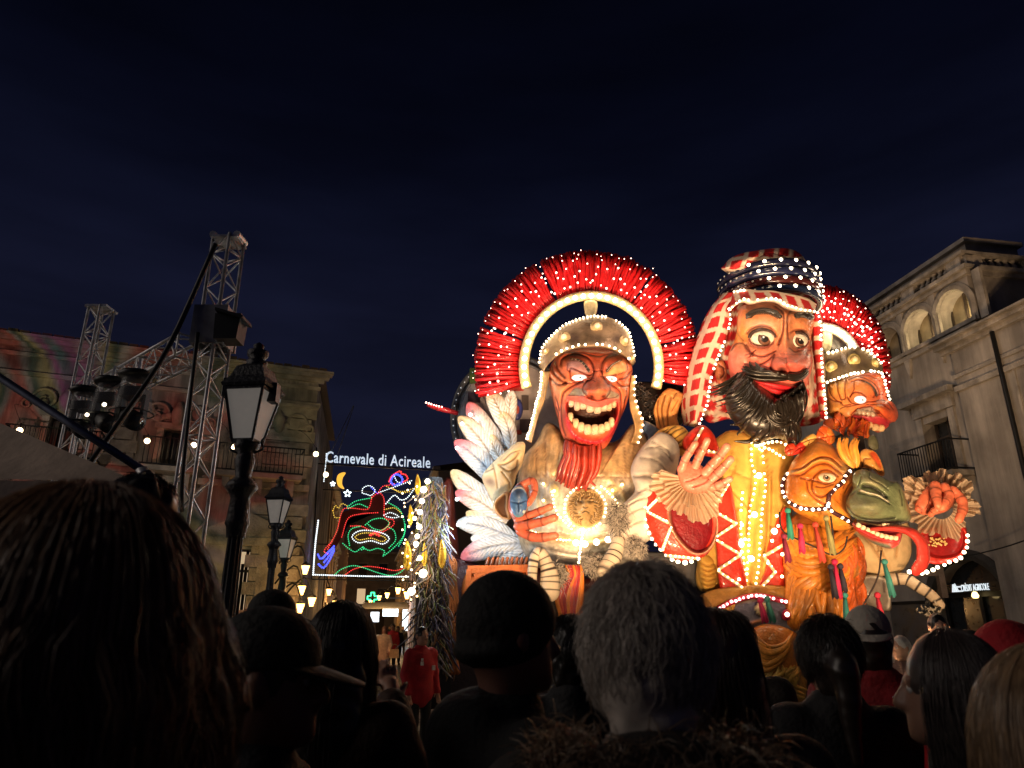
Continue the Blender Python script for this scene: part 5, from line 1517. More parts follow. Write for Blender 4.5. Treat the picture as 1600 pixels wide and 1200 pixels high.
# breastplate
bo = [(838, 690), (858, 660), (900, 690), (960, 690), (990, 662), (1012, 690), (1030, 740), (1022, 810), (1000, 862), (984, 888), (905, 897), (835, 884), (810, 840), (806, 770), (818, 715)]
def bcol(P, rho, C):
    t = np.clip((P[:, 1:2] - 735) / 25, 0, 1); C = C * (1 - t) + np.array([.42, .38, .33]) * t
    t = np.clip((P[:, 1:2] - 828) / 12, 0, 1); C = C * (1 - t) + np.array([.58, .46, .30]) * t
    t = np.clip((P[:, 1:2] - 846) / 14, 0, 1); C = C * (1 - t) + np.array([.42, .38, .33]) * t
    return C * (1 + .35 * vnoise(P * (1.8, .25), .8, 8)[:, None])
GD0 = lambda pts: ('g', pts, 1.6, 2.2, (.08, .06, .05), .7)
bf_ = [G([(838, 700), (838, 742)], 1.2, 1.5, .6), G([(852, 690), (853, 742)], 1.2, 1.5, .6), G([(875, 700), (870, 742)], 1.2, 1.5, .6), G([(975, 690), (978, 745)], 1.2, 1.5, .6), G([(812, 745), (880, 743), (1020, 748)], 1.5, 2, .5), ('r', [(812, 826), (870, 840), (920, 846), (980, 838), (1010, 822)], 5, 4, (.6, .45, .22), .8), ('r', [(835, 760), (845, 800), (890, 826)], 5, 2.5, (.62, .48, .25), .6), ('d', (849, 756), (4.5, 4.5), 0, 4, (.7, .55, .3)), ('d', (849, 782), (4.5, 4.5), 0, 4, (.7, .55, .3)), ('d', (972, 757), (4.5, 4.5), 0, 4, (.7, .55, .3)), ('d', (865, 765), (8, 9), 0, 6, (.7, .58, .3)), ('d', (957, 766), (9, 8), 0, 6, (.7, .58, .3)), ('r', [(948, 745), (975, 775), (985, 815)], 4, 2.5, (.62, .48, .25), .7), ('r', [(880, 705), (868, 735), (858, 742)], 3, 2, (.6, .45, .22), .7), GD0([(825, 850), (870, 862), (920, 868), (975, 858)]), GD0([(830, 868), (880, 880), (930, 882), (980, 872)])] + [('d', (828 + 9.5 * k, 836 + 10 * math.sin(k / 17 * 3.14)), (2.2, 2.2), 0, 2, (.75, .6, .3)) for k in range(18)]
RB = Relief(ID, bo, 14.75, 46, bf_, (.52, .33, .16), a=2.6, cols=bcol); plate = RB.mesh(n=150, m=50).build("breastplate", M_BRONZE, cent)
lf = [('b', (600, 420), (90, 120), 0, 60), ('b', (545, 350), (40, 25), 10, -28, (.03, .02, .01), .9), ('b', (650, 350), (40, 25), -10, -28, (.03, .02, .01), .9), ('r', [(600, 330), (600, 430)], 26, 34), ('b', (600, 480), (60, 40), 0, 40), ('g', [(555, 490), (600, 470), (645, 490)], 9, 18, (.03, .02, .01), .9), ('b', (600, 535), (50, 40), 0, 30), ('g', [(570, 415), (600, 430), (630, 415)], 8, 14, (.04, .02, .01), .9)]
for k in range(44):
    a = k / 44 * 2 * math.pi; 
    if 1.25 < a < 1.85: continue
    r0, r1 = 118 + 14 * (k % 3), 205 + 10 * (k % 2)
    lf.append(('g', [(600 + r0 * math.cos(a), 430 + r0 * math.sin(a) * 1.05), (600 + (r0 + r1) / 2 * math.cos(a + .08), 430 + (r0 + r1) / 2 * math.sin(a + .08)), (600 + r1 * math.cos(a), 430 + r1 * math.sin(a))], 8, 26, (.04, .022, .01), .9))
lo_ = [(600 + 232 * math.cos(a), 430 + 248 * math.sin(a)) for a in np.linspace(0, 6.283, 24, endpoint=False)]
YLN = float(RB.Y([(915, 794)])[0])
RL = Relief(ZL, lo_, YLN - .02, 70, lf, (.40, .25, .10), a=3.5); RL.mesh(n=120, m=50).build("lion_medallion", M_BRONZE, plate)
for R_, n_, s_ in ((260, 32, 1.9),):
    a = np.linspace(0, 2 * math.pi, n_, endpoint=False); q = np.stack([595 + R_ * np.cos(a), 432 + (R_ + 12) * np.sin(a)], 1); bulbs(plate, ZL.at(q, RB.Y(ZL.px(q)) - .06), s_ * mpp(14), M_BULB)
bulb_path(plate, ZL, [(570, 700), (555, 820), (530, 960), (510, 1110)], YLN - .05, 2.1, 4.2)
bulb_path(plate, ID, [(812, 826), (870, 842), (890, 844)], RB, 1.7, 5, lift=5)
bulb_path(plate, ID, [(862, 768), (870, 800), (893, 826)], RB, 1.5, 6, lift=4); bulb_path(plate, ID, [(940, 760), (962, 782), (978, 812)], RB, 1.5, 6, lift=4)
for q in ((849, 756), (849, 782), (866, 767), (957, 766), (972, 757)): big_bulb(plate, RB.pt([q], 6)[0], 2.0 * mpp(14.2), M_BULB)
for q in ((900, 848), (914, 850), (932, 847), (950, 843)): big_bulb(plate, RB.pt([q], 7)[0], 4.6 * mpp(14.2))
# sleeve, cuff and ringed hand on the viewer's left
so = [(430, 400), (440, 320), (560, 180), (720, 40), (860, -70), (960, -60), (960, 60), (930, 200), (860, 330), (830, 450), (770, 540), (650, 640), (560, 660), (480, 520)]
GS = lambda pts, w=12, d=18: ('g', pts, w, d, (.20, .12, .06), .75)
RS = Relief(ZT, so, 14.2, 160, [GS([(640, 210), (720, 200), (830, 130), (880, 60)], 16, 30), GS([(660, 230), (760, 290), (850, 240), (870, 150)], 14, 26), GS([(560, 200), (600, 350), (620, 500)]), GS([(470, 300), (560, 260)]), GS([(680, 300), (760, 420), (770, 500)]), ('b', (520, 420), (90, 70), 20, -40, (.16, .10, .08), .9), GS([(700, 150), (800, 60), (900, 30)])], (.70, .55, .34), a=2.2)
RS.mesh(n=120, m=44).build("sleeve", M_CLOTH, cent)
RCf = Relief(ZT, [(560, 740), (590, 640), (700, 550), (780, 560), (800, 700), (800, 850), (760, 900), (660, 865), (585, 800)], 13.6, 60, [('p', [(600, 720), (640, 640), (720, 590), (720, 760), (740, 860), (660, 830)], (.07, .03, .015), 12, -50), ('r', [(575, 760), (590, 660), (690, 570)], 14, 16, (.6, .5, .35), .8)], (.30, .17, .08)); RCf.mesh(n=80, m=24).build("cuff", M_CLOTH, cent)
SKH = (.46, .105, .06)
RP = Relief(ZT, [(780, 560), (850, 480), (950, 430), (1010, 500), (1020, 640), (1000, 760), (1010, 860), (1020, 1040), (960, 1110), (880, 1050), (810, 890), (750, 760)], 13.3, 110, [G([(830, 930), (900, 930), (1000, 890)], 9, 14), G([(900, 1030), (960, 1000), (1010, 990)], 9, 14)], SKH); RP.mesh(n=90, m=26).build("palm", M_PAINT, cent)
def finger(parent, zm, pts, radii, Y, col=SKH, creases=(.36, .66), name="finger", n=14):
    q = spline(pts, n=n); k = np.linspace(0, 1, n); Rr = np.interp(k, np.linspace(0, 1, len(radii)), radii) * zm.u(np.mean(Y))
    Yv = np.interp(k, np.linspace(0, 1, len(np.atleast_1d(Y))), np.atleast_1d(Y))
    Rr = Rr * (1 + .06 * np.cos((k - creases[0]) * 20))
    m = MB()
    def cf_(t): 
        d = min(abs(t - c) for c in creases); return np.array(col) * (1 - .75 * math.exp(-(d / .018) ** 2)) * (1 + .35 * (t > .8))
    P = zm.at(q, Yv); P = spline(P, n=40); ctube(m, P, np.interp(np.linspace(0, 1, 40), k, Rr), 12, cf_)
    return m.build(name, M_PAINT, parent)
finger(cent, ZT, [(880, 900), (1000, 850), (1150, 790), (1275, 738)], [58, 54, 50, 42], [13.1, 12.8]); finger(cent, ZT, [(880, 980), (1000, 960), (1180, 920), (1330, 872)], [60, 60, 54, 46], [13.05, 12.7]); finger(cent, ZT, [(900, 1040), (1000, 1090), (1130, 1120), (1340, 1098)], [56, 60, 58, 44], [13.1, 12.85]); finger(cent, ZT, [(900, 480), (1010, 415), (1065, 420), (1085, 500), (1060, 600), (1010, 690)], [50, 48, 46, 46, 44, 36], [13.15, 12.95], name="thumb")
RG = Relief(ZT, [(885 + 112 * math.cos(a), 665 + 205 * math.sin(a)) for a in np.linspace(0, 6.283, 20, endpoint=False)], 12.95, 80, [('g', [(880, 690), (880, 790)], 8, 18, (.01, .015, .05), .9), ('g', [(785, 670), (880, 690), (985, 660)], 9, 16, (.01, .015, .05), .9), ('b', (880, 560), (70, 70), 0, 30, (.02, .03, .07), .9), ('d', (955, 800), (24, 24), 0, 16, (.6, .6, .6)), ('p', [(790, 810), (890, 850), (990, 790), (960, 860), (880, 875), (820, 860)], (.12, .3, .36), 14, 5), ('r', [(790, 550), (850, 500), (930, 500), (990, 560)], 14, 14, (.5, .5, .5), .8)], (.045, .12, .30)); RG.mesh(n=80, m=30).build("scarab_ring", M_PAINT, cent)
# draped arm on the viewer's right
ro_ = [(985, 735), (1000, 702), (1030, 676), (1056, 688), (1062, 712), (1052, 755), (1044, 800), (1020, 840), (985, 856), (955, 846), (955, 820), (972, 790), (992, 766)]
GD = lambda pts, w=1.6, d=3.0: ('g', pts, w, d, (.12, .095, .09), .7)
RD_ = Relief(ID, ro_, 13.7, 26, [GD([(1000, 715), (1025, 720), (1045, 740)]), GD([(1010, 700), (1030, 700), (1050, 720)]), GD([(990, 745), (1020, 745), (1045, 770)], 2.4, 5), GD([(965, 800), (1000, 780), (1040, 775)]), GD([(965, 815), (1000, 795), (1035, 795)]), GD([(970, 830), (1000, 815), (1020, 815)]), ('b', (1010, 755), (14, 9), 20, 6), ('b', (985, 825), (14, 10), -30, 6), GD([(1020, 690), (1045, 705)]), GD([(995, 770), (1015, 765), (1040, 785)])], (.56, .49, .42), a=2.2); RD_.mesh(n=120, m=44).build("draped_sleeve", M_CLOTH, cent)
RY = Relief(Z(980, 600, 10), [(390, 850), (500, 720), (700, 650), (880, 670), (1010, 830), (1090, 960), (960, 1090), (820, 1120), (760, 930), (640, 860), (520, 880)], 13.9, 120, [('g', [(560, 840), (660, 720), (760, 660)], 16, 26, (.08, .04, .01), .9), ('g', [(640, 850), (740, 740), (860, 690)], 16, 26, (.08, .04, .01), .9), ('g', [(700, 890), (820, 800), (920, 740)], 16, 26, (.08, .04, .01), .8), ('g', [(780, 940), (880, 870), (980, 820)], 16, 26, (.10, .05, .01), .8), ('g', [(800, 990), (900, 980), (1020, 950)], 14, 22, (.12, .06, .01), .8), ('g', [(470, 860), (560, 760), (640, 700)], 14, 22, (.08, .04, .01), .9)], (.66, .37, .08), center=(800, 860)); RY.mesh(n=90, m=30).build("striped_cuff", M_CLOTH, cent)
def zebra(P, R, nst, name):
    m = MB(); P = spline(P, n=70); Rr = np.interp(np.linspace(0, 1, 70), np.linspace(0, 1, len(R)), R)
    ctube(m, P, Rr, 16, lambda t: np.array((.60, .50, .38)) if (t * nst + .1 * math.sin(t * 40)) % 1 > .2 else np.array((.03, .02, .02)))
    return m.build(name, M_CLOTH, cent)
zu = mpp(13.4) / 8
zebra(ZL.at(np.array([(1010, 640), (1010, 780), (1000, 880), (950, 1040), (870, 1200)]), np.array([13.6, 13.5, 13.4, 13.3, 13.2])), [60 * zu, 75 * zu, 82 * zu, 100 * zu, 120 * zu], 9, "striped_arm")
Zq = Z(680, 820, 8)
zebra(Zq.at(np.array([(1225, 900), (1215, 620), (1240, 420), (1300, 340), (1370, 430), (1430, 640), (1430, 830)]), 13.2), [40 * zu, 52 * zu, 58 * zu, 58 * zu, 70 * zu, 110 * zu, 118 * zu], 16, "striped_tail")
r = np.random.default_rng(9)
for c, nm in ((ZL.px((1000, 620)), 1), (ZL.px((700, 1130)), 2), (Zq.px((1540, 640)), 3), (ZL.px((1230, 930)), 4), (ZL.px((1010, 480)), 5)):
    m = MB(); n_ = 700; p0 = V(c[0] + r.normal(size=n_) * 6, c[1] + r.normal(size=n_) * 7, 13.3 - .1 * r.random(n_)); d_ = r.normal(size=(n_, 3)) * (1, .5, 1) + (0, -.4, -.5); d_ /= np.linalg.norm(d_, axis=1)[:, None]
    batch_tubes(m, np.stack([p0, p0 + d_ * .06, p0 + d_ * .11 - (0, 0, .03)], 1), np.array([.006, .005, .001]), np.where(r.random((n_, 1)) < .72, np.array([[.5, .44, .38]]), np.array([[.03, .025, .025]])) * r.uniform(.6, 1.2, (n_, 1)), r)
    for k in range(0):
        a = r.uniform(0, 6.28); p0 = np.array([c[0] + r.normal() * 5, c[1] + r.normal() * 6]); p1 = p0 + 7 * np.array([math.cos(a), math.sin(a) * .8 + .3])
        v, f = tube_vf(V(np.array([p0[0], (p0[0] + p1[0]) / 2 + r.normal(), p1[0]]), np.array([p0[1], (p0[1] + p1[1]) / 2, p1[1]]), np.array([13.3, 13.15, 13.1])), [.018, .014, .003], 4); m.add(v, f, (.45, .38, .30) if r.random() < .55 else (.03, .025, .025))
    m.build("fur_tuft", M_CLOTH, cent, kind="stuff")
# hand, curls and blue trim behind the arm
ZB = Z(980, 600, 10)
RHn = Relief(ZB, [(410, 420), (460, 260), (540, 140), (640, 70), (770, 90), (890, 180), (830, 330), (780, 520), (800, 700), (490, 710), (440, 560)], 14.6, 120, [('g', [(480, 260), (470, 420), (520, 680)], 14, 34, (.22, .06, .01), .9), ('g', [(590, 180), (540, 400), (580, 690)], 14, 34, (.22, .06, .01), .9), ('g', [(690, 200), (630, 440), (640, 690)], 14, 34, (.22, .06, .01), .9), ('g', [(770, 140), (720, 220)], 14, 30, (.05, .02, .01), .9), ('g', [(800, 250), (700, 420)], 12, 20, (.22, .06, .01), .7)], (.72, .33, .10)); RHn.mesh(n=100, m=36).build("rear_hand", M_PAINT, cent)
RHc = Relief(ZB, [(100, 0), (500, -20), (880, 60), (900, 350), (850, 640), (500, 660), (250, 560), (120, 380)], 15.3, 150, [], (.02, .016, .014)); cl = RHc.mesh(n=60, m=20).build("curly_hair", M_HAIRB, cent)
m = MB()
for k in range(60):
    c = np.array([r.uniform(120, 880), r.uniform(0, 600)]); t = np.linspace(0, r.uniform(4, 8), 14); rr = r.uniform(25, 55) * (1 - t / 12)
    q = c + np.stack([np.cos(t) * rr, np.sin(t) * rr], 1); P = ZB.at(q, np.full(14, 15.3) - .22 - np.linspace(0, .06, 14)); v, f = tube_vf(P, .016, 5); m.add(v, f, (.05, .035, .03))
m.build("curls", M_HAIRB, cl, kind="stuff")
RBl = Relief(ZB, [(230, 560), (480, 690), (460, 900), (380, 980), (240, 900), (250, 720)], 14.9, 50, [('d', (270, 850), (60, 90), 0, 30, (.03, .02, .04)), ('r', [(260, 560), (480, 680)], 18, 20, (.7, .6, .5), .9)], (.16, .24, .42)); RBl.mesh(n=60, m=18).build("blue_trim", M_PAINT, cent)
lamp(cent, V(920, 735, 12.6), 5); lamp(cent, V(850, 835, 12.4), 4, (1, .82, .6)); lamp(cent, V(850, 480, 13.0), 30, (1, .7, .5)); lamp(cent, V(990, 480, 13.0), 30, (1, .7, .5))  # added fill lights before chest and crest
# ------------------------------------------------------------------ feather wing and round backboard at the left of the float
wing = thing("feather_wing", "fan of large white and blue feathers with pink tips left of the first centurion", "wing", V(770, 890, 15.2))
WH, CR, PK, BL = (.88, .88, .86), (.80, .62, .36), (.80, .22, .26), (.22, .42, .72)
def feather(base, tip, w, tipc, Y, blue=.5, seed=0):
    b, t = np.array(base, float), np.array(tip, float); d = t - b; L = np.linalg.norm(d); d /= L; n = np.array([-d[1], d[0]])
    s = np.array([0, .12, .3, .5, .7, .85, .95, 1.0]); wd = np.array([.35, .62, .9, 1.0, .95, .72, .42, .0]) * w / 2
    bend = lambda q: n * (L * .06 * math.sin(q * 3.1) * (1 if seed % 2 else -1))
    o = [b + d * L * q + bend(q) + n * k for q, k in zip(s, wd)] + [b + d * L * q + bend(q) - n * k for q, k in zip(s[-2::-1], wd[-2::-1])]
    def fc(P, rho, C):
        q = (P - b) @ d / L; x = (P - b) @ n - np.array([bend(z)[0] * n[0] + bend(z)[1] * n[1] for z in q])
        ph = (q * L * .55 - np.abs(x) * .75) ; bar = np.sin(ph * 1.5 + .5 * np.sin(x)) 
        ctr = np.exp(-(x / (w * .05)) ** 2); base_b = np.clip(1 - q * 1.5, 0, 1) * blue
        C = np.array(WH) * np.ones((len(P), 1)); tt = np.clip((q - .62) / .3, 0, 1)[:, None]; C = C * (1 - tt) + np.array(tipc) * tt
        C = C * (1 - base_b[:, None]) + np.array(BL) * base_b[:, None]
        dk = np.clip(-bar - .35, 0, 1) * (q < .86) * .8; lnc = np.array([.12, .16, .24]) if blue > .4 else np.array([.25, .17, .10])
        C = C * (1 - dk[:, None]) + lnc * dk[:, None]; c2 = ctr * (q < .85) * .7; C = C * (1 - c2[:, None]) + lnc * c2[:, None]
        return bar * w * .02 - ctr * w * .06, C
    R = Relief(ID, o, Y, w * .22, [('f', fc)], WH, a=2.0, center=tuple(b + d * L * .52 + bend(.52)))
    R.mesh(n=72, m=30).build("feather", M_CLOTH, wing)
fl = [((797, 668), (801, 610), 24, WH, .25), ((790, 672), (763, 610), 30, CR, .1), ((788, 700), (731, 628), 34, PK, .55), ((800, 705), (782, 640), 24, CR, .3), ((788, 720), (745, 645), 30, WH, .6), ((782, 740), (716, 650), 34, CR, .4), ((792, 730), (765, 678), 24, CR, .3), ((785, 765), (710, 688), 36, PK, .7), ((788, 790), (704, 735), 32, CR, .35), ((792, 815), (711, 768), 34, PK, .3), ((800, 835), (728, 800), 30, CR, .35), ((810, 845), (713, 816), 34, (.7, .82, .9), .75), ((818, 852), (735, 840), 28, WH, .6), ((822, 848), (719, 872), 36, PK, .7), ((824, 858), (776, 884), 28, CR, .7), ((826, 860), (800, 878), 22, WH, .7)]
for i, (b, t, w, c, bl) in enumerate(fl): feather(b, t, w, c, 15.25 - .035 * i, bl, i)
for q in ((735, 648), (714, 700), (714, 780), (716, 820), (724, 866), (722, 662)): big_bulb(wing, V(*q, 14.85), 2.6 * mpp(15), emit("feather_spot", (.85, .93, 1.0), 9.0))
lamp(wing, V(700, 690, 13.6), 60, (.72, .88, 1.0)); lamp(wing, V(715, 830, 13.4), 55, (.72, .88, 1.0)); lamp(wing, V(760, 640, 13.9), 10, (1, .9, .75))  # unseen bluish fills added to whiten the feathers, one warm
bb = thing("round_backboard", "round pale board with dark rim and coloured squares behind the feathers", "board", V(800, 760, 16.6))
RBk = Relief(ID, [(800 + 90 * math.cos(a), 655 + 96 * math.sin(a)) for a in np.linspace(0, 6.283, 24, endpoint=False)], 16.6, 8, [], (.42, .37, .38), a=6); RBk.mesh(n=60, m=8).build("disc", M_CLOTH, bb)
for rr, c, w in ((92, (.05, .055, .07), 5), (83, (.18, .19, .22), 2)):
    th = np.linspace(0, 2 * math.pi, 60); m = MB(); v, f = tube_vf(V(800 + rr * np.cos(th), 655 + (rr + 6) * np.sin(th), 16.5), w * mpp(16.5), 8); m.add(v, f, c); m.build("rim", M_PAINT, bb)
a = np.linspace(2.2, 4.4, 22); bulbs(bb, V(800 + 92 * np.cos(a), 655 + 98 * np.sin(a), 16.4), 1.2 * mpp(16), emit("dim_bulb", (.6, .65, .7), .5), "dim_bulbs")
for x0, y0, x1, y1, c in ((731, 613, 750, 628, (.06, .04, .06)), (734, 575, 755, 598, (.05, .10, .02)), (795, 590, 818, 610, (.5, .05, .04)), (748, 600, 760, 612, (.08, .07, .08)), (812, 655, 832, 675, (.06, .04, .05)), (795, 672, 815, 678, (.5, .06, .03)), (815, 618, 826, 640, (.08, .06, .06))):
    P = V(np.array([x0, x1, x1, x0]), np.array([y0, y0, y1, y1]), 16.4); m = MB(); m.add(np.vstack([P, P + (0, .08, 0)]), [(0, 1, 2, 3), (7, 6, 5, 4), (0, 4, 5, 1), (1, 5, 6, 2), (2, 6, 7, 3), (3, 7, 4, 0)], c); m.build("colour_square", M_CLOTH, bb, smooth=False)
Relief(ID, [(808 + 9 * math.cos(a), 640 + 17 * math.sin(a)) for a in np.linspace(0, 6.283, 16, endpoint=False)], 16.3, 5, [('d', (808, 640), (4, 7), 0, 2, (.45, .08, .05))], (.05, .06, .28)).mesh(n=40, m=10).build("blue_disc", M_PAINT, bb)

# ------------------------------------------------------------------ man in the chequered headscarf
ZM = Z(1120, 440, 8); YM = 14.0; Z3b = Z(1040, 370, 4)
man = thing("headscarf_figure", "black bearded man figure in a red chequered headscarf with blue headband, tallest on the float", "float figure", V(1180, 960, 14.8))
fo = [(300, 320), (255, 480), (245, 640), (210, 760), (155, 880), (138, 1000), (160, 1150), (200, 1300), (270, 1430), (500, 1540), (850, 1560), (1080, 1380), (1165, 1180), (1198, 1020), (1192, 900), (1165, 780), (1200, 600), (1218, 480), (1150, 380), (950, 310), (700, 250), (480, 255)]
RED = (.60, .10, .07)
def mskin(P, rho, C):
    t = np.clip((P[:, 1:2] - 700) / 350, 0, 1); C = C * (1 - t) + np.array([.66, .15, .11]) * t
    t = np.exp(-((P[:, 0:1] - 280) / 130) ** 2 - ((P[:, 1:2] - 660) / 160) ** 2); C = C * (1 - .7 * t) + np.array([.88, .36, .04]) * .7 * t
    t = np.exp(-((P[:, 0:1] - 560) / 180) ** 2 - ((P[:, 1:2] - 530) / 50) ** 2); C = C * (1 - .6 * t) + np.array([.45, .34, .28]) * .6 * t
    return C
f2 = [('b', (560, 420), (220, 120), 0, 50), ('b', (1080, 440), (110, 110), 0, 50), ('r', [(858, 430), (860, 600), (870, 880)], 62, 120), ('b', (930, 1030), (200, 110), 0, 330, (.74, .10, .07), .7), ('d', (775, 1040), (105, 105), 0, 110, (.58, .16, .12), .6), ('b', (812, 1105), (52, 30), 8, -120, (.05, .012, .01), 1.0),
      ('b', (300, 930), (140, 130), 0, 70, (.72, .20, .16), .5), ('b', (1120, 960), (80, 90), 0, 50), ('b', (560, 720), (190, 120), 0, -95, (.10, .035, .03), .75), ('b', (1010, 745), (140, 110), 0, -95, (.10, .035, .03), .75),
      ('p', [(470, 1250), (620, 1245), (780, 1270), (1030, 1330), (1010, 1390), (900, 1440), (790, 1430), (670, 1385)], (.50, .012, .02), 22, 90), ('g', [(490, 1260), (700, 1330), (880, 1360), (1020, 1350)], 10, 26, (.14, .004, .008), .9),
      G([(730, 310), (815, 380), (838, 480), (822, 640), (770, 790)]), G([(935, 360), (890, 420), (880, 560), (892, 720)]), G([(370, 790), (440, 890), (560, 935), (680, 900), (735, 870)], 14, 26), G([(180, 860), (240, 780), (330, 775), (380, 850), (450, 920)], 14, 26), G([(720, 910), (650, 980), (540, 1040)], 14, 26), G([(360, 915), (430, 895), (490, 850)], 9, 14), G([(400, 955), (460, 880)], 9, 14), G([(380, 640), (450, 580), (570, 550), (680, 580), (740, 680)], 18, 20, .8), G([(920, 640), (1000, 600), (1090, 610), (1150, 680)], 16, 20, .8), G([(905, 830), (980, 880), (1060, 850)], 12, 18), G([(1080, 860), (1150, 930)], 9, 12), G([(270, 300), (250, 480), (245, 620), (330, 740)], 12, 12, .6), G([(700, 960), (760, 950), (830, 980)], 10, 14, .6), G([(720, 930), (690, 1000), (682, 1070), (720, 1120), (800, 1150)], 14, 36, .8), G([(870, 960), (880, 1060), (930, 1130), (1040, 1140), (1140, 1090), (1185, 1010)], 12, 24, .6), ('b', (980, 1010), (90, 50), 0, 15, (.86, .30, .22), .5), G([(790, 900), (870, 905), (1000, 910), (1080, 900)], 9, 12, .5), G([(1100, 870), (1170, 860)], 9, 12), G([(1090, 910), (1180, 930)], 9, 12)]  # includes painted nose shading: darkened rim and a highlight on the tip
RM = Relief(ZM, fo, YM, 430, f2, (.78, .27, .11), a=2.6, center=(690, 900), cols=mskin)
mface = RM.mesh(n=230, m=90).build("face", M_PAINT, man)
for c, rx, ry, ic, ir in (((565, 712), 148, 104, (35, 0), 88), ((1012, 742), 118, 100, (42, 0), 74)):
    h = float(RM.eval([c])[0][0]); o = eye(mface, RM, c, rx, ry, h + 10, (ic[0], ic[1], (.20, .085, .05), .55), ir, (.74, .66, .54))
    m = MB()      # lids
    for sgn in (-1, 1):
        th = np.linspace(math.pi * .02, math.pi * .98, 24); q = np.array(c) + np.stack([np.cos(th) * (rx + 12), sgn * np.sin(th) * (ry + 8)], 1)
        P = ZM.at(q, RM.Y0 - (h + 30 + 40 * np.sin(th)) * RM.unit); v, f = tube_vf(P, (20 if sgn < 0 else 12) * RM.unit, 8); m.add(v, f, (.035, .015, .012) if sgn < 0 else (.22, .05, .035))
    m.build("eyelid", M_PAINT, mface, kind="stuff")
for pts, w in (([(375, 455), (450, 395), (580, 370), (700, 390), (790, 440)], 44), ([(985, 440), (1050, 415), (1120, 425), (1200, 455)], 40)):
    q = spline(pts, n=22); m = MB(); rtube(m, RM.pt(q, 10), np.array([14] + [w] * 18 + [w * .9, w * .8, w * .6]) * RM.unit, 10, (.02, .015, .012))
    for k in range(2, 21): rtube(m, RM.pt([q[k] + (-16, w * .75), q[k] + (0, 0), q[k] + (22, -w * .75)], w * 1.0), .009, 5, (.07, .05, .035))
    m.build("eyebrow", M_HAIRB, mface)
REr = Relief(ZM, [(-10, 1010), (60, 980), (115, 1050), (125, 1150), (110, 1290), (60, 1320), (10, 1260), (-30, 1120)], YM + .35, 70, [('g', [(30, 1040), (80, 1080), (90, 1160), (50, 1200)], 14, 26, DRED, .9), ('b', (60, 1270), (45, 45), 0, 20, (.7, .14, .12), .7)], (.66, .22, .10)); REr.mesh(n=60, m=20).build("ear", M_PAINT, man)
# beard and moustache of lacquered strands
bo_ = [(300, 1120), (200, 1290), (110, 1420), (110, 1560), (170, 1700), (280, 1820), (400, 1930), (560, 1980), (760, 1960), (960, 2000), (1020, 1880), (1080, 1640), (1110, 1420), (1090, 1260), (1020, 1350), (900, 1460), (760, 1450), (600, 1340), (470, 1240), (400, 1150)]
RBd = Relief(ZM, bo_, YM - .42, 300, [], (.014, .010, .009), center=(620, 1600), a=2.2); beard = RBd.mesh(n=110, m=30).build("beard", M_HAIRB, man)
r = np.random.default_rng(21); m = MB()
def strand(m, pts, w, lift, rel=None, tone=1.0):
    q = spline(pts, n=14); P = (rel or RBd).pt(q, lift); P[-3:, 1] += 0
    c = np.array([.012, .009, .007]) * tone; ctube(m, P, np.array([.6, .9, 1, 1.05, 1.1, 1.1, 1.05, 1, .95, .85, .75, .6, .4, .15]) * w * RM.unit, 6, lambda t: c)
for k in range(150):
    u = r.random(); a = math.pi * (1.12 - 1.02 * u) 
    if u < .62:      # left sweep outwards
        x0 = 330 + 560 * u; y0 = 1130 + 420 * u + r.normal() * 60; L = r.uniform(260, 430); dirx = -1.0 + 1.15 * u; diry = .75 + .5 * u
        pts = [(x0, y0), (x0 + dirx * L * .3, y0 + diry * L * .42), (x0 + dirx * L * .75, y0 + diry * L * .75), (x0 + dirx * L * 1.15, y0 + diry * L * .9)]
    else:
        x0 = 640 + 460 * (u - .62) / .38; y0 = 1480 + r.normal() * 70 - 200 * max(0, (x0 - 900) / 200); L = r.uniform(240, 430)
        pts = [(x0, y0), (x0 + 30, y0 + L * .4), (x0 + 10, y0 + L * .75), (x0 - 30 + r.normal() * 40, y0 + L)]
    strand(m, pts, r.uniform(13, 21), r.uniform(-8, 30))
for k in range(46):   # whorl on the chin
    a = r.uniform(-.4, 3.6); R0 = r.uniform(60, 200); c = np.array([800, 1590]); t = np.linspace(0, 1.3, 5)
    pts = c + np.stack([R0 * np.cos(a + t), R0 * 1.15 * np.sin(a + t)], 1); strand(m, pts, r.uniform(11, 17), r.uniform(15, 40), tone=1.3)
for pts in ([(330, 1240), (200, 1330), (40, 1390)], [(330, 1330), (200, 1430), (80, 1460)], [(360, 1480), (240, 1610), (110, 1640)], [(420, 1700), (330, 1830), (260, 1900), (262, 1925)], [(560, 1850), (420, 1990), (300, 2000), (215, 1995)], [(640, 1900), (520, 2010), (440, 2020)], [(940, 1850), (980, 1980), (1010, 2050)], [(860, 1880), (900, 2000), (960, 2030)], [(460, 1600), (300, 1760), (170, 1790)], [(980, 1750), (1040, 1900), (1020, 2010)]):
    strand(m, pts, 26, 0)
m.build("beard_strands", M_HAIRB, beard, kind="stuff")
m = MB()
for k in range(34):
    j = r.normal() * 26; L = r.uniform(.75, 1.05)
    strand(m, [(900, 1185 + j * .5), (900 - 230 * L, 1160 + j), (900 - 420 * L, 1150 + j), (900 - 560 * L, 1090 + j * 1.4)], r.uniform(15, 24), r.uniform(60, 110), RM)
for k in range(16):
    j = r.normal() * 18; L = r.uniform(.8, 1.05)
    strand(m, [(900, 1190 + j), (900 + 100 * L, 1200 + j), (900 + 180 * L, 1170 + j), (900 + 245 * L, 1110 + j)], r.uniform(14, 20), r.uniform(70, 130), RM)
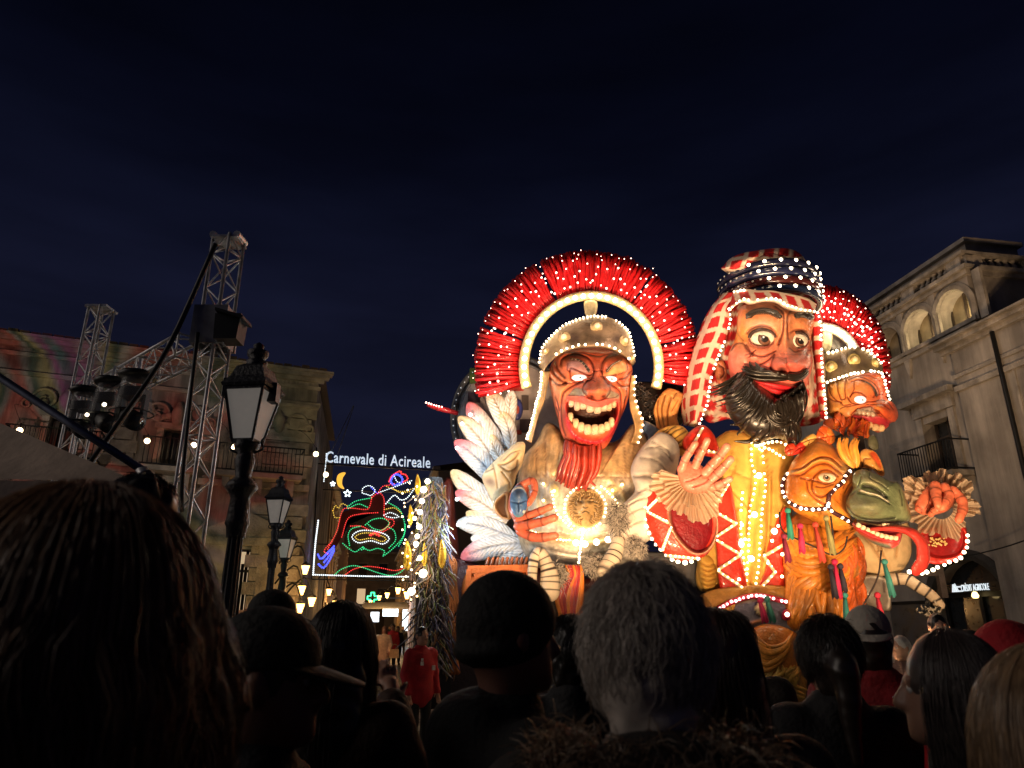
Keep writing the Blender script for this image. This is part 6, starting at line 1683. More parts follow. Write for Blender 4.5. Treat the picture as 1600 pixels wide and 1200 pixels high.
for pts in ([(560, 1120), (460, 1100), (420, 1040), (405, 1000)], [(620, 1110), (540, 1090), (500, 1040), (480, 1010)], [(480, 1130), (380, 1110), (300, 1090)], [(600, 1180), (460, 1190), (350, 1130)]): strand(m, pts, 24, 60, RM)
m.build("moustache", M_HAIRB, man)
# headscarf
CW, CRd = (.72, .55, .44), (.50, .012, .016)
def checks(cx, cy, su, sv, sh, seed):
    def fn(P, rho, C):
        u = (P[:, 0] - cx + (P[:, 1] - cy) * sh + 7 * np.sin(P[:, 1] / 60 + seed)) / su; v = (P[:, 1] - cy + 8 * np.sin(P[:, 0] / 40 + seed)) / sv
        k = ((u % 1) < .70) & ((v % 1) < .72); C = np.where(k[:, None], np.array(CRd) * (1 + .3 * np.sin(u * 9 + v * 5))[:, None], np.array(CW)); 
        return 9 * np.sin(u * 6.28 + .6) + 5 * np.sin(u * 13 + v * 2), C
    return fn
SB = Relief(Z3b, [(370, 400), (500, 330), (800, 330), (930, 420), (985, 700), (1000, 950), (985, 1150), (700, 1190), (420, 1140), (250, 1150), (210, 900), (300, 600)], 14.75, 120, [('f', checks(300, 400, 95, 90, .08, 1))], CW); SB.mesh(n=140, m=60).build("scarf_back", M_CLOTH, man)
SL = Strip(Z3b, [(500, 345), (415, 430), (405, 540), (375, 650), (325, 770), (285, 900), (262, 1040), (215, 1165)], [(360, 350), (290, 430), (245, 510), (195, 650), (155, 780), (130, 920), (115, 1040), (135, 1150)], 14.35, lambda u, v: 110 * np.sqrt(np.clip(1 - (2 * v - 1) ** 2, 0, 1)) + 40 * (1 - v) + 12 * np.sin(v * 9 + u * 4), [], CW, 90,
           cols=lambda u, v, C: np.where((((v * 1.95 + .12 + .06 * np.sin(u * 9)) % 1 < .66) & ((u * 8.6 + .2 * np.sin(v * 4)) % 1 < .70))[:, None], np.array(CRd), np.array(CW)))
sl = SL.mesh(nu=150, nv=40).build("scarf_fall", M_CLOTH, man); bulbs(man, SL.uvpt(np.linspace(.0, 1, 31), .02, 16), 2.1 * mpp(14.2), M_BULBW, "scarf_bulbs")
SR = Strip(Z3b, [(915, 480), (925, 560), (935, 700), (955, 850), (965, 1000), (985, 1120)], [(965, 470), (985, 560), (985, 700), (990, 850), (1005, 1000), (1010, 1135)], 14.2, lambda u, v: 60 + 20 * np.sin(v * 3) + 8 * np.sin(u * 14), [], CW, 40, cols=lambda u, v, C: np.where(((u * 7.5) % 1 < .62)[:, None] & (v < .85)[:, None], np.array(CRd), np.array(CW)))
SR.mesh(nu=90, nv=14).build("scarf_fall", M_CLOTH, man); bulbs(man, SR.uvpt(np.linspace(.0, 1, 24), .75, 14), 2.0 * mpp(14.2), M_BULBW, "scarf_bulbs")
SF = Strip(Z3b, [(395, 460), (480, 395), (540, 405), (620, 390), (700, 395), (760, 430), (840, 455), (930, 470)], [(430, 330), (500, 325), (580, 335), (660, 335), (740, 350), (820, 365), (890, 385), (945, 420)], 13.95, lambda u, v: 225 * np.sqrt(np.clip(1 - (2 * u - 1) ** 2 * .92, 0, 1)) - 40 * v, [], CW, 40, cols=lambda u, v, C: np.where((((u * 5.5 + v * .8) % 1 < .62) & (np.abs(v - .5) < .34))[:, None], np.array(CRd), np.array(CW)))
SF.mesh(nu=110, nv=20).build("scarf_brow", M_CLOTH, man); bulbs(man, SF.uvpt(np.linspace(.0, 1, 21), .06, 16), 2.0 * mpp(13.6), M_BULBW, "scarf_bulbs"); bulbs(man, SF.uvpt(np.linspace(.0, .12, 4), .9, 16), 2.0 * mpp(13.6), M_BULBW, "scarf_bulbs")
CTp = Relief(Z(1100, 380, 8), [(235, 330), (250, 280), (330, 190), (480, 125), (640, 95), (900, 62), (1080, 72), (1200, 130), (1290, 240), (1360, 350), (1100, 420), (600, 420)], 14.4, 300, [('f', checks(200, 60, 185, 150, .25, 2)), ('r', [(260, 300), (420, 240), (640, 150), (680, 110)], 40, 50), ('g', [(680, 180), (850, 130), (1010, 170)], 16, 25, (.2, .02, .02), .5), ('r', [(1180, 130), (1230, 250)], 25, 60)], CW, center=(760, 280)); CTp.mesh(n=140, m=50).build("scarf_crown", M_CLOTH, man)
hc = V(1197, 430, 14.75); rad = 70 * mpp(14.75, 430)
for k in range(4):
    zz = V(1197, 410 + 13.5 * k, 14.75 - rad)[2]; th = np.linspace(0, 2 * math.pi, 72)
    P = np.stack([hc[0] + rad * np.cos(th), hc[1] + rad * np.sin(th), np.full(72, zz)], 1); m = MB(); v, f = tube_vf(P, 7.6 * mpp(14), 12); 
    m.add(v, f, [(.012, .014, .04), (.02, .025, .075), (.06, .012, .012), (.012, .022, .06)][k]); rg = m.build("headband_ring", mat("lacquer_band", attr=True, rough=.18, coat=.9, noise=.1), man)  # the red ring colour paints in reflections on the dark blue band
    a = np.linspace(-math.pi, 0, 22) + .02 * k; B = np.stack([hc[0] + (rad + .085) * np.cos(a), hc[1] + (rad + .085) * np.sin(a), np.full(22, zz + .02)], 1)
    lit = [(j >= 6 + k) for j in range(22)]
    for j in range(22):
        if lit[j] and j % 2 == k % 2: big_bulb(rg, B[j], 3.1 * mpp(14))
        elif not lit[j]: big_bulb(rg, B[j], 2.1 * mpp(14), mat("unlit_bulb_glass", (.5, .5, .5), .15, spec=.8))
# gold costume
co_ = [(1108, 700), (1125, 680), (1150, 672), (1200, 690), (1236, 688), (1240, 740), (1236, 830), (1232, 925), (1100, 928), (1092, 860), (1106, 800), (1128, 765), (1118, 730)]
GG = lambda pts, w=2.0, d=4: ('g', pts, w, d, (.26, .10, .015), .7)
RC = Relief(ID, co_, 14.6, 32, [GG([(1172, 690), (1172, 760), (1166, 840), (1164, 920)]), GG([(1196, 690), (1200, 760), (1196, 850), (1184, 915)]), ('r', [(1183, 690), (1186, 780), (1178, 860), (1172, 915)], 7, 4, (.5, .24, .03), .7), GG([(1140, 735), (1170, 748)], 1.6, 3), GG([(1145, 770), (1165, 790), (1172, 800)], 1.6, 3), GG([(1206, 735), (1205, 790), (1203, 840)], 1.6, 3), ('r', [(1215, 700), (1220, 780), (1205, 860), (1185, 920)], 8, 6, (.80, .48, .10), .7), ('r', [(1155, 800), (1165, 860), (1168, 915)], 5, 5, (.8, .5, .12), .7), GG([(1130, 690), (1150, 720), (1140, 750)], 1.6, 3), GG([(1212, 880), (1190, 920)], 1.6, 3)], (.64, .36, .07), a=3); cost = RC.mesh(n=120, m=50).build("gold_costume", M_CLOTH, man)
for pts in ([(1174, 692), (1175, 720), (1180, 755), (1172, 800), (1170, 850), (1166, 915)], [(1190, 695), (1193, 730), (1196, 765), (1190, 800), (1188, 850), (1182, 912)], [(1160, 770), (1158, 800), (1158, 840), (1163, 890)]): bulb_path(cost, ID, pts, RC, 2.0, 9.0, lift=4)
for q in ((1186, 743), (1179, 804), (1174, 873), (1183, 694), (1210, 830), (1158, 850)): big_bulb(cost, RC.pt([q], 7)[0], 4.6 * mpp(13.8))
bulb_path(man, Z(1000, 640, 5.333), [(960, 300), (1020, 290), (1120, 265), (1200, 285), (1280, 320)], 13.9, 2.3, 7); bulb_path(man, Z(1000, 640, 5.333), [(1000, 330), (1060, 320), (1150, 370), (1200, 400)], 13.9, 2.3, 7)
RDP = (.60, .028, .014)
def panel(out, zig, Y, D=8, nm="red_panel", extra=()):
    R = Relief(ID, out, Y, D, list(extra), RDP, a=5); p = R.mesh(n=70, m=20).build(nm, M_PAINT, man)
    for z in zig:
        m = MB(); q = R.pt(spline(z, n=12) if len(z) > 2 else np.linspace(z[0], z[1], 8), 2.5); v, f = tube_vf(q, 2.4 * mpp(Y), 8); m.add(v, f, (.80, .62, .42)); m.build("zigzag_band", M_PAINT, p)
        L = np.array([np.interp(np.linspace(0, 1, max(3, int(np.hypot(*np.subtract(z[0], z[-1])) / 7.0))), np.linspace(0, 1, len(q)), q[:, j]) for j in range(3)]).T; bulbs(p, L - (0, .045, 0), 1.5 * mpp(Y), M_BULB)
    return R
panel([(1116, 790), (1138, 752), (1150, 800), (1158, 860), (1166, 924), (1128, 926), (1119, 860)], [((1137, 758), (1117, 790)), ((1116, 799), (1150, 818)), ((1150, 818), (1120, 838)), ((1120, 844), (1156, 866)), ((1156, 868), (1122, 890)), ((1122, 892), (1165, 922))], 14.0)
panel([(1200, 850), (1228, 790), (1232, 860), (1226, 924), (1184, 926), (1196, 890)], [((1226, 850), (1196, 868)), ((1193, 868), (1211, 894)), ((1211, 894), (1186, 922))], 14.05)
panel([(1066, 690), (1078, 674), (1098, 664), (1116, 680), (1124, 712), (1096, 712), (1072, 706)], [((1097, 670), (1085, 692)), ((1107, 705), (1122, 708))], 13.75, 10)
bulbs(man, V(np.array([1208, 1216, 1223, 1205, 1214, 1200, 1222, 1160, 1163, 1159, 1155]), np.array([830, 822, 866, 845, 806, 880, 900, 820, 842, 862, 905]), 13.8), 2.6 * mpp(13.8), M_BULB, "costume_bulbs")
for x, y in ((1095, 880), (1224, 900)):
    m = Relief(ID, [(x, y - 12), (x + 18, y - 8), (x + 25, y + 14), (x + 22, y + 38), (x + 6, y + 42), (x - 2, y + 20)], 14.2, 14, [GG([(x, y + k * 8), (x + 12, y + k * 8 + 4), (x + 24, y + k * 8)], 1.6, 3.5) for k in range(5)], (.66, .36, .06)).mesh(n=50, m=18); m.build("gold_fringe", M_CLOTH, man)
# viewer's left sleeve, ruffle and open hand
ZS = Z(1000, 640, 5.3333)
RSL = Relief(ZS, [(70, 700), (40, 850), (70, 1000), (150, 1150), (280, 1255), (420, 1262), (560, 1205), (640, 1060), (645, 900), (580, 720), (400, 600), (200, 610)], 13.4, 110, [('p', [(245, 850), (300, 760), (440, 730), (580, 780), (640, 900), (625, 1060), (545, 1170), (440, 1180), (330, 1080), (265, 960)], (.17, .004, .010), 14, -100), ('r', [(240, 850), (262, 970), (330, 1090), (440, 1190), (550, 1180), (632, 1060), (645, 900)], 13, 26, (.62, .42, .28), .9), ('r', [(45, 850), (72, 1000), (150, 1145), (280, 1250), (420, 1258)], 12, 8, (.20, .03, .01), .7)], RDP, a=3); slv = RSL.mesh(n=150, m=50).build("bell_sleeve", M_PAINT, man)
for z in (((60, 850), (240, 945)), ((255, 985), (185, 1170)), ((60, 830), (150, 740)), ((215, 1215), (470, 1240))):
    q = RSL.pt(np.linspace(z[0], z[1], 8), 10); m = MB(); v, f = tube_vf(q, 2.6 * mpp(13.2), 8); m.add(v, f, (.80, .62, .42)); m.build("zigzag_band", M_PAINT, slv); bulbs(slv, q - (0, .04, 0), 1.6 * mpp(13))
bulb_path(slv, ZS, [(150, 680), (60, 760), (38, 850), (60, 960), (110, 1080), (190, 1180), (290, 1260), (400, 1270), (480, 1240)], 13.35, 3.4, 11, M_BULBW)
def ruffle(parent, zm, c, ri, ro, a0, a1, Y, amp, n, col, seed, cone=.25):
    r = np.random.default_rng(seed); th = np.linspace(a0, a1, n * 6 + 1); m = MB(); ks = np.linspace(0, 1, 9); rows = []
    rg = r.normal(size=n * 6 + 1) * .012 + .045 * np.sign(np.sin(np.linspace(0, n * 3.1, n * 6 + 1))); rr_ = np.interp(th, np.linspace(a0, a1, 9), 1 + r.normal(size=9) * .13)
    for k in ks:
        R = ri + (ro * (rr_ + rg) - ri) * k; pl = np.sin(np.linspace(0, n * 2 * math.pi, len(th)) + .7 * np.sin(th * 5)) * amp * k ** .7
        rows.append(zm.at(np.stack([c[0] + np.cos(th) * R, c[1] + np.sin(th) * R], 1), Y + pl - cone * k + .12 * np.sin(th * 3) * k))
    P = np.vstack(rows); w = len(th); i = np.arange(8)[:, None] * w; j = np.arange(w - 1)[None]; q = np.stack([i + j, i + j + 1, i + w + j + 1, i + w + j], -1).reshape(-1, 4)
    m.add(P, q, col); return m.build("ruffle", M_TULLE, parent)
M_TULLE = bpy.data.materials.new("tulle"); M_TULLE.use_nodes = True
_nt = M_TULLE.node_tree; _b = _nt.nodes["Principled BSDF"]; _o = _nt.nodes["Material Output"]
_b.inputs["Base Color"].default_value = (.74, .58, .42, 1); _b.inputs["Roughness"].default_value = .8
_tl = _nt.nodes.new("ShaderNodeBsdfTranslucent"); _tl.inputs[0].default_value = (.8, .6, .42, 1); _mx = _nt.nodes.new("ShaderNodeMixShader"); _mx.inputs[0].default_value = .4; _nt.links.new(_b.outputs[0], _mx.inputs[1]); _nt.links.new(_tl.outputs[0], _mx.inputs[2])
_t2 = _nt.nodes.new("ShaderNodeBsdfTransparent"); _m2 = _nt.nodes.new("ShaderNodeMixShader"); _m2.inputs[0].default_value = .14; _nt.links.new(_mx.outputs[0], _m2.inputs[1]); _nt.links.new(_t2.outputs[0], _m2.inputs[2]); _nt.links.new(_m2.outputs[0], _o.inputs[0])
ruffle(man, ZS, (430, 590), 80, 285, .15, 3.5, 12.75, .10, 20, (.7, .55, .4), 4)
ruffle(man, ZS, (430, 580), 80, 245, .1, 3.4, 12.65, .09, 18, (.7, .55, .4), 5)
SKP = (.50, .15, .10)
RPm = Relief(ZS, [(318, 560), (325, 480), (400, 430), (520, 470), (600, 550), (700, 590), (690, 630), (600, 680), (470, 700), (370, 665)], 12.6, 70, [G([(380, 600), (450, 580), (520, 540)], 6, 10), G([(440, 650), (540, 610), (580, 570)], 6, 10)], SKP); RPm.mesh(n=80, m=24).build("palm", M_PAINT, man)
for pts, rr in (([(345, 500), (385, 400), (460, 285)], [36, 34, 26]), ([(450, 490), (495, 390), (560, 258)], [38, 34, 27]), ([(530, 540), (630, 430), (722, 312)], [42, 40, 32]), ([(590, 590), (680, 500), (755, 415)], [40, 38, 30]), ([(590, 650), (670, 625), (750, 578)], [36, 34, 24])): finger(man, ZS, pts, rr, [12.55, 12.3], SKP)
# viewer's right sleeve, ruffle and closed hand
ZR = Z(1320, 720, 8)
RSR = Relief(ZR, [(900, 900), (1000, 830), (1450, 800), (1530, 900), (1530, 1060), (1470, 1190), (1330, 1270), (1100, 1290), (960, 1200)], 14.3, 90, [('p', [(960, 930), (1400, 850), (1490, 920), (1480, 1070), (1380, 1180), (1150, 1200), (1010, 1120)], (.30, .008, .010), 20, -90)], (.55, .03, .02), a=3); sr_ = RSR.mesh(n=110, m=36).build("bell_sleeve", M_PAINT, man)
bulb_path(sr_, ZR, [(800, 1390), (960, 1400), (1120, 1350), (1260, 1290), (1400, 1240), (1500, 1140), (1545, 1020), (1530, 930)], 14.2, 3.0, 9.5, M_BULBW)
m = MB(); rr = np.random.default_rng(2)
for k in range(34): add_balls(m, [ZR.at((1050 + rr.random() * 230, 960 + rr.random() * 110), 14.2)], .022, (.8, .6, .25))
m.build("gold_beads", M_PAINT, sr_, kind="stuff")
ruffle(man, ZR, (1210, 580), 150, 400, .1, 2.85, 13.75, .13, 13, (.7, .55, .4), 6, .1); ruffle(man, ZR, (1190, 560), 150, 440, 2.8, 6.5, 13.9, .13, 16, (.7, .55, .4), 9, .1); ruffle(man, ZR, (1230, 560), 140, 350, 3.2, 6.2, 13.75, .12, 12, (.7, .55, .4), 11, .1)
SKR = (.68, .17, .09)
Relief(ZR, [(870, 590), (920, 450), (1060, 290), (1200, 280), (1350, 340), (1400, 480), (1320, 600), (1200, 660), (1000, 680), (900, 640)], 13.6, 110, [G([(900, 560), (960, 600), (960, 660)], 9, 14), G([(1060, 400), (1050, 520), (1010, 600)], 9, 14)], SKR).mesh(n=80, m=24).build("palm", M_PAINT, man)
for pts, rr in (([(1130, 310), (1140, 420), (1165, 560)], [62, 62, 42]), ([(1250, 330), (1300, 430), (1215, 575)], [58, 60, 40]), ([(1350, 370), (1450, 470), (1475, 600), (1425, 735)], [60, 60, 58, 44]), ([(1075, 670), (1130, 620), (1215, 590)], [34, 48, 38])): finger(man, ZR, pts, rr, [13.35, 13.15], SKR, (.34, .68))
lamp(man, V(1130, 760, 12.1), 4); lamp(man, V(1230, 480, 12.4), 26, (1, .78, .55)); lamp(man, V(1120, 500, 12.6), 22, (1, .78, .55)); lamp(man, V(1200, 880, 12.6), 3); lamp(man, V(1200, 368, 12.8), 14)  # added fills for costume, face and the dark scarf crown

# ------------------------------------------------------------------ second centurion
ZC = Z(1270, 560, 10); Y2 = 15.2
c2 = thing("centurion_figure", "snarling orange faced centurion figure in profile, behind the camel", "float figure", V(1330, 800, 15.6))
crest(c2, (1284, 582), (61, 72), (107, 135), [(98, 42), (40, 0), (-2, -34)], 15.5, .5, 3, [(.28, 14, 1.6), (.45, 14, 2.6), (.62, 16, 2.4), (.8, 10, 1.5), (.97, 12, 1.2)], 13, 2.6, 1.6)
m = MB(); th = np.radians(np.linspace(100, -5, 40)); v, f = tube_vf(V(1284 + 60 * np.cos(th), 582 - 71 * np.sin(th), 15.35), 7.5 * mpp(15.3, 500), 10); m.add(v, f, (.85, .82, .72)); ar2 = m.build("crest_arch", M_PAINT, c2)
for a in np.radians(np.linspace(97, 0, 11)): big_bulb(ar2, V(1284 + 60 * math.cos(a), 582 - 71 * math.sin(a), 15.2), 4.6 * mpp(15.2, 500))
Relief(Z(1260, 440, 10), [(250, 760), (400, 780), (380, 1070), (240, 1080)], 15.4, 40, [], (.7, .6, .36), a=6).mesh(n=30, m=6).build("crest_strut", M_BRONZE, c2)
Relief(Z(1260, 440, 10), [(400, 760), (520, 830), (640, 920), (720, 1020), (520, 1050), (380, 1050)], 15.6, 20, [('g', [(370, 890), (440, 940), (500, 1040)], 12, 10, (.1, .1, .1), .8)], (.30, .28, .27), a=5).mesh(n=40, m=10).build("helmet_side", M_BRONZE, c2)
fo2 = [(235, 410), (380, 330), (560, 255), (760, 215), (980, 215), (1090, 260), (1125, 400), (1175, 520), (1165, 620), (1250, 685), (1315, 780), (1335, 900), (1290, 985), (1210, 1010), (1190, 1060), (1120, 1120), (1020, 1160), (900, 1110), (800, 1060), (650, 1040), (520, 1060), (400, 980), (300, 920), (225, 850), (215, 650)]
G2 = lambda pts, w=13, d=22, s=.9: ('g', pts, w, d, (.16, .006, .004), s)
def skin2(P, rho, C):
    t = np.clip((P[:, :1] - 450) / 700, 0, 1); return (C * (1 - t) + np.array([.74, .12, .06]) * t) * (1 + .1 * vnoise(P, .01, 3)[:, None])
f3 = [('b', (800, 430), (200, 110), 20, 70, (.82, .33, .10), .5), ('b', (440, 450), (60, 110), 0, 40, (.88, .55, .14), .7), ('b', (320, 470), (60, 110), 0, 40, (.85, .42, .08), .6), ('b', (560, 480), (70, 80), 0, 40), ('b', (1120, 830), (180, 130), 30, 150, (.80, .12, .03), .7), ('b', (1010, 760), (70, 60), 20, 60, (.88, .32, .06), .7), ('b', (1000, 850), (50, 30), 25, -80, (.05, .01, .008), .9), ('b', (340, 780), (150, 100), 0, 60, (.86, .42, .10), .6),
      ('p', [(650, 870), (760, 890), (1000, 900), (1200, 980), (1190, 1070), (1000, 1030), (700, 960), (600, 920)], (.50, .035, .05), 16, -30), ('p', [(640, 870), (760, 780), (930, 760), (980, 860), (1000, 900), (800, 890)], (.40, .27, .20), 14, 10), G2([(640, 880), (800, 890), (1010, 900), (1080, 910)], 12, 30),
      G2([(600, 370), (700, 340), (830, 360), (930, 440), (980, 560), (950, 600)], 16, 26), G2([(560, 330), (700, 290), (860, 330), (980, 420), (1030, 540), (1000, 600)], 12, 18), G2([(510, 330), (500, 480), (510, 620), (450, 640)], 12, 20), G2([(380, 370), (390, 500), (440, 640)], 12, 20), G2([(250, 430), (270, 540), (350, 640), (440, 690)], 12, 20), G2([(225, 600), (320, 660), (430, 680), (480, 730), (600, 720)], 12, 20), G2([(640, 380), (640, 500), (580, 600)], 10, 18), G2([(580, 600), (650, 530), (760, 545), (830, 600)], 12, 22), G2([(540, 600), (600, 690), (720, 715), (820, 690)], 12, 22), G2([(830, 680), (960, 670), (1080, 650), (1180, 700), (1260, 800)], 12, 20), G2([(850, 720), (980, 720), (1100, 730), (1200, 800)], 12, 18), G2([(600, 880), (660, 820), (760, 770), (900, 745)], 13, 22), G2([(430, 790), (480, 760), (560, 750), (700, 720)], 10, 16), G2([(1030, 560), (1100, 560), (1110, 480), (1080, 430)], 11, 18), G2([(740, 270), (900, 280), (1060, 360)], 10, 14), G2([(920, 760), (930, 800), (1000, 810), (1080, 880), (1150, 960)], 11, 18), G2([(330, 860), (360, 900), (440, 900), (500, 1000)], 10, 16)]
R2 = Relief(ZC, fo2, Y2, 330, f3, (.74, .28, .08), a=2.4, center=(720, 650), cols=skin2); f2o = R2.mesh(n=220, m=80).build("face", M_PAINT, c2)
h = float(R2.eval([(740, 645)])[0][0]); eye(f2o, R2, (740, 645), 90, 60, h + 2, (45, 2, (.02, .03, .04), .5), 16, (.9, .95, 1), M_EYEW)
q = spline([(760, 350), (870, 390), (950, 470), (990, 570)], n=12); m = MB(); rtube(m, R2.pt(q, 10), np.linspace(.012, .035, 12), 8, (.04, .02, .015)); m.build("eyebrow", M_HAIRB, f2o)
for i, (x, y, w, hh) in enumerate(((575, 985, 80, 80), (665, 985, 100, 80), (770, 1020, 105, 90), (880, 1040, 105, 95), (975, 1080, 110, 110), (1065, 1090, 100, 110))): tooth(f2o, R2, (x, y), w, hh, float(R2.eval([(x, y)])[0][0]) + 12, (.80, .52, .28), 40)
for k in range(4): tooth(f2o, R2, (720 + 70 * k, 835 + 12 * k), 62, 90, float(R2.eval([(720 + 70 * k, 835)])[0][0]) + 6, (.50, .36, .26), 28, 25)
H2 = Strip(ZC, [(200, 400), (400, 325), (600, 255), (800, 215), (1000, 205), (1110, 260)], [(140, -90), (290, -95), (460, -150), (640, -180), (860, -120), (1090, 90)], Y2, lambda u, v: 300 * np.sqrt(np.clip(1 - np.abs(2 * u - 1) ** 2.4, 0, 1)) * (1.08 - .6 * v) + 20, [('b', (400, 60), (140, 110), 0, 0, (.09, .06, .05), .9), ('b', (780, 80), (120, 80), 0, 0, (.10, .07, .05), .9)], (.24, .18, .11), 60)
he2 = H2.mesh(nu=70, nv=24).build("helmet", M_BRONZE, c2); bulbs(he2, H2.uvpt(np.linspace(.03, .97, 15), .03, 20), 2.2 * mpp(Y2), M_BULBW, "brow_bulbs"); bulbs(he2, H2.uvpt(np.linspace(.03, .97, 15), 1.0, 20), 2.3 * mpp(Y2), M_BULBW, "rim_bulbs")
for u_, v_, rr in ((.12, .5, 92), (.48, .52, 98), (.83, .55, 80)):
    P0 = H2.uvpt(u_, v_)[0]; nrm = np.array([(u_ - .5) * 1.2, -1, -.15]); nrm /= np.linalg.norm(nrm)
    prof = [(1.0, -.1), (1.0, .12), (.8, .2), (.62, .2), (.60, .4), (.45, .6), (.26, .7), (0, .78)]; s = [P0 + nrm * (b + .3) * rr * .8 * R2.unit for a, b in prof]; m = MB(); v, f = tube_vf(np.array(s), np.maximum([a * rr * R2.unit for a, b in prof], 1e-3), 18); m.add(v, f, np.repeat(np.array([(.5, .4, .16)] * 4 + [(.6, .48, .2)] * 2 + [(.8, .7, .45)] * 2), 18, axis=0)); m.build("helmet_stud", M_BRONZE, he2)
bulb_path(c2, ZC, [(1080, 230), (1120, 330), (1140, 440), (1180, 560), (1195, 640)], 14.9, 2.2, 6.5, M_BULBW)
m = MB(); rr = np.random.default_rng(31)
for k in range(34):
    u = rr.random(); x0 = 340 + 560 * u; y0 = 880 + 160 * u + rr.normal() * 20; L = rr.uniform(120, 260); q = spline([(x0, y0), (x0 - 10 + rr.normal() * 20, y0 + L * .4), (x0 - 60 + rr.normal() * 30, y0 + L * .8), (x0 - 40 + 60 * rr.random(), y0 + L)], n=10)
    cl = np.array([.62, .06, .015]) * (.6 + .6 * rr.random()) + np.array([.1, .08, .0]) * rr.random(); ctube(m, ZC.at(q, Y2 - .35 - .1 * rr.random()), np.array([18, 26, 30, 32, 32, 30, 27, 22, 14, 6]) * R2.unit, 6, lambda t, c=cl: c)
m.build("beard", M_PAINT, c2)
for pts, w in (([(350, 1010), (340, 920), (400, 840), (450, 900), (420, 1000)], 30), ([(440, 1060), (430, 960), (470, 880), (510, 940), (490, 1060)], 26), ([(150, 1060), (190, 960), (280, 930), (330, 1000), (300, 1120), (200, 1160)], 40)): Relief(ZC, pts, Y2 - .5, w, [G2([pts[1], ((pts[0][0] + pts[-1][0]) / 2, (pts[0][1] + pts[-1][1]) / 2 - 40), pts[-1]], 7, 10)], (.66, .13, .04)).mesh(n=40, m=14).build("beard_lobe", M_PAINT, c2)
lamp(c2, V(1400, 560, 13.9), 10, (1, .72, .42)); lamp(c2, V(1340, 470, 14.2), 12, (1, .72, .5))  # added fills for face and crest, no lamp bodies
# arm and torso under the second centurion
Relief(ID, [(1330, 830), (1360, 800), (1410, 800), (1425, 860), (1400, 900), (1350, 900), (1330, 870)], 14.9, 22, [GG([(1340, 830), (1360, 850), (1380, 880)], 2, 4), GG([(1345, 810), (1370, 830), (1372, 860)], 2, 4), GG([(1390, 810), (1375, 850), (1390, 890)], 2, 4), GG([(1405, 820), (1400, 870)], 2, 4)], (.60, .42, .22)).mesh(n=70, m=26).build("tunic", M_CLOTH, c2)
m = MB(); P = spline(V(np.array([1395, 1415, 1432, 1455, 1468]), np.array([905, 905, 915, 930, 945]), np.array([14.6, 14.5, 14.4, 14.3, 14.25])), n=50); ctube(m, P, np.linspace(9, 7, 50) * mpp(14.4), 12, lambda t: np.array((.58, .46, .33)) if (t * 6) % 1 > .2 else np.array((.03, .02, .02))); m.build("striped_arm", M_CLOTH, c2)
Relief(ID, [(1335, 905), (1360, 898), (1385, 905), (1392, 935), (1390, 955), (1360, 950), (1340, 930)], 14.5, 12, [('r', [(1338, 908), (1360, 901), (1384, 908), (1390, 935), (1388, 950)], 2, 3, (.75, .68, .58), .9), ('g', [(1380, 905), (1382, 925)], 2, 4, (.03, .02, .02), .9)], (.22, .18, .15)).mesh(n=60, m=16).build("shoe", M_PAINT, c2)
m = MB()
for k in range(50):
    a = rr.uniform(0, 6.28); p = np.array([1455 + rr.normal() * 9, 955 + rr.normal() * 6]); v, f = tube_vf(V(np.array([p[0], p[0] + 5 * math.cos(a)]), np.array([p[1], p[1] + 5 * math.sin(a)]), np.array([14.2, 14.1])), [.03, .008], 4); m.add(v, f, (.5, .45, .38) if rr.random() < .5 else (.03, .03, .03))
m.build("fur_tuft", M_CLOTH, c2, kind="stuff")
# ------------------------------------------------------------------ camel
ZK = Z(1210, 670, 8); YK = 13.6
camel = thing("camel_figure", "orange camel figure with grey green muzzle, long red tongue and tassels", "float figure", V(1300, 960, 14.2))
GK = lambda pts, w=13, d=24, s=.9: ('g', pts, w, d, (.13, .018, .006), s)
OR = (.52, .15, .02)
ko = [(165, 560), (230, 400), (390, 220), (560, 105), (700, 180), (810, 300), (910, 420), (985, 480), (1020, 620), (990, 760), (930, 900), (930, 1040), (990, 1190), (880, 1270), (640, 1250), (440, 1130), (250, 1030), (150, 880), (138, 700)]
def kcol(P, rho, C):
    t = np.exp(-((P[:, :1] - 880) / 120) ** 2 - ((P[:, 1:] - 500) / 130) ** 2); C = C * (1 - .5 * t) + np.array([.34, .33, .14]) * .5 * t
    t = np.clip((P[:, 1:] - 960) / 120, 0, 1); C = C * (1 - t) + np.array([.60, .24, .03]) * t
    return C * (1 + .12 * vnoise(P, .014, 6)[:, None])
fk = [('b', (450, 330), (230, 140), -30, 60, (.72, .30, .05), .4), ('b', (330, 800), (170, 170), 0, 60, (.62, .19, .02), .5), ('b', (640, 610), (120, 65), 8, -40, (.04, .012, .006), .8), ('r', [(210, 560), (380, 500), (480, 420), (600, 385), (720, 420), (830, 520)], 24, 36, (.62, .34, .10), .6),
      GK([(210, 530), (360, 480), (480, 395), (600, 350), (720, 375), (830, 470)], 15, 28), GK([(205, 575), (330, 575), (440, 500), (540, 445), (660, 440), (760, 500), (850, 570)], 15, 28), GK([(330, 610), (450, 635), (520, 570), (600, 520), (690, 520), (790, 590)], 14, 26), GK([(480, 640), (580, 670), (660, 690), (760, 630)], 13, 24), GK([(470, 650), (470, 740), (520, 830), (620, 840), (760, 750)], 14, 26), GK([(400, 660), (430, 780), (520, 880), (640, 950)], 13, 22), GK([(520, 720), (620, 730), (740, 690)], 10, 16), GK([(860, 740), (900, 660), (950, 600)], 10, 16), GK([(880, 800), (930, 700), (1000, 640)], 10, 16), GK([(360, 200), (480, 170), (640, 190), (760, 260)], 10, 10, .4)]
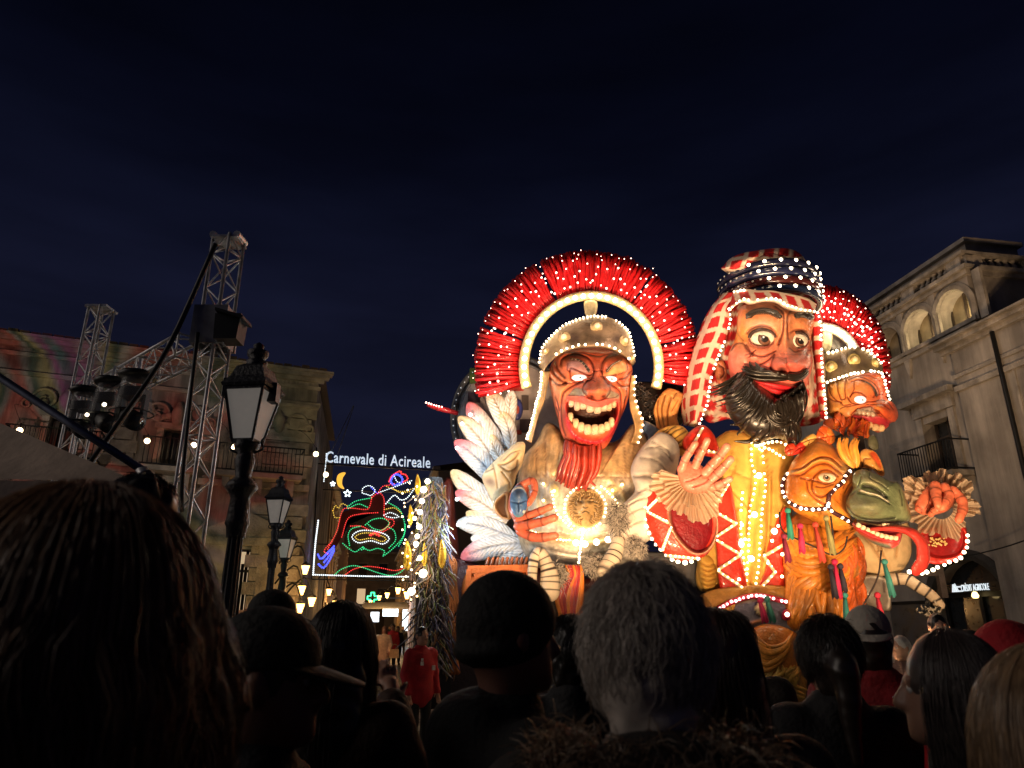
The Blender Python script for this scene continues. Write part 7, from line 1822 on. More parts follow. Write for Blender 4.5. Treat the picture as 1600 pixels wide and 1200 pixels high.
RK = Relief(ZK, ko, YK, 330, fk, OR, a=2.3, center=(580, 700), cols=kcol); kf = RK.mesh(n=220, m=80).build("head", M_PAINT, camel)
h = float(RK.eval([(650, 610)])[0][0]); eye(kf, RK, (650, 612), 112, 62, h + 8, (5, -4, (.30, .17, .08), .5), 48, (.66, .52, .36))
YZ = YK - .45
mo_ = [(985, 740), (970, 620), (1020, 530), (1110, 505), (1220, 540), (1340, 600), (1450, 655), (1540, 670), (1605, 760), (1655, 900), (1705, 1060), (1690, 1155), (1560, 1195), (1300, 1195), (1050, 1140), (920, 1050), (890, 940), (930, 830)]
def zcol(P, rho, C):
    t = np.exp(-((P[:, :1] - 1180) / 170) ** 2 - ((P[:, 1:] - 960) / 100) ** 2); C = C * (1 - .6 * t) + np.array([.26, .25, .15]) * .6 * t
    t = np.clip((P[:, 1:] - 1110) / 50, 0, 1); C = C * (1 - t) + np.array([.02, .018, .016]) * t
    return C * (1 + .12 * vnoise(P, .02, 2)[:, None])
K0 = (.015, .015, .012)
RZ = Relief(ZK, mo_, YZ, 230, [('b', (1180, 970), (230, 110), 0, 90), ('b', (1230, 660), (150, 60), 20, 60, (.42, .36, .22), .5), ('b', (1640, 950), (80, 190), -15, 50, (.30, .30, .15), .5), ('g', [(1110, 715), (1200, 725), (1300, 780), (1390, 850)], 24, 70, K0, 1.0), ('r', [(1080, 770), (1180, 800), (1300, 830), (1420, 905)], 16, 40, (.66, .60, .45), .9), ('g', [(1060, 800), (1180, 835), (1300, 860), (1440, 940)], 10, 30, K0, 1.0), ('g', [(900, 950), (980, 1060), (1100, 1120), (1300, 1140), (1500, 1110)], 14, 30, K0, .9), ('b', (1150, 980), (150, 80), 0, 60), ('g', [(1190, 560), (1200, 620), (1330, 690), (1420, 760)], 12, 22, K0, .7), ('g', [(1080, 600), (1060, 680), (1040, 720)], 12, 20, K0, .7), ('g', [(1560, 760), (1590, 860), (1600, 960)], 10, 16, K0, .8), ('g', [(950, 840), (1020, 780), (1060, 800)], 10, 20, K0, .8)], (.13, .165, .085), a=2.3, center=(1230, 880), cols=zcol); RZ.mesh(n=170, m=64).build("muzzle", M_PAINT, camel)
jo = [(980, 1170), (1100, 1180), (1300, 1210), (1560, 1190), (1600, 1290), (1560, 1440), (1440, 1500), (1250, 1440), (1100, 1340), (1000, 1250)]
RJ = Relief(ZK, jo, YZ + .1, 150, [('p', [(1090, 1190), (1300, 1200), (1540, 1210), (1560, 1290), (1400, 1330), (1200, 1290)], (.16, .012, .02), 14, -70), ('r', [(1000, 1210), (1120, 1300), (1280, 1370), (1440, 1400), (1560, 1390)], 20, 30, (.45, .03, .05), .9), ('p', [(1080, 1330), (1250, 1400), (1440, 1450), (1440, 1500), (1250, 1450)], (.14, .16, .12), 18, 0)], (.50, .05, .04), center=(1300, 1320)); kj = RJ.mesh(n=100, m=36).build("lower_jaw", M_PAINT, camel)
for i in range(9):
    x, y = 1050 + i * 58, 1205 + 160 * math.sin(min(1, i / 8) * 1.5); tooth(kj, RJ, (x, y), 56, 58, float(RJ.eval([(x, y)])[0][0]) + 30, (.78, .62, .42), 26, -18)
for i in range(5): tooth(kj, RJ, (1370 + i * 48, 1196 + 3 * i), 46, 34, 190, (.78, .64, .46), 26)
m = MB(); P = ZK.at(spline([(1250, 1250), (1400, 1240), (1560, 1250), (1720, 1300), (1830, 1420), (1860, 1560), (1840, 1680), (1790, 1740)], n=40), np.interp(np.linspace(0, 1, 40), [0, .5, 1], [YZ - .1, YZ - .45, YZ - .5])); ctube(m, P, np.interp(np.linspace(0, 1, 40), [0, .3, .6, .85, 1], [60, 85, 120, 130, 95]) * RK.unit, 16, lambda t: np.array((.58, .045, .035)), flat=.45, up=(0, -.3, 1)); m.build("tongue", M_PAINT, camel)
def locks(parent, name, zm, rng_, n, fn, Y, w, col, matl=None, nn=6, rel=None):
    m = MB(); u = zm.u(Y)
    for k in range(n):
        q = spline(fn(rng_), n=12); c = np.array(col) * (.6 + .7 * rng_.random()); P = zm.at(q, (rel.Y(q) if rel else Y) - (w * (.5 if rel else 1.2) + rng_.normal() * w * .3) * u * np.sin(np.linspace(.3, 2.8, 12)))
        ctube(m, P, w * u * np.array([.5, .85, 1, 1.05, 1.1, 1.1, 1.05, 1, .9, .75, .5, .2]) * (.8 + .4 * rng_.random()), nn, lambda t, c=c: c)
    return m.build(name, matl or M_PAINT, parent)
rg = np.random.default_rng(77)
def fl_(r):
    u = r.random(); return [(980 + 60 * u, 480), (850 + 200 * u, 360), (790 + 240 * u, 220), (800 + 270 * u, 110 + 40 * r.random())]
locks(camel, "forelock", ZK, rg, 26, fl_, YK - .35, 26, (.78, .33, .05))
m = Relief(ZK, [(1060, 480), (1070, 300), (1150, 250), (1260, 290), (1330, 400), (1380, 560), (1330, 590), (1250, 520), (1130, 490)], YK + .1, 80, [('p', [(1190, 310), (1260, 290), (1330, 420), (1330, 500), (1270, 430)], (.70, .10, .03), 14, -20), GK([(1100, 480), (1120, 380), (1200, 370)], 10, 16)], (.76, .36, .08)).mesh(n=60, m=22); m.build("ear", M_PAINT, camel)
Relief(ZK, [(1180, 100), (1250, 80), (1300, 180), (1290, 260), (1200, 260), (1170, 200)], YK + .3, 40, [], (.10, .10, .06)).mesh(n=40, m=12).build("rear_ear", M_PAINT, camel)
for pts, c in (([(520, 130), (545, 10), (620, -50), (720, 30), (745, 150), (690, 210), (620, 180)], (.66, .10, .02)), ([(600, 120), (600, 20), (680, -20), (760, 90), (740, 180), (670, 190)], (.70, .20, .03)), ([(200, 330), (260, 210), (360, 150), (420, 210), (330, 300)], (.60, .03, .02)), ([(300, 200), (380, 110), (480, 60), (540, 120), (420, 220)], (.68, .40, .10)), ([(130, 300), (150, 200), (240, 180), (280, 260), (200, 340)], (.56, .05, .02))):
    Relief(ZK, pts, YK - .1, 45, [GK([pts[0], tuple(np.mean(pts, 0)), pts[3]], 9, 16), GK([pts[1], tuple(np.mean(pts, 0) + 10), pts[-1]], 7, 10)], c).mesh(n=44, m=16).build("crest_lobe", M_PAINT, camel)
def strap(pts, rel, r=2.3, step=9.5):
    q = spline(pts, step=6 * 8 / 4); P = rel.pt(q, 12) if isinstance(rel, Relief) else ZK.at(q, rel); m = MB(); v, f = tube_vf(P, 3.4 * mpp(13.2), 8); m.add(v, f, (.05, .015, .025)); o = m.build("bridle_strap", M_PAINT, camel)
    q = spline(pts, step=step * 8); P = (rel.pt(q, 34) if isinstance(rel, Relief) else ZK.at(q, rel) - (0, .06, 0)); bulbs(o, P, r * mpp(13.2), M_BULBW)
strap([(160, 565), (112, 650), (100, 750), (140, 860), (230, 945), (400, 1000), (620, 1000), (680, 930)], RK, 2.7)
strap([(670, 960), (690, 830), (770, 740), (850, 670), (915, 560), (985, 475)], RK, 2.7)
strap([(670, 960), (730, 1040), (830, 1095), (930, 1155), (985, 1195)], RK, 2.7)
# neck and chest: thick painted folds
nk = [(1232, 815), (1262, 800), (1310, 820), (1345, 845), (1345, 890), (1338, 930), (1345, 975), (1330, 1000), (1270, 1000), (1228, 985), (1226, 930), (1222, 880)]
RN = Relief(ID, nk, 14.1, 34, [], (.40, .12, .02), a=3); neck = RN.mesh(n=70, m=20).build("neck", M_PAINT, camel)
def nf(r):
    k = r.integers(0, 4)
    if k == 0: y = r.uniform(835, 895); return [(1226, y - 8 * r.random()), (1255, y + 14), (1290, y + 10), (1325, y - 14), (1338, y - 24)]
    if k == 1: x = r.uniform(1230, 1330); return [(x, 900), (x - 5 + r.normal() * 3, 930), (x - 8 + r.normal() * 6, 965), (x - 14 + r.normal() * 8, 1000)]
    if k == 2: x = r.uniform(1228, 1300); return [(x, 822), (x + 4, 850), (x + 14, 875), (x + 4, 905)]
    x = r.uniform(1255, 1330); return [(x - 30, 925), (x - 10, 908), (x + 10, 895), (x + 18, 870)]
locks(neck, "neck_folds", ID, rg, 110, nf, 13.9, 4.2, (.58, .20, .025), nn=7, rel=RN)
def nf2(r):
    x = r.uniform(1300, 1345); y = r.uniform(840, 940); return [(x, y), (x + 6, y + 20), (x + 2, y + 45), (x - 8, y + 62)]
locks(neck, "throat_folds", ID, rg, 40, nf2, 14.0, 3.6, (.56, .11, .02), rel=RN)
TS = [(1231, 798, 1236, 842, (.02, .22, .16)), (1250, 822, 1254, 864, (.52, .02, .09)), (1274, 820, 1286, 878, (.50, .05, .03)), (1291, 810, 1302, 866, (.24, .22, .08)), (1225, 838, 1232, 878, (.22, .015, .05)), (1304, 878, 1312, 935, (.46, .01, .07)), (1298, 886, 1306, 935, (.02, .015, .03)), (1313, 885, 1320, 925, (.02, .015, .03)), (1382, 878, 1395, 932, (.03, .20, .18)), (1371, 930, 1380, 978, (.50, .02, .05)), (1320, 930, 1324, 980, (.03, .22, .20)), (1188, 938, 1196, 972, (.50, .02, .10)), (1199, 936, 1208, 972, (.05, .24, .20))]
for x, y, x2, y2, c in TS:
    Yt = 13.0; t = thing("x", "", "") if False else None
    m = MB(); v, f = uvsphere(12, 8); m.add(v * 4.6 * mpp(Yt) + V(x, y, Yt), f, c); tk = m.build("tassel_knot", M_CLOTH, camel if x > 1210 else man)
    m = MB()
    for k in range(16):
        a = k / 16 * 6.28; P = np.array([V(x + 1.5 * math.cos(a), y + 4, Yt), V((x + x2) / 2 + 3 * math.cos(a), (y + y2) / 2, Yt), V(x2 + 4.2 * math.cos(a), y2 + 2 * math.sin(a * 3), Yt)]); P[:, 1] += .045 * math.sin(a) * np.array([.4, .8, 1.2]); v, f = tube_vf(P, [.016, .018, .010], 4); m.add(v, f, np.array(c) * (.8 + .4 * ((k * 7) % 5) / 4))
    m.build("tassel_fringe", M_CLOTH, tk, kind="stuff")
m = MB()
for pts in ([(1218, 800), (1222, 828), (1245, 842), (1276, 856)], [(1276, 856), (1300, 867), (1318, 858), (1324, 838)], [(1377, 860), (1372, 900), (1355, 935), (1340, 960)], [(1298, 806), (1302, 840), (1304, 866)]):
    v, f = tube_vf(spline(V(*np.array(pts).T, 13.05), n=14), .016, 5); m.add(v, f, (.02, .012, .012))
m.build("rein_cord", M_CLOTH, camel)
lamp(camel, V(1330, 780, 12.0), 8, (1, .78, .5)); lamp(camel, V(1430, 880, 13.0), 6); lamp(camel, V(1260, 900, 12.3), 5)  # added fills before the camel, no lamp bodies

# ------------------------------------------------------------------ the float body itself
fl = thing("carnival_float", "broad carnival float body with painted skirts, arches and carved scrolls under the figures", "float", (5.6, 15.5, 0))
x0, x1 = V(690, 950, 14.6)[0], V(1330, 950, 14.6)[0]
m = MB(); v, f = box_vf((x0, 14.3, .5), (x1, 19.0, 2.3)); m.add(v, f, (.02, .008, .008)); m.build("platform", M_PAINT, fl, smooth=False)
for xx in np.linspace(x0 + 1, x1 - 1, 4):
    m = MB(); v, f = lathe_vf([(0, -.14), (.5, -.14), (.52, 0), (.5, .14), (0, .14)], 24); m.add(np.stack([v[:, 0], v[:, 2], v[:, 1]], 1) + (xx, 14.7, .52), f, (.02, .02, .02)); m.build("wheel", M_BLACK, fl)
def post(px, Y, ytop, w=.12):
    p = V(px, ytop, Y); m = MB(); v, f = bar_vf((p[0], p[1], 2.2), p, w); m.add(v, f, (.05, .04, .04)); m.build("support_post", M_PAINT, fl, smooth=False)
for a in ((915, 15.6, 560), (1195, 15.3, 520), (1330, 15.9, 600), (1300, 14.6, 800), (1465, 14.8, 880), (800, 16.9, 640), (770, 15.6, 800)): post(*a)
p0, p1 = V(1330, 905, 14.8), V(1470, 895, 14.8); m = MB(); v, f = bar_vf(p0, p1, .1); m.add(v, f, (.05, .04, .04)); m.build("arm_beam", M_PAINT, fl, smooth=False)
# painted front with red lit arch
sk = Relief(ID, [(1095, 930), (1165, 915), (1240, 920), (1260, 960), (1262, 1060), (1240, 1110), (1120, 1110), (1090, 1060), (1085, 980)], 13.9, 10, [('p', [(1105, 975), (1130, 950), (1180, 938), (1235, 945), (1240, 1080), (1110, 1080)], (.15, .15, .19), 4, 0), ('d', (1189, 951), (13, 14), 0, 5, (.02, .015, .03)), ('d', (1190, 951), (10, 11), 0, 6, (.70, .62, .28)), ('d', (1190, 949), (5, 5), 0, 4, (.55, .22, .08)), ('r', [(1155, 1020), (1158, 995), (1172, 975), (1195, 968)], 3, 4, (.70, .30, .12), .9)], (.46, .22, .05), a=6); skp = sk.mesh(n=110, m=50).build("painted_front", M_PAINT, fl)
m = MB(); q = spline([(1096, 978), (1118, 955), (1150, 938), (1185, 931), (1228, 940)], n=30); v, f = tube_vf(sk.pt(q, 3), 4.2 * mpp(13.7), 10); m.add(v, f, (.50, .02, .05)); ra = m.build("red_arch", M_PAINT, fl); bulbs(ra, sk.pt(spline([(1096, 978), (1118, 955), (1150, 938), (1185, 931), (1228, 940)], step=6.6), 7.5), 2.3 * mpp(13.7), emit("red_arch_bulb", (1, .62, .6), 6.0))
for q in ((1149, 975), (1229, 961)): 
    o = Relief(ID, [(q[0] + 8 * math.cos(a), q[1] + 9 * math.sin(a)) for a in np.linspace(0, 6.283, 14, endpoint=False)], 13.7, 8, [], (.50, .02, .06)).mesh(n=30, m=8).build("red_boss", M_PAINT, fl); big_bulb(o, V(q[0] + 1, q[1] - 1, 13.55), 3.2 * mpp(13.5))
dr = Relief(ID, [(1172, 1000), (1180, 980), (1205, 975), (1237, 985), (1248, 1000), (1250, 1060), (1225, 1085), (1195, 1070), (1178, 1040)], 13.6, 22, [], (.44, .15, .02)); dp = dr.mesh(n=60, m=20).build("swag", M_PAINT, fl)
def sw(r):
    u = r.random(); y = 985 + 60 * u; return [(1180 + 4 * r.normal(), y), (1200, y + 18 * (1 - u) + 4), (1225, 1005 + 22 * u), (1238, 988 + 4 * u)]
locks(dp, "swag_folds", ID, rg, 40, sw, 13.45, 3.0, (.62, .25, .035), rel=dr)
def sw2(r):
    x = r.uniform(1190, 1250); y = r.uniform(1040, 1065); return [(x, y), (x - 6 + r.normal() * 5, y + 10), (x - 12, y + 18), (x + r.normal() * 10, y + 30)]
locks(dp, "gold_tangle", ID, rg, 46, sw2, 13.4, 2.4, (.60, .36, .08), rel=dr)
def lf_(r):
    x = r.uniform(1095, 1150); return [(x, 962 - (x - 1095) * .45), (x - 4, 972 - (x - 1095) * .45), (x - 8, 985 - (x - 1095) * .45)]
locks(fl, "gold_frill", ID, rg, 40, lf_, 13.8, 2.4, (.58, .30, .05), rel=sk)
# left lower side: orange picture frame, scrolls, dark red swirls
Relief(ID, [(690, 880), (760, 884), (830, 880), (900, 900), (1000, 900), (1090, 930), (1085, 1060), (690, 1060)], 15.0, 14, [], (.055, .008, .008), a=8).mesh(n=60, m=12).build("dark_skirt", M_PAINT, fl)
Relief(ID, [(990, 870), (1030, 862), (1095, 868), (1095, 925), (1060, 935), (1000, 930)], 14.9, 16, [GD([(1040, 870), (1042, 930)], 3, 5), GD([(1070, 870), (1068, 930)], 3, 5)], (.09, .09, .10)).mesh(n=50, m=14).build("grey_drape", M_CLOTH, fl)
OF = (.66, .15, .03)
for a, b in (((731, 890), (826, 888)), ((733, 890), (730, 955)), ((741, 902), (738, 955)), ((826, 889), (830, 950)), ((741, 902), (815, 900)), ((752, 908), (752, 952))):
    m = MB(); v, f = bar_vf(V(*a, 14.1), V(*b, 14.1), .10, .14); m.add(v, f, OF); m.build("frame_bar", M_PAINT, fl, smooth=False)
Relief(ID, [(733, 891), (824, 890), (828, 952), (732, 956)], 14.3, 3, [], (.50, .12, .02), a=8).mesh(n=30, m=6).build("frame_panel", M_PAINT, fl)
def scr(pts, R, c, Y, nm="scroll"):
    m = MB(); q = spline(pts, n=40); P = V(q[:, 0], q[:, 1], Y); ctube(m, P, np.interp(np.linspace(0, 1, 40), np.linspace(0, 1, len(R)), R) * mpp(Y), 10, lambda t: np.array(c) * (1 + .5 * math.sin(t * 9))); m.build(nm, M_PAINT, fl)
BR = (.28, .085, .02)
for k in range(4):
    o = k * 4.2; scr([(702 + o, 960 - 3 * k), (700 + o, 930), (698 + o, 905), (702 + o * .8, 880), (700 + o * .3, 866)], [3, 3.4, 3.2, 2.6, 1.2], np.array(BR) * (1 - .1 * k), 13.9 + .03 * k)
for k in range(6):
    o = k * 5; scr([(690 + o, 1050), (688 + o * .8, 1010), (696 + o * .9, 980), (704 + o, 955 + 3 * k)], [4, 4.4, 3.6, 1.4], np.array(BR) * (.8 + .1 * k), 13.8)
for k in range(5):
    o = k * 6; scr([(742 + o, 1020), (726 + o, 980), (734 + o * .8, 955), (728 + o * .5, 938)], [4, 4.6, 3.6, 1.2], np.array((.36, .09, .02)), 13.7)
for k in range(7):
    o = k * 6.5; scr([(868 + o, 1010), (880 + o * .6, 970), (872 + o * .9, 930), (890 + o * .5, 900), (884 + o * .6, 884)], [5, 6, 5.4, 4.2, 1.5], [(.55, .16, .02), (.46, .05, .02), (.30, .015, .015)][k % 3], 13.8 - .03 * k)
for k in range(10):
    x = 760 + k * 7.5; scr([(x, 888), (x + 1, 880), (x + 3, 872)], [3, 3, 2], (.30, .09, .03), 14.2, "fringe")
# red swirl panel under the left end
Relief(ID, [(690, 760), (706, 745), (712, 800), (718, 860), (724, 900), (700, 960), (686, 900), (684, 820)], 15.6, 14, [], (.10, .018, .012)).mesh(n=50, m=14).build("side_panel", M_PAINT, fl)
rp = MB(); v, f = tube_vf(V(np.array([668, 684, 716]), np.array([632, 637, 646]), 15.8), [.05, .07, .05], 8); rp.add(v, f, (.45, .02, .03)); rp.build("red_spar", M_PAINT, fl); bulbs(fl, V(np.linspace(666, 690, 7), np.linspace(629, 636, 7), 15.7), 1.3 * mpp(15.7), M_BULBP)
# pillar wrapped in dark ribbons with bulbs and yellow flames
pil = thing("ribbon_pillar", "dark pillar wrapped in blue grey ribbons with white bulbs and yellow flames at the float's left end", "pillar", (V(668, 950, 13.9)[0], 13.9, 0))
m = MB(); P = np.array([V(676, yy, 13.9) for yy in (748, 800, 900, 1000, 1090)]); P[-1, 2] = .3; v, f = tube_vf(P, np.array([.20, .27, .31, .33, .34]), 16); m.add(v, f, (.02, .018, .02)); m.build("core", M_CLOTH, pil)
m = MB()
for k in range(640):
    y = rg.uniform(750, 1040); x = 676 + rg.uniform(-27, 27) * (0.75 + .4 * (y - 750) / 290); L = rg.uniform(12, 34); dx = rg.normal() * 11; dep = 13.9 - math.sqrt(max(.02, 1 - ((x - 676) / 31) ** 2)) * .42
    q = spline([(x, y), (x + dx * .4 + 3 * math.sin(y), y + L * .4), (x + dx, y + L)], n=7); v, f = tube_vf(V(q[:, 0], q[:, 1], dep - .02 - .05 * rg.random()), np.array([.5, 1, 1, 1.1, 1, .8, .3]) * rg.uniform(.007, .018), 5); m.add(v, f, [(.16, .16, .24), (.07, .07, .13), (.34, .31, .32), (.26, .14, .07), (.17, .19, .08)][rg.integers(0, 5)])
m.build("ribbons", M_PAINT, pil, kind="stuff")
for x, y, rr in ((662, 765, 5), (659, 783, 4), (656, 800, 4), (655, 823, 4), (652, 838, 3.5), (650, 850, 4), (656, 872, 3.5), (661, 896, 6), (643, 924, 5.5), (648, 810, 3), (668, 752, 4)): big_bulb(pil, V(x, y, 13.35), rr * mpp(13.4), M_BULBW)
for x, y, s in ((636, 870, 1), (663, 868, .8), (690, 868, 1.0), (641, 806, .7), (652, 758, .7)):
    o = [(x, y - 26 * s), (x + 7 * s, y - 8 * s), (x + 6 * s, y + 12 * s), (x, y + 22 * s), (x - 6 * s, y + 10 * s), (x - 4 * s, y - 10 * s)]
    Relief(ID, o, 13.45, 5 * s, [('g', [(x, y - 16 * s), (x + 1, y), (x, y + 14 * s)], 1.6, 1.5, (.5, .16, .02), .6)], (.72, .50, .05)).mesh(n=30, m=10).build("flame", M_PAINT, pil)
lamp(pil, V(640, 830, 12.9), 16, (1, .84, .5))  # added warm fill to brighten the pillar
bulbs(pil, np.array([V(640 + 20 * math.sin(k * 1.7) * .6, 755 + k * 5.2, 13.38) for k in range(36)]), 1.5 * mpp(13.4), M_BULB)
# unseen floodlights added in front of the float to light the figures
M_FLOOD = emit("floodlight_glass", (1.0, .80, .52), 20.0)
def flood(nm, x, y, z, target, energy, col, size):
    t = thing("floodlight", "%s added black floodlight on the paving, unseen behind the crowd" % nm, "floodlight", (x, y, 0), "added floodlights in front of the float")
    d = Vector(target) - Vector((x, y, z)); d.normalize(); dn = np.array(d)
    m = MB(); v, f = bar_vf(np.array([x, y, z]) - dn * .16, np.array([x, y, z]), .34, .24); m.add(v, f); m.build("housing", M_BLACK, t, smooth=False)
    m = MB(); v, f = bar_vf(np.array([x, y, z]) + dn * .003, np.array([x, y, z]) + dn * .012, .28, .18); m.add(v, f); m.build("lens", M_FLOOD, t, smooth=False)
    m = MB(); v, f = bar_vf((x, y, 0), (x, y, z - .13), .06); m.add(v, f); m.build("stand", M_BLACK, t, smooth=False)
    l = bpy.data.lights.new("flood_beam", 'SPOT'); l.energy = energy; l.color = col; l.spot_size = size; l.spot_blend = .6; l.shadow_soft_size = .25
    o = bpy.data.objects.new("flood_beam", l); scene.collection.objects.link(o); o.parent = t; o.location = [float(q) for q in np.array([x, y, z]) + dn * .05 - WPOS[t.name]]; o.rotation_euler = d.to_track_quat('-Z', 'Y').to_euler()
WARM = (1.0, .64, .34)
for nm, x, tx, e_ in (("leftmost", .1, .9, 2350), ("second from left", 1.4, 1.9, 2900), ("third from left", 2.7, 3.4, 2500), ("third from right", 4.0, 5.2, 3000), ("second from right", 5.3, 6.9, 2500)): flood(nm, x, 6.6, .45, (tx, 14.3, 6.9), e_, WARM, math.radians(62))
flood("rightmost", 6.6, 7.4, .45, (7.6, 13.8, 4.4), 1700, WARM, math.radians(60))
# ================================================================== the crowd
M_SKIN = mat("skin", attr=True, rough=.5, noise=.08, nscale=20)
M_FAB = mat("jacket_cloth", attr=True, rough=.8, noise=.2, nscale=14, bump=.25, bscale=60)
M_HAIR = mat("hair", attr=True, rough=.36, noise=.25, nscale=30, spec=.7)
SKN = (.46, .25, .17)
def rotz(v, a):
    c, s = math.cos(a), math.sin(a); v = np.asarray(v, float)
    return np.stack([v[..., 0] * c - v[..., 1] * s, v[..., 0] * s + v[..., 1] * c, v[..., 2]], -1)
def strands(mb, rng, n, H, r, length, col, wave=.01, width=.0011, th=(0.05, 2.0), az=(0, 6.283), hang=True, jit=.012, spread=0.0, seg=9, tone=.5):
    c0 = np.array([0, -.012, H - .118])
    a = rng.uniform(*az, n); t0 = rng.uniform(th[0], th[0] + .5, n); t1 = rng.uniform(np.maximum(t0 + .3, th[1] - (.5 if hang else 1.3)), th[1]); L = length * rng.uniform(.7, 1.1, n); off = rng.uniform(-jit * .4, jit, n); P = []
    if not hang: t0 = rng.uniform(0, th[1] - .35, n); t1 = t0 + rng.uniform(.25, .5, n)
    sw = rng.normal(size=n) * .18
    for q in np.linspace(0, 1, 6):
        t = t0 + (t1 - t0) * q
        if not hang: a = a + sw / 6; off = off + .0014 * rng.random(n)
        P.append(c0 + np.stack([(r[0] + off) * np.sin(t) * np.cos(a), (r[1] + off) * np.sin(t) * np.sin(a), (r[2] + off) * np.cos(t)], 1))
    if hang:
        d = P[-1] - P[-2]; d /= np.linalg.norm(d, axis=1)[:, None]; p = P[-1]; clump = np.floor(a * 5) + np.floor(t0 * 8) * 31
        for s in range(seg):
            d = d * .55 + np.stack([np.cos(a) * spread, np.sin(a) * spread, -np.ones(n)], 1) * .45; d /= np.linalg.norm(d, axis=1)[:, None]
            p = p + d * (L / seg)[:, None] + rng.normal(size=(n, 3)) * (1, 1, 0) * wave * .15 + wave * np.stack([np.sin(s * 1.3 + clump), np.cos(s * 1.1 + clump * 1.7), 0 * a], 1) * .6; P.append(p)
    P = np.stack(P, 1)
    if not hang: P = P + np.cumsum(rng.normal(size=P.shape) * .0022, 1) + rng.normal(size=(n, 1, 3)) * .002
    batch_tubes(mb, P, width * (1.2 - .8 * np.linspace(0, 1, P.shape[1])), np.array(col) * (1 - tone + 2 * tone * rng.random((n, 1))), rng)
def person(lab, px, py, Y, yaw, coat=(.012, .012, .014), legs=(.012, .012, .016), hair="short", hc=(.03, .02, .014), hat=None, hatc=(.01, .01, .01), z0=0.0, res=1.0, seed=0, pose=None, build=1.0, extra=None, nstr=0, group="crowd watching the float", skin=SKN, scale=None):
    top = V(px, py, Y); add = {"cap": .025, "beanie": .02}.get(hat, .016 if hair != "bald" else 0)
    if hair == "big": add = .05
    H = top[2] - z0 - add; rng = np.random.default_rng(seed); a = math.radians(yaw)
    base = np.array([top[0], Y, z0]); t = thing("person", lab, "person", base, group)
    k = H / 1.74; b = build
    def out(mb_v, f, name, m, col, kind=None, parent=t):
        mb = MB(); mb.add(rotz(mb_v, a) + base, f, col); return mb.build(name, m, parent, kind=kind)
    e = lambda c, r, s=.02: ('e', np.array(c), np.array(r), s); c = lambda p, q, r0, r1, s=.03: ('c', np.array(p), np.array(q), r0, r1, s)
    arms = []
    for s in (-1, 1):
        S = (s * .185 * b, -.01, H - .345)
        if pose == "phone": E, W_ = (s * .22 * b, .10, H - .56), (s * .07, .26, H - .30)
        elif pose == "point" and s > 0: E, W_ = (.25 * b, .12, H - .5), (.14, .36, H - .42)
        else: E, W_ = (s * .245 * b, -.02, H - .62 * k), (s * .235 * b, .07, H - .86 * k)
        arms.append((S, E, W_))
    body = [e((0, -.012, H - .108), (.076, .097, .108)), e((0, .012, H - .16), (.064, .078, .075), .03), e((0, .045, H - .19), (.045, .045, .04), .03), c((0, .088, H - .105), (0, .108, H - .146), .009, .016, .012), e((-.013, .1, H - .150), (.011, .011, .009), .008), e((.013, .1, H - .150), (.011, .011, .009), .008), e((0, .083, H - .173), (.024, .013, .0075), .006), e((0, .081, H - .186), (.022, .013, .008), .006), e((0, .072, H - .212), (.026, .024, .02), .018),
            e((-.03, .083, H - .112), (.017, .012, .011), -.012), e((.03, .083, H - .112), (.017, .012, .011), -.012), e((-.03, .073, H - .113), (.013, .013, .012), .004), e((.03, .073, H - .113), (.013, .013, .012), .004), c((-.045, .08, H - .092), (.045, .08, H - .092), .009, .009, .014),
            e((-.086, -.004, H - .122), (.012, .022, .033), .01), e((.086, -.004, H - .122), (.012, .022, .033), .01), c((0, -.014, H - .18), (0, -.025, H - .32), .052, .058, .03),
            c((-.14, -.02, H - .36), (.14, -.02, H - .36), .055, .055, .05), e((0, 0, H - .5), (.16, .1, .2), .05), e((0, 0, H - .74), (.15, .1, .18), .05)]
    for S, E, W_ in arms:
        body += [c(S, E, .05, .04), c(E, W_, .04, .028)]
        d = np.array(W_) - np.array(E); d /= np.linalg.norm(d); w = np.array(W_); sx = np.cross(d, [0, 0, 1.0]); sx /= np.linalg.norm(sx) + 1e-9
        body += [('c', w, w + d * .07, .026, .03, .02)] + [('c', w + d * .08 + sx * q, w + d * (.15 + .02 * (1 - abs(q) / .03)) + sx * q * 1.2, .010, .008, .006) for q in (-.027, -.009, .009, .027)] + [('c', w + d * .02 + sx * .03, w + d * .075 + sx * .06, .011, .009, .008)]
    hz = H - .88 * k
    for s in (-1, 1): body += [c((s * .09, 0, hz), (s * .1, .01, .5 * k), .07, .05), c((s * .1, .01, .5 * k), (s * .1, -.02, .09), .05, .038), c((s * .1, -.03, .05), (s * .105, .12, .03), .035, .028)]
    v, f = sdf_mesh(body, .011 * res); out(v, f, "body", M_SKIN, skin)
    jk = [c((-.15 * b, -.01, H - .355), (.15 * b, -.01, H - .355), .078, .078, .05), e((0, 0, H - .5), (.205 * b, .135 * b, .22), .06), e((0, .005, H - .74), (.195 * b, .14 * b, .22), .06), e((0, 0, hz - .02), (.195 * b, .14 * b, .16), .05), e((0, -.022, H - .268), (.092, .09, .058), .03)]
    for S, E, W_ in arms: jk += [c(S, E, .072 * b, .06 * b, .05), c(E, W_, .06 * b, .05, .03)]
    if extra in ("hood", "fur"): jk += [e((0, -.105, H - .31), (.14, .08, .09), .03), e((0, -.09, H - .36), (.16, .08, .09), .03)]
    if extra == "hoodup": jk += [e((0, -.03, H - .105), (.115, .125, .145), .03), e((0, .1, H - .13), (.075, .08, .105), -.02)]
    v, f = sdf_mesh(jk, .016 * res, (.0045, 26, seed + 3))
    ncol = 1 + .25 * vnoise(v, 14, seed)[:, None]; jo = out(v, f, "jacket", M_FAB, np.array(coat) * ncol)
    tr = []
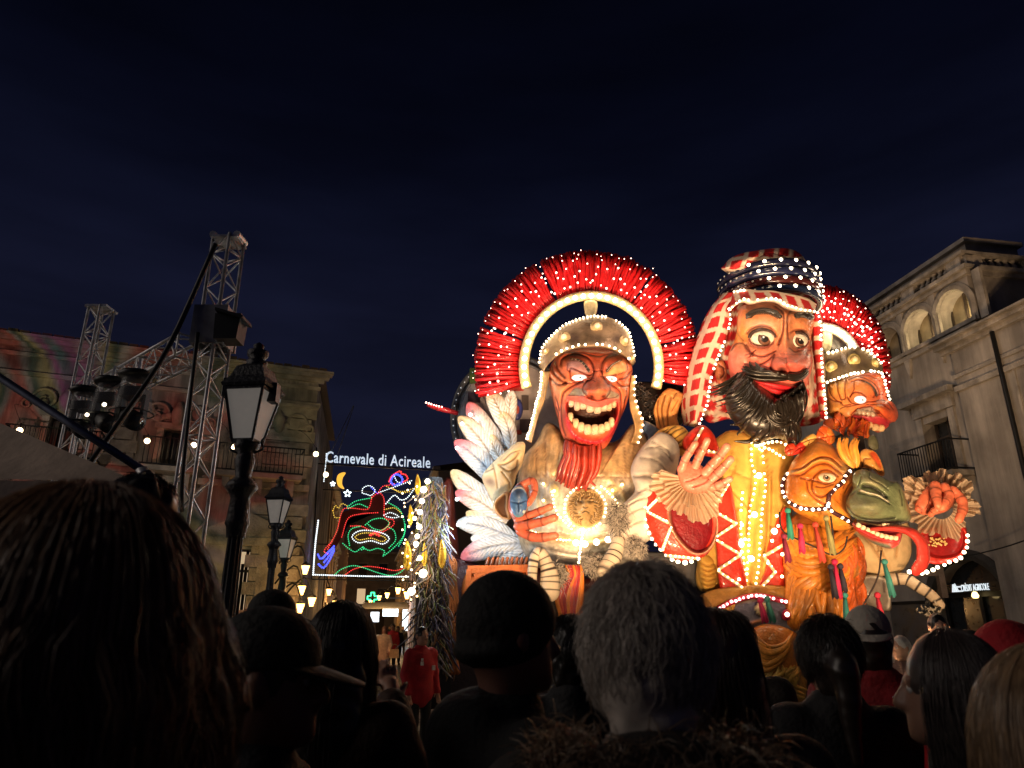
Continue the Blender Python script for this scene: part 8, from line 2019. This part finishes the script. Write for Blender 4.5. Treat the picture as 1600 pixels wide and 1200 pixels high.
    for s in (-1, 1): tr += [c((s * .09, 0, hz + .05), (s * .1, .01, .5 * k), .095, .068), c((s * .1, .01, .5 * k), (s * .1, -.015, .1), .068, .055)]
    v, f = sdf_mesh(tr, .02 * res, (.004, 24, seed)); out(v, f, "trousers", M_FAB, legs)
    for s in (-1, 1):
        v, f = sdf_mesh([c((s * .1, -.04, .05), (s * .108, .14, .035), .05, .042, .02)], .016 * res); out(v, f, "shoe", M_FAB, (.02, .018, .016) if legs[0] < .1 else (.3, .28, .25))
    fc = ('e', np.array((0, .125, H - .165)), np.array((.082, .072, .12)), -.015)
    if hair in ("short", "bun", "pony"): hp = [e((0, -.02, H - .097), (.087, .103, .108)), e((0, -.06, H - .15), (.075, .06, .075), .03), e((0, -.06, H - .215), (.066, .042, .05), .03), fc]
    elif hair in ("long", "big"):
        g_ = 1.0 if hair == "long" else 1.38
        hp = [e((0, -.02, H - .1), (.092 * g_, .106 * g_, .112 * g_)), e((0, -.05, H - .2), (.105 * g_, .085 * g_, .12), .04), e((0, -.075, H - .36), (.12 * g_, .06 * g_, .16), .05), ('e', np.array((0, .135, H - .185)), np.array((.078, .075, .122)), -.015)]
    elif hair == "curly": hp = [e((0, -.015, H - .085), (.10, .112, .115)), e((0, -.05, H - .14), (.09, .07, .09), .03), fc]
    else: hp = None
    if hat == "beanie": hp = [e((0, -.012, H - .085), (.097, .117, .118)), e((0, -.035, H - .145), (.100, .098, .040), .012), ('e', np.array((0, .12, H - .195)), np.array((.11, .085, .09)), -.012)]
    if hp is not None:
        if hair == "bun": hp += [e((0, -.14, H - .12), (.045, .045, .045), .02)]
        if hair == "pony": hp += [e((0, -.12, H - .14), (.04, .05, .05), .03), c((0, -.14, H - .16), (0, -.14, H - .42), .045, .02, .03)]
        nz = {"curly": (.006, 70, seed), "big": (.007, 42, seed), "long": (.0028, 60, seed), "short": (.003, 90, seed)}.get(hair, (.002, 60, seed)) if hat != "beanie" else (.001, 60, seed)
        v, f = sdf_mesh(hp, .009 * res, nz); cc = np.array(hatc if hat == "beanie" else hc); ho = out(v, f, "beanie" if hat == "beanie" else "hair", M_FAB if hat == "beanie" else M_HAIR, cc)
        if nstr and hat is None:
            m = MB(); g_ = 1.38 if hair == "big" else 1.0
            L = {"short": 0, "curly": .0, "long": .34, "big": .36, "pony": 0, "bun": 0}[hair]
            strands(m, rng, nstr, H + .01, (.094 * g_, .108 * g_, .118 * g_), L, hc, wave={"big": .024, "long": .005}.get(hair, .004), width=.0009 if hair != "short" else .0007, th=(.02, 1.75 if hair in ("long", "big") else 2.45), az=(math.pi * .80, math.pi * 2.2) if hair in ("long", "big") else (math.pi * .88, math.pi * 2.12), hang=L > 0, jit=.035 if hair == "big" else .012, tone=.35)
            v = np.vstack(m.v); out(v, m.f, "hair_strands", M_HAIR, np.vstack(m.c), "stuff", ho)
    if hat == "cap":
        v, f = sdf_mesh([e((0, -.012, H - .075), (.093, .110, .1)), ('e', np.array((0, 0, H - .27)), np.array((.4, .4, .18)), -.008)], .008 * res); out(v, f, "cap", M_FAB, hatc)
        sg = -1 if extra == "backcap" else 1
        th = np.linspace(-1.15, 1.15, 15); rim = [np.array([.088 * math.sin(q), sg * (.075 * math.cos(q) + .02), H - .088]) for q in th]; tip = [np.array([.082 * math.sin(q), sg * (.088 * math.cos(q) + .098), H - .100 - .022 * math.cos(q)]) for q in th]
        vv = np.vstack([rim, tip, np.array(rim) - (0, 0, .006), np.array(tip) - (0, 0, .006)]); ff = [(i, i + 1, 16 + i, 15 + i) for i in range(14)] + [(30 + i, 45 + i, 46 + i, 31 + i) for i in range(14)] + [(15 + i, 16 + i, 46 + i, 45 + i) for i in range(14)]; out(vv, ff, "brim", M_FAB, hatc)
    if extra == "fur":
        m = MB()
        n = 3200; an = rng.uniform(math.pi * .75, math.pi * 2.25, n); p = np.stack([.15 * np.cos(an), -.03 + .13 * np.sin(an), np.full(n, H - .275)], 1) + rng.normal(size=(n, 3)) * .02; d = rng.normal(size=(n, 3)) + (0, -.3, .1); d /= np.linalg.norm(d, axis=1)[:, None]
        batch_tubes(m, np.stack([p, p + d * .028, p + d * .05 - (0, 0, .01)], 1), np.array([.0013, .001, .0003]), np.array((.20, .13, .08)) * rng.uniform(.5, 1.4, (n, 1)), rng)
        out(np.vstack(m.v), m.f, "fur_trim", M_HAIR, np.vstack(m.c), "stuff", jo)
    if hat is None and hair not in ("bald",) or True:
        for s in (-1, 1):
            v, f = uvsphere(8, 6); out(v * .0125 + (s * .03, .0755, H - .113), f, "eye", M_SKIN, np.where((v[:, 1:2] > .75) & (np.abs(v[:, :1]) < .45), np.array([[.02, .015, .01]]), np.array([[.55, .52, .5]])))
    return t, H, base, a
BK = (.010, .010, .012)
person("dark mass of wavy brown blond hair filling the left foreground, seen from behind", 150, 806, .86, 12, hair="big", hc=(.23, .12, .055), nstr=9000, seed=1, coat=BK)
person("dark curly haired person rising above the wavy haired woman", 230, 747, 1.95, 0, hair="curly", hc=(.012, .009, .007), seed=2, z0=.3, coat=(.02, .016, .014), nstr=2500)
person("fair short haired person just right of the dark curls", 262, 808, 1.72, -35, hair="short", hc=(.20, .10, .04), seed=3, z0=.28, coat=(.025, .016, .012), nstr=900)
person("man in a black peaked cap looking right, below the small lanterns", 432, 920, 3.5, -80, hat="cap", hair="short", seed=4, coat=BK)
person("nearest man in dark cap in profile, nose lit from the right", 432, 946, 1.5, -86, hat="cap", hair="short", seed=5, coat=BK, extra="hood", skin=(.22, .11, .07))
person("woman with long straight dark hair raising her hands, left of the street gap", 540, 940, 2.35, -14, hair="long", hc=(.016, .012, .010), seed=6, coat=(.055, .026, .016), pose="phone", nstr=2500)
rj, Hr, br, ar = person("man in a red rescue jacket and dark trousers walking beside the float", 660, 978, 10.4, -138, hair="short", hc=(.012, .009, .007), coat=(.42, .012, .022), legs=(.012, .012, .014), seed=7, build=1.0)
for dx, dz, w, h, nm in ((.10, -.46, .045, .05, "chest_badge"), (-.09, -.52, .05, .06, "name_patch"), (.10, -.41, .03, .03, "shoulder_badge")):
    P = rotz(np.array([(dx + sx * w / 2, .165 + oy, Hr + dz + sz * h / 2) for oy in (0, .012) for sx, sz in ((-1, -1), (1, -1), (1, 1), (-1, 1))]), ar) + br; m = MB(); m.add(P, [(3, 2, 1, 0), (4, 5, 6, 7), (0, 1, 5, 4), (1, 2, 6, 5), (2, 3, 7, 6), (3, 0, 4, 7)], (.6, .6, .58)); m.build(nm, M_FAB, rj, smooth=False)
cw, Hc, bc, ac = person("woman in a long cream coat standing in the street, facing the camera", 601, 978, 26.0, 178, hair="long", hc=(.20, .09, .04), coat=(.62, .50, .34), legs=(.55, .45, .32), seed=8, res=1.7)
v, f = sdf_mesh([('e', np.array((0, 0, Hc - 1.05)), np.array((.21, .16, .42)), .05)], .03); m = MB(); m.add(rotz(v, ac) + bc, f, (.60, .48, .33)); m.build("coat_skirt", M_FAB, cw)
bg = thing("handbag", "cream handbag carried by the woman in the cream coat", "bag", bc + (.36, -.15, .7))
v, f = box_vf(bc + (.24, -.22, .62), bc + (.58, -.08, .90)); v[4:, 0] = bc[0] + .41 + (v[4:, 0] - bc[0] - .41) * .82; m = MB(); m.add(v, f, (.5, .4, .22)); m.build("bag_body", M_FAB, bg, smooth=False)
m = MB(); th = np.linspace(0, math.pi, 12); v, f = tube_vf(np.stack([bc[0] + .41 + .11 * np.cos(th), np.full(12, bc[1] - .15), bc[2] + .9 + .16 * np.sin(th)], 1), .012, 6); m.add(v, f, (.3, .2, .1)); m.build("bag_handle", M_FAB, bg)
ps = [("steward in red and dark jacket behind the cream coat", 614, 974, 28.0, 170, (.42, .02, .03), None), ("dark dressed passer-by behind the red steward", 622, 978, 34.0, 200, (.03, .03, .035), None), ("passer-by in dark red at the left of the street", 576, 980, 19.0, 165, (.20, .02, .025), None), ("distant passer-by in black near the lit stall", 609, 977, 48.0, 180, (.02, .02, .02), None), ("distant passer-by in brown by the left houses", 553, 979, 40.0, 150, (.06, .04, .03), None), ("distant passer-by in grey before the stall counter", 630, 978, 44.0, 190, (.05, .05, .05), None)]
for i, (lab, x, y, Y, yw, ct, ht) in enumerate(ps): person(lab, x, y, Y, yw, coat=ct, seed=20 + i, res=2.0 if Y > 25 else 1.5, hat=ht, group="people down the street")
person("big man in a black knitted hat turned to the right, in front of the float", 798, 899, 1.72, -72, hat="beanie", hatc=(.007, .007, .008), seed=9, coat=(.008, .008, .009), build=1.2, extra="hood", skin=(.22, .10, .07))
person("grey haired man seen from behind with a fur trimmed hood, centre foreground", 1003, 888, 1.24, -8, hair="short", hc=(.48, .42, .37), seed=10, coat=(.014, .011, .010), extra="fur", nstr=11000, build=1.05, skin=(.2, .1, .07))
person("woman with dark wavy hair half hidden behind the grey haired man", 1112, 952, 1.9, -10, hair="long", hc=(.035, .014, .009), seed=11, coat=(.014, .012, .014), nstr=3000)
person("short dark haired man in an olive jacket, under the red lit arch", 1140, 957, 3.5, -12, hair="short", hc=(.010, .008, .007), seed=12, coat=(.030, .022, .016), nstr=2500)
person("dark head low between the knitted hat and the grey haired man", 890, 962, 3.0, -5, hair="short", hc=(.010, .008, .007), seed=13, coat=BK, nstr=2000)
person("woman with dark ponytail and black jacket, before the camel's chest", 1286, 963, 2.65, -4, hair="pony", hc=(.020, .012, .009), seed=14, res=.9, coat=(.010, .009, .010), nstr=4500)
person("man in a backwards white cap and red jacket beside the ponytail woman", 1350, 945, 3.3, -20, hat="cap", hatc=(.50, .44, .36), hair="short", seed=15, coat=(.30, .010, .014), extra="backcap", build=1.1)
person("woman with long ash brown hair looking left, right foreground", 1466, 984, 1.78, 62, hair="long", hc=(.06, .045, .042), seed=16, coat=(.016, .013, .012), nstr=5000, skin=(.3, .16, .11))
person("fair long haired person cut off by the right edge", 1622, 1008, 1.04, 8, hair="long", hc=(.24, .15, .08), seed=17, coat=(.02, .017, .015), nstr=6000)
person("person in a bright red hooded puffer jacket near the right edge", 1556, 982, 2.5, 10, hair="short", seed=18, coat=(.46, .012, .020), extra="hoodup", build=1.25)
person("young man with dark quiff facing the camera by the poster board", 1463, 957, 7.2, 165, hair="short", hc=(.015, .01, .008), seed=19, coat=(.05, .05, .05), res=1.2)
person("white haired old man looking left near the white cap", 1403, 992, 8.0, 110, hair="short", hc=(.5, .48, .45), seed=30, coat=(.10, .05, .04), res=1.2)
person("smiling man in a dark hat and red scarf under the bank sign", 1513, 985, 6.6, 172, hat="beanie", seed=31, coat=(.30, .03, .03), res=1.2)
person("dark person at the far right behind the red hood", 1592, 972, 6.2, 170, hair="short", seed=32, coat=(.03, .03, .03), res=1.2)
sp_ = MB(); v, f = box_vf((-2.2, 1.35, 0), (-.55, 2.4, .285)); sp_.add(v, f); tag(sp_.build("stone_step", M_STONE2, smooth=False), "low stone step under the two tall people at the left", "step")
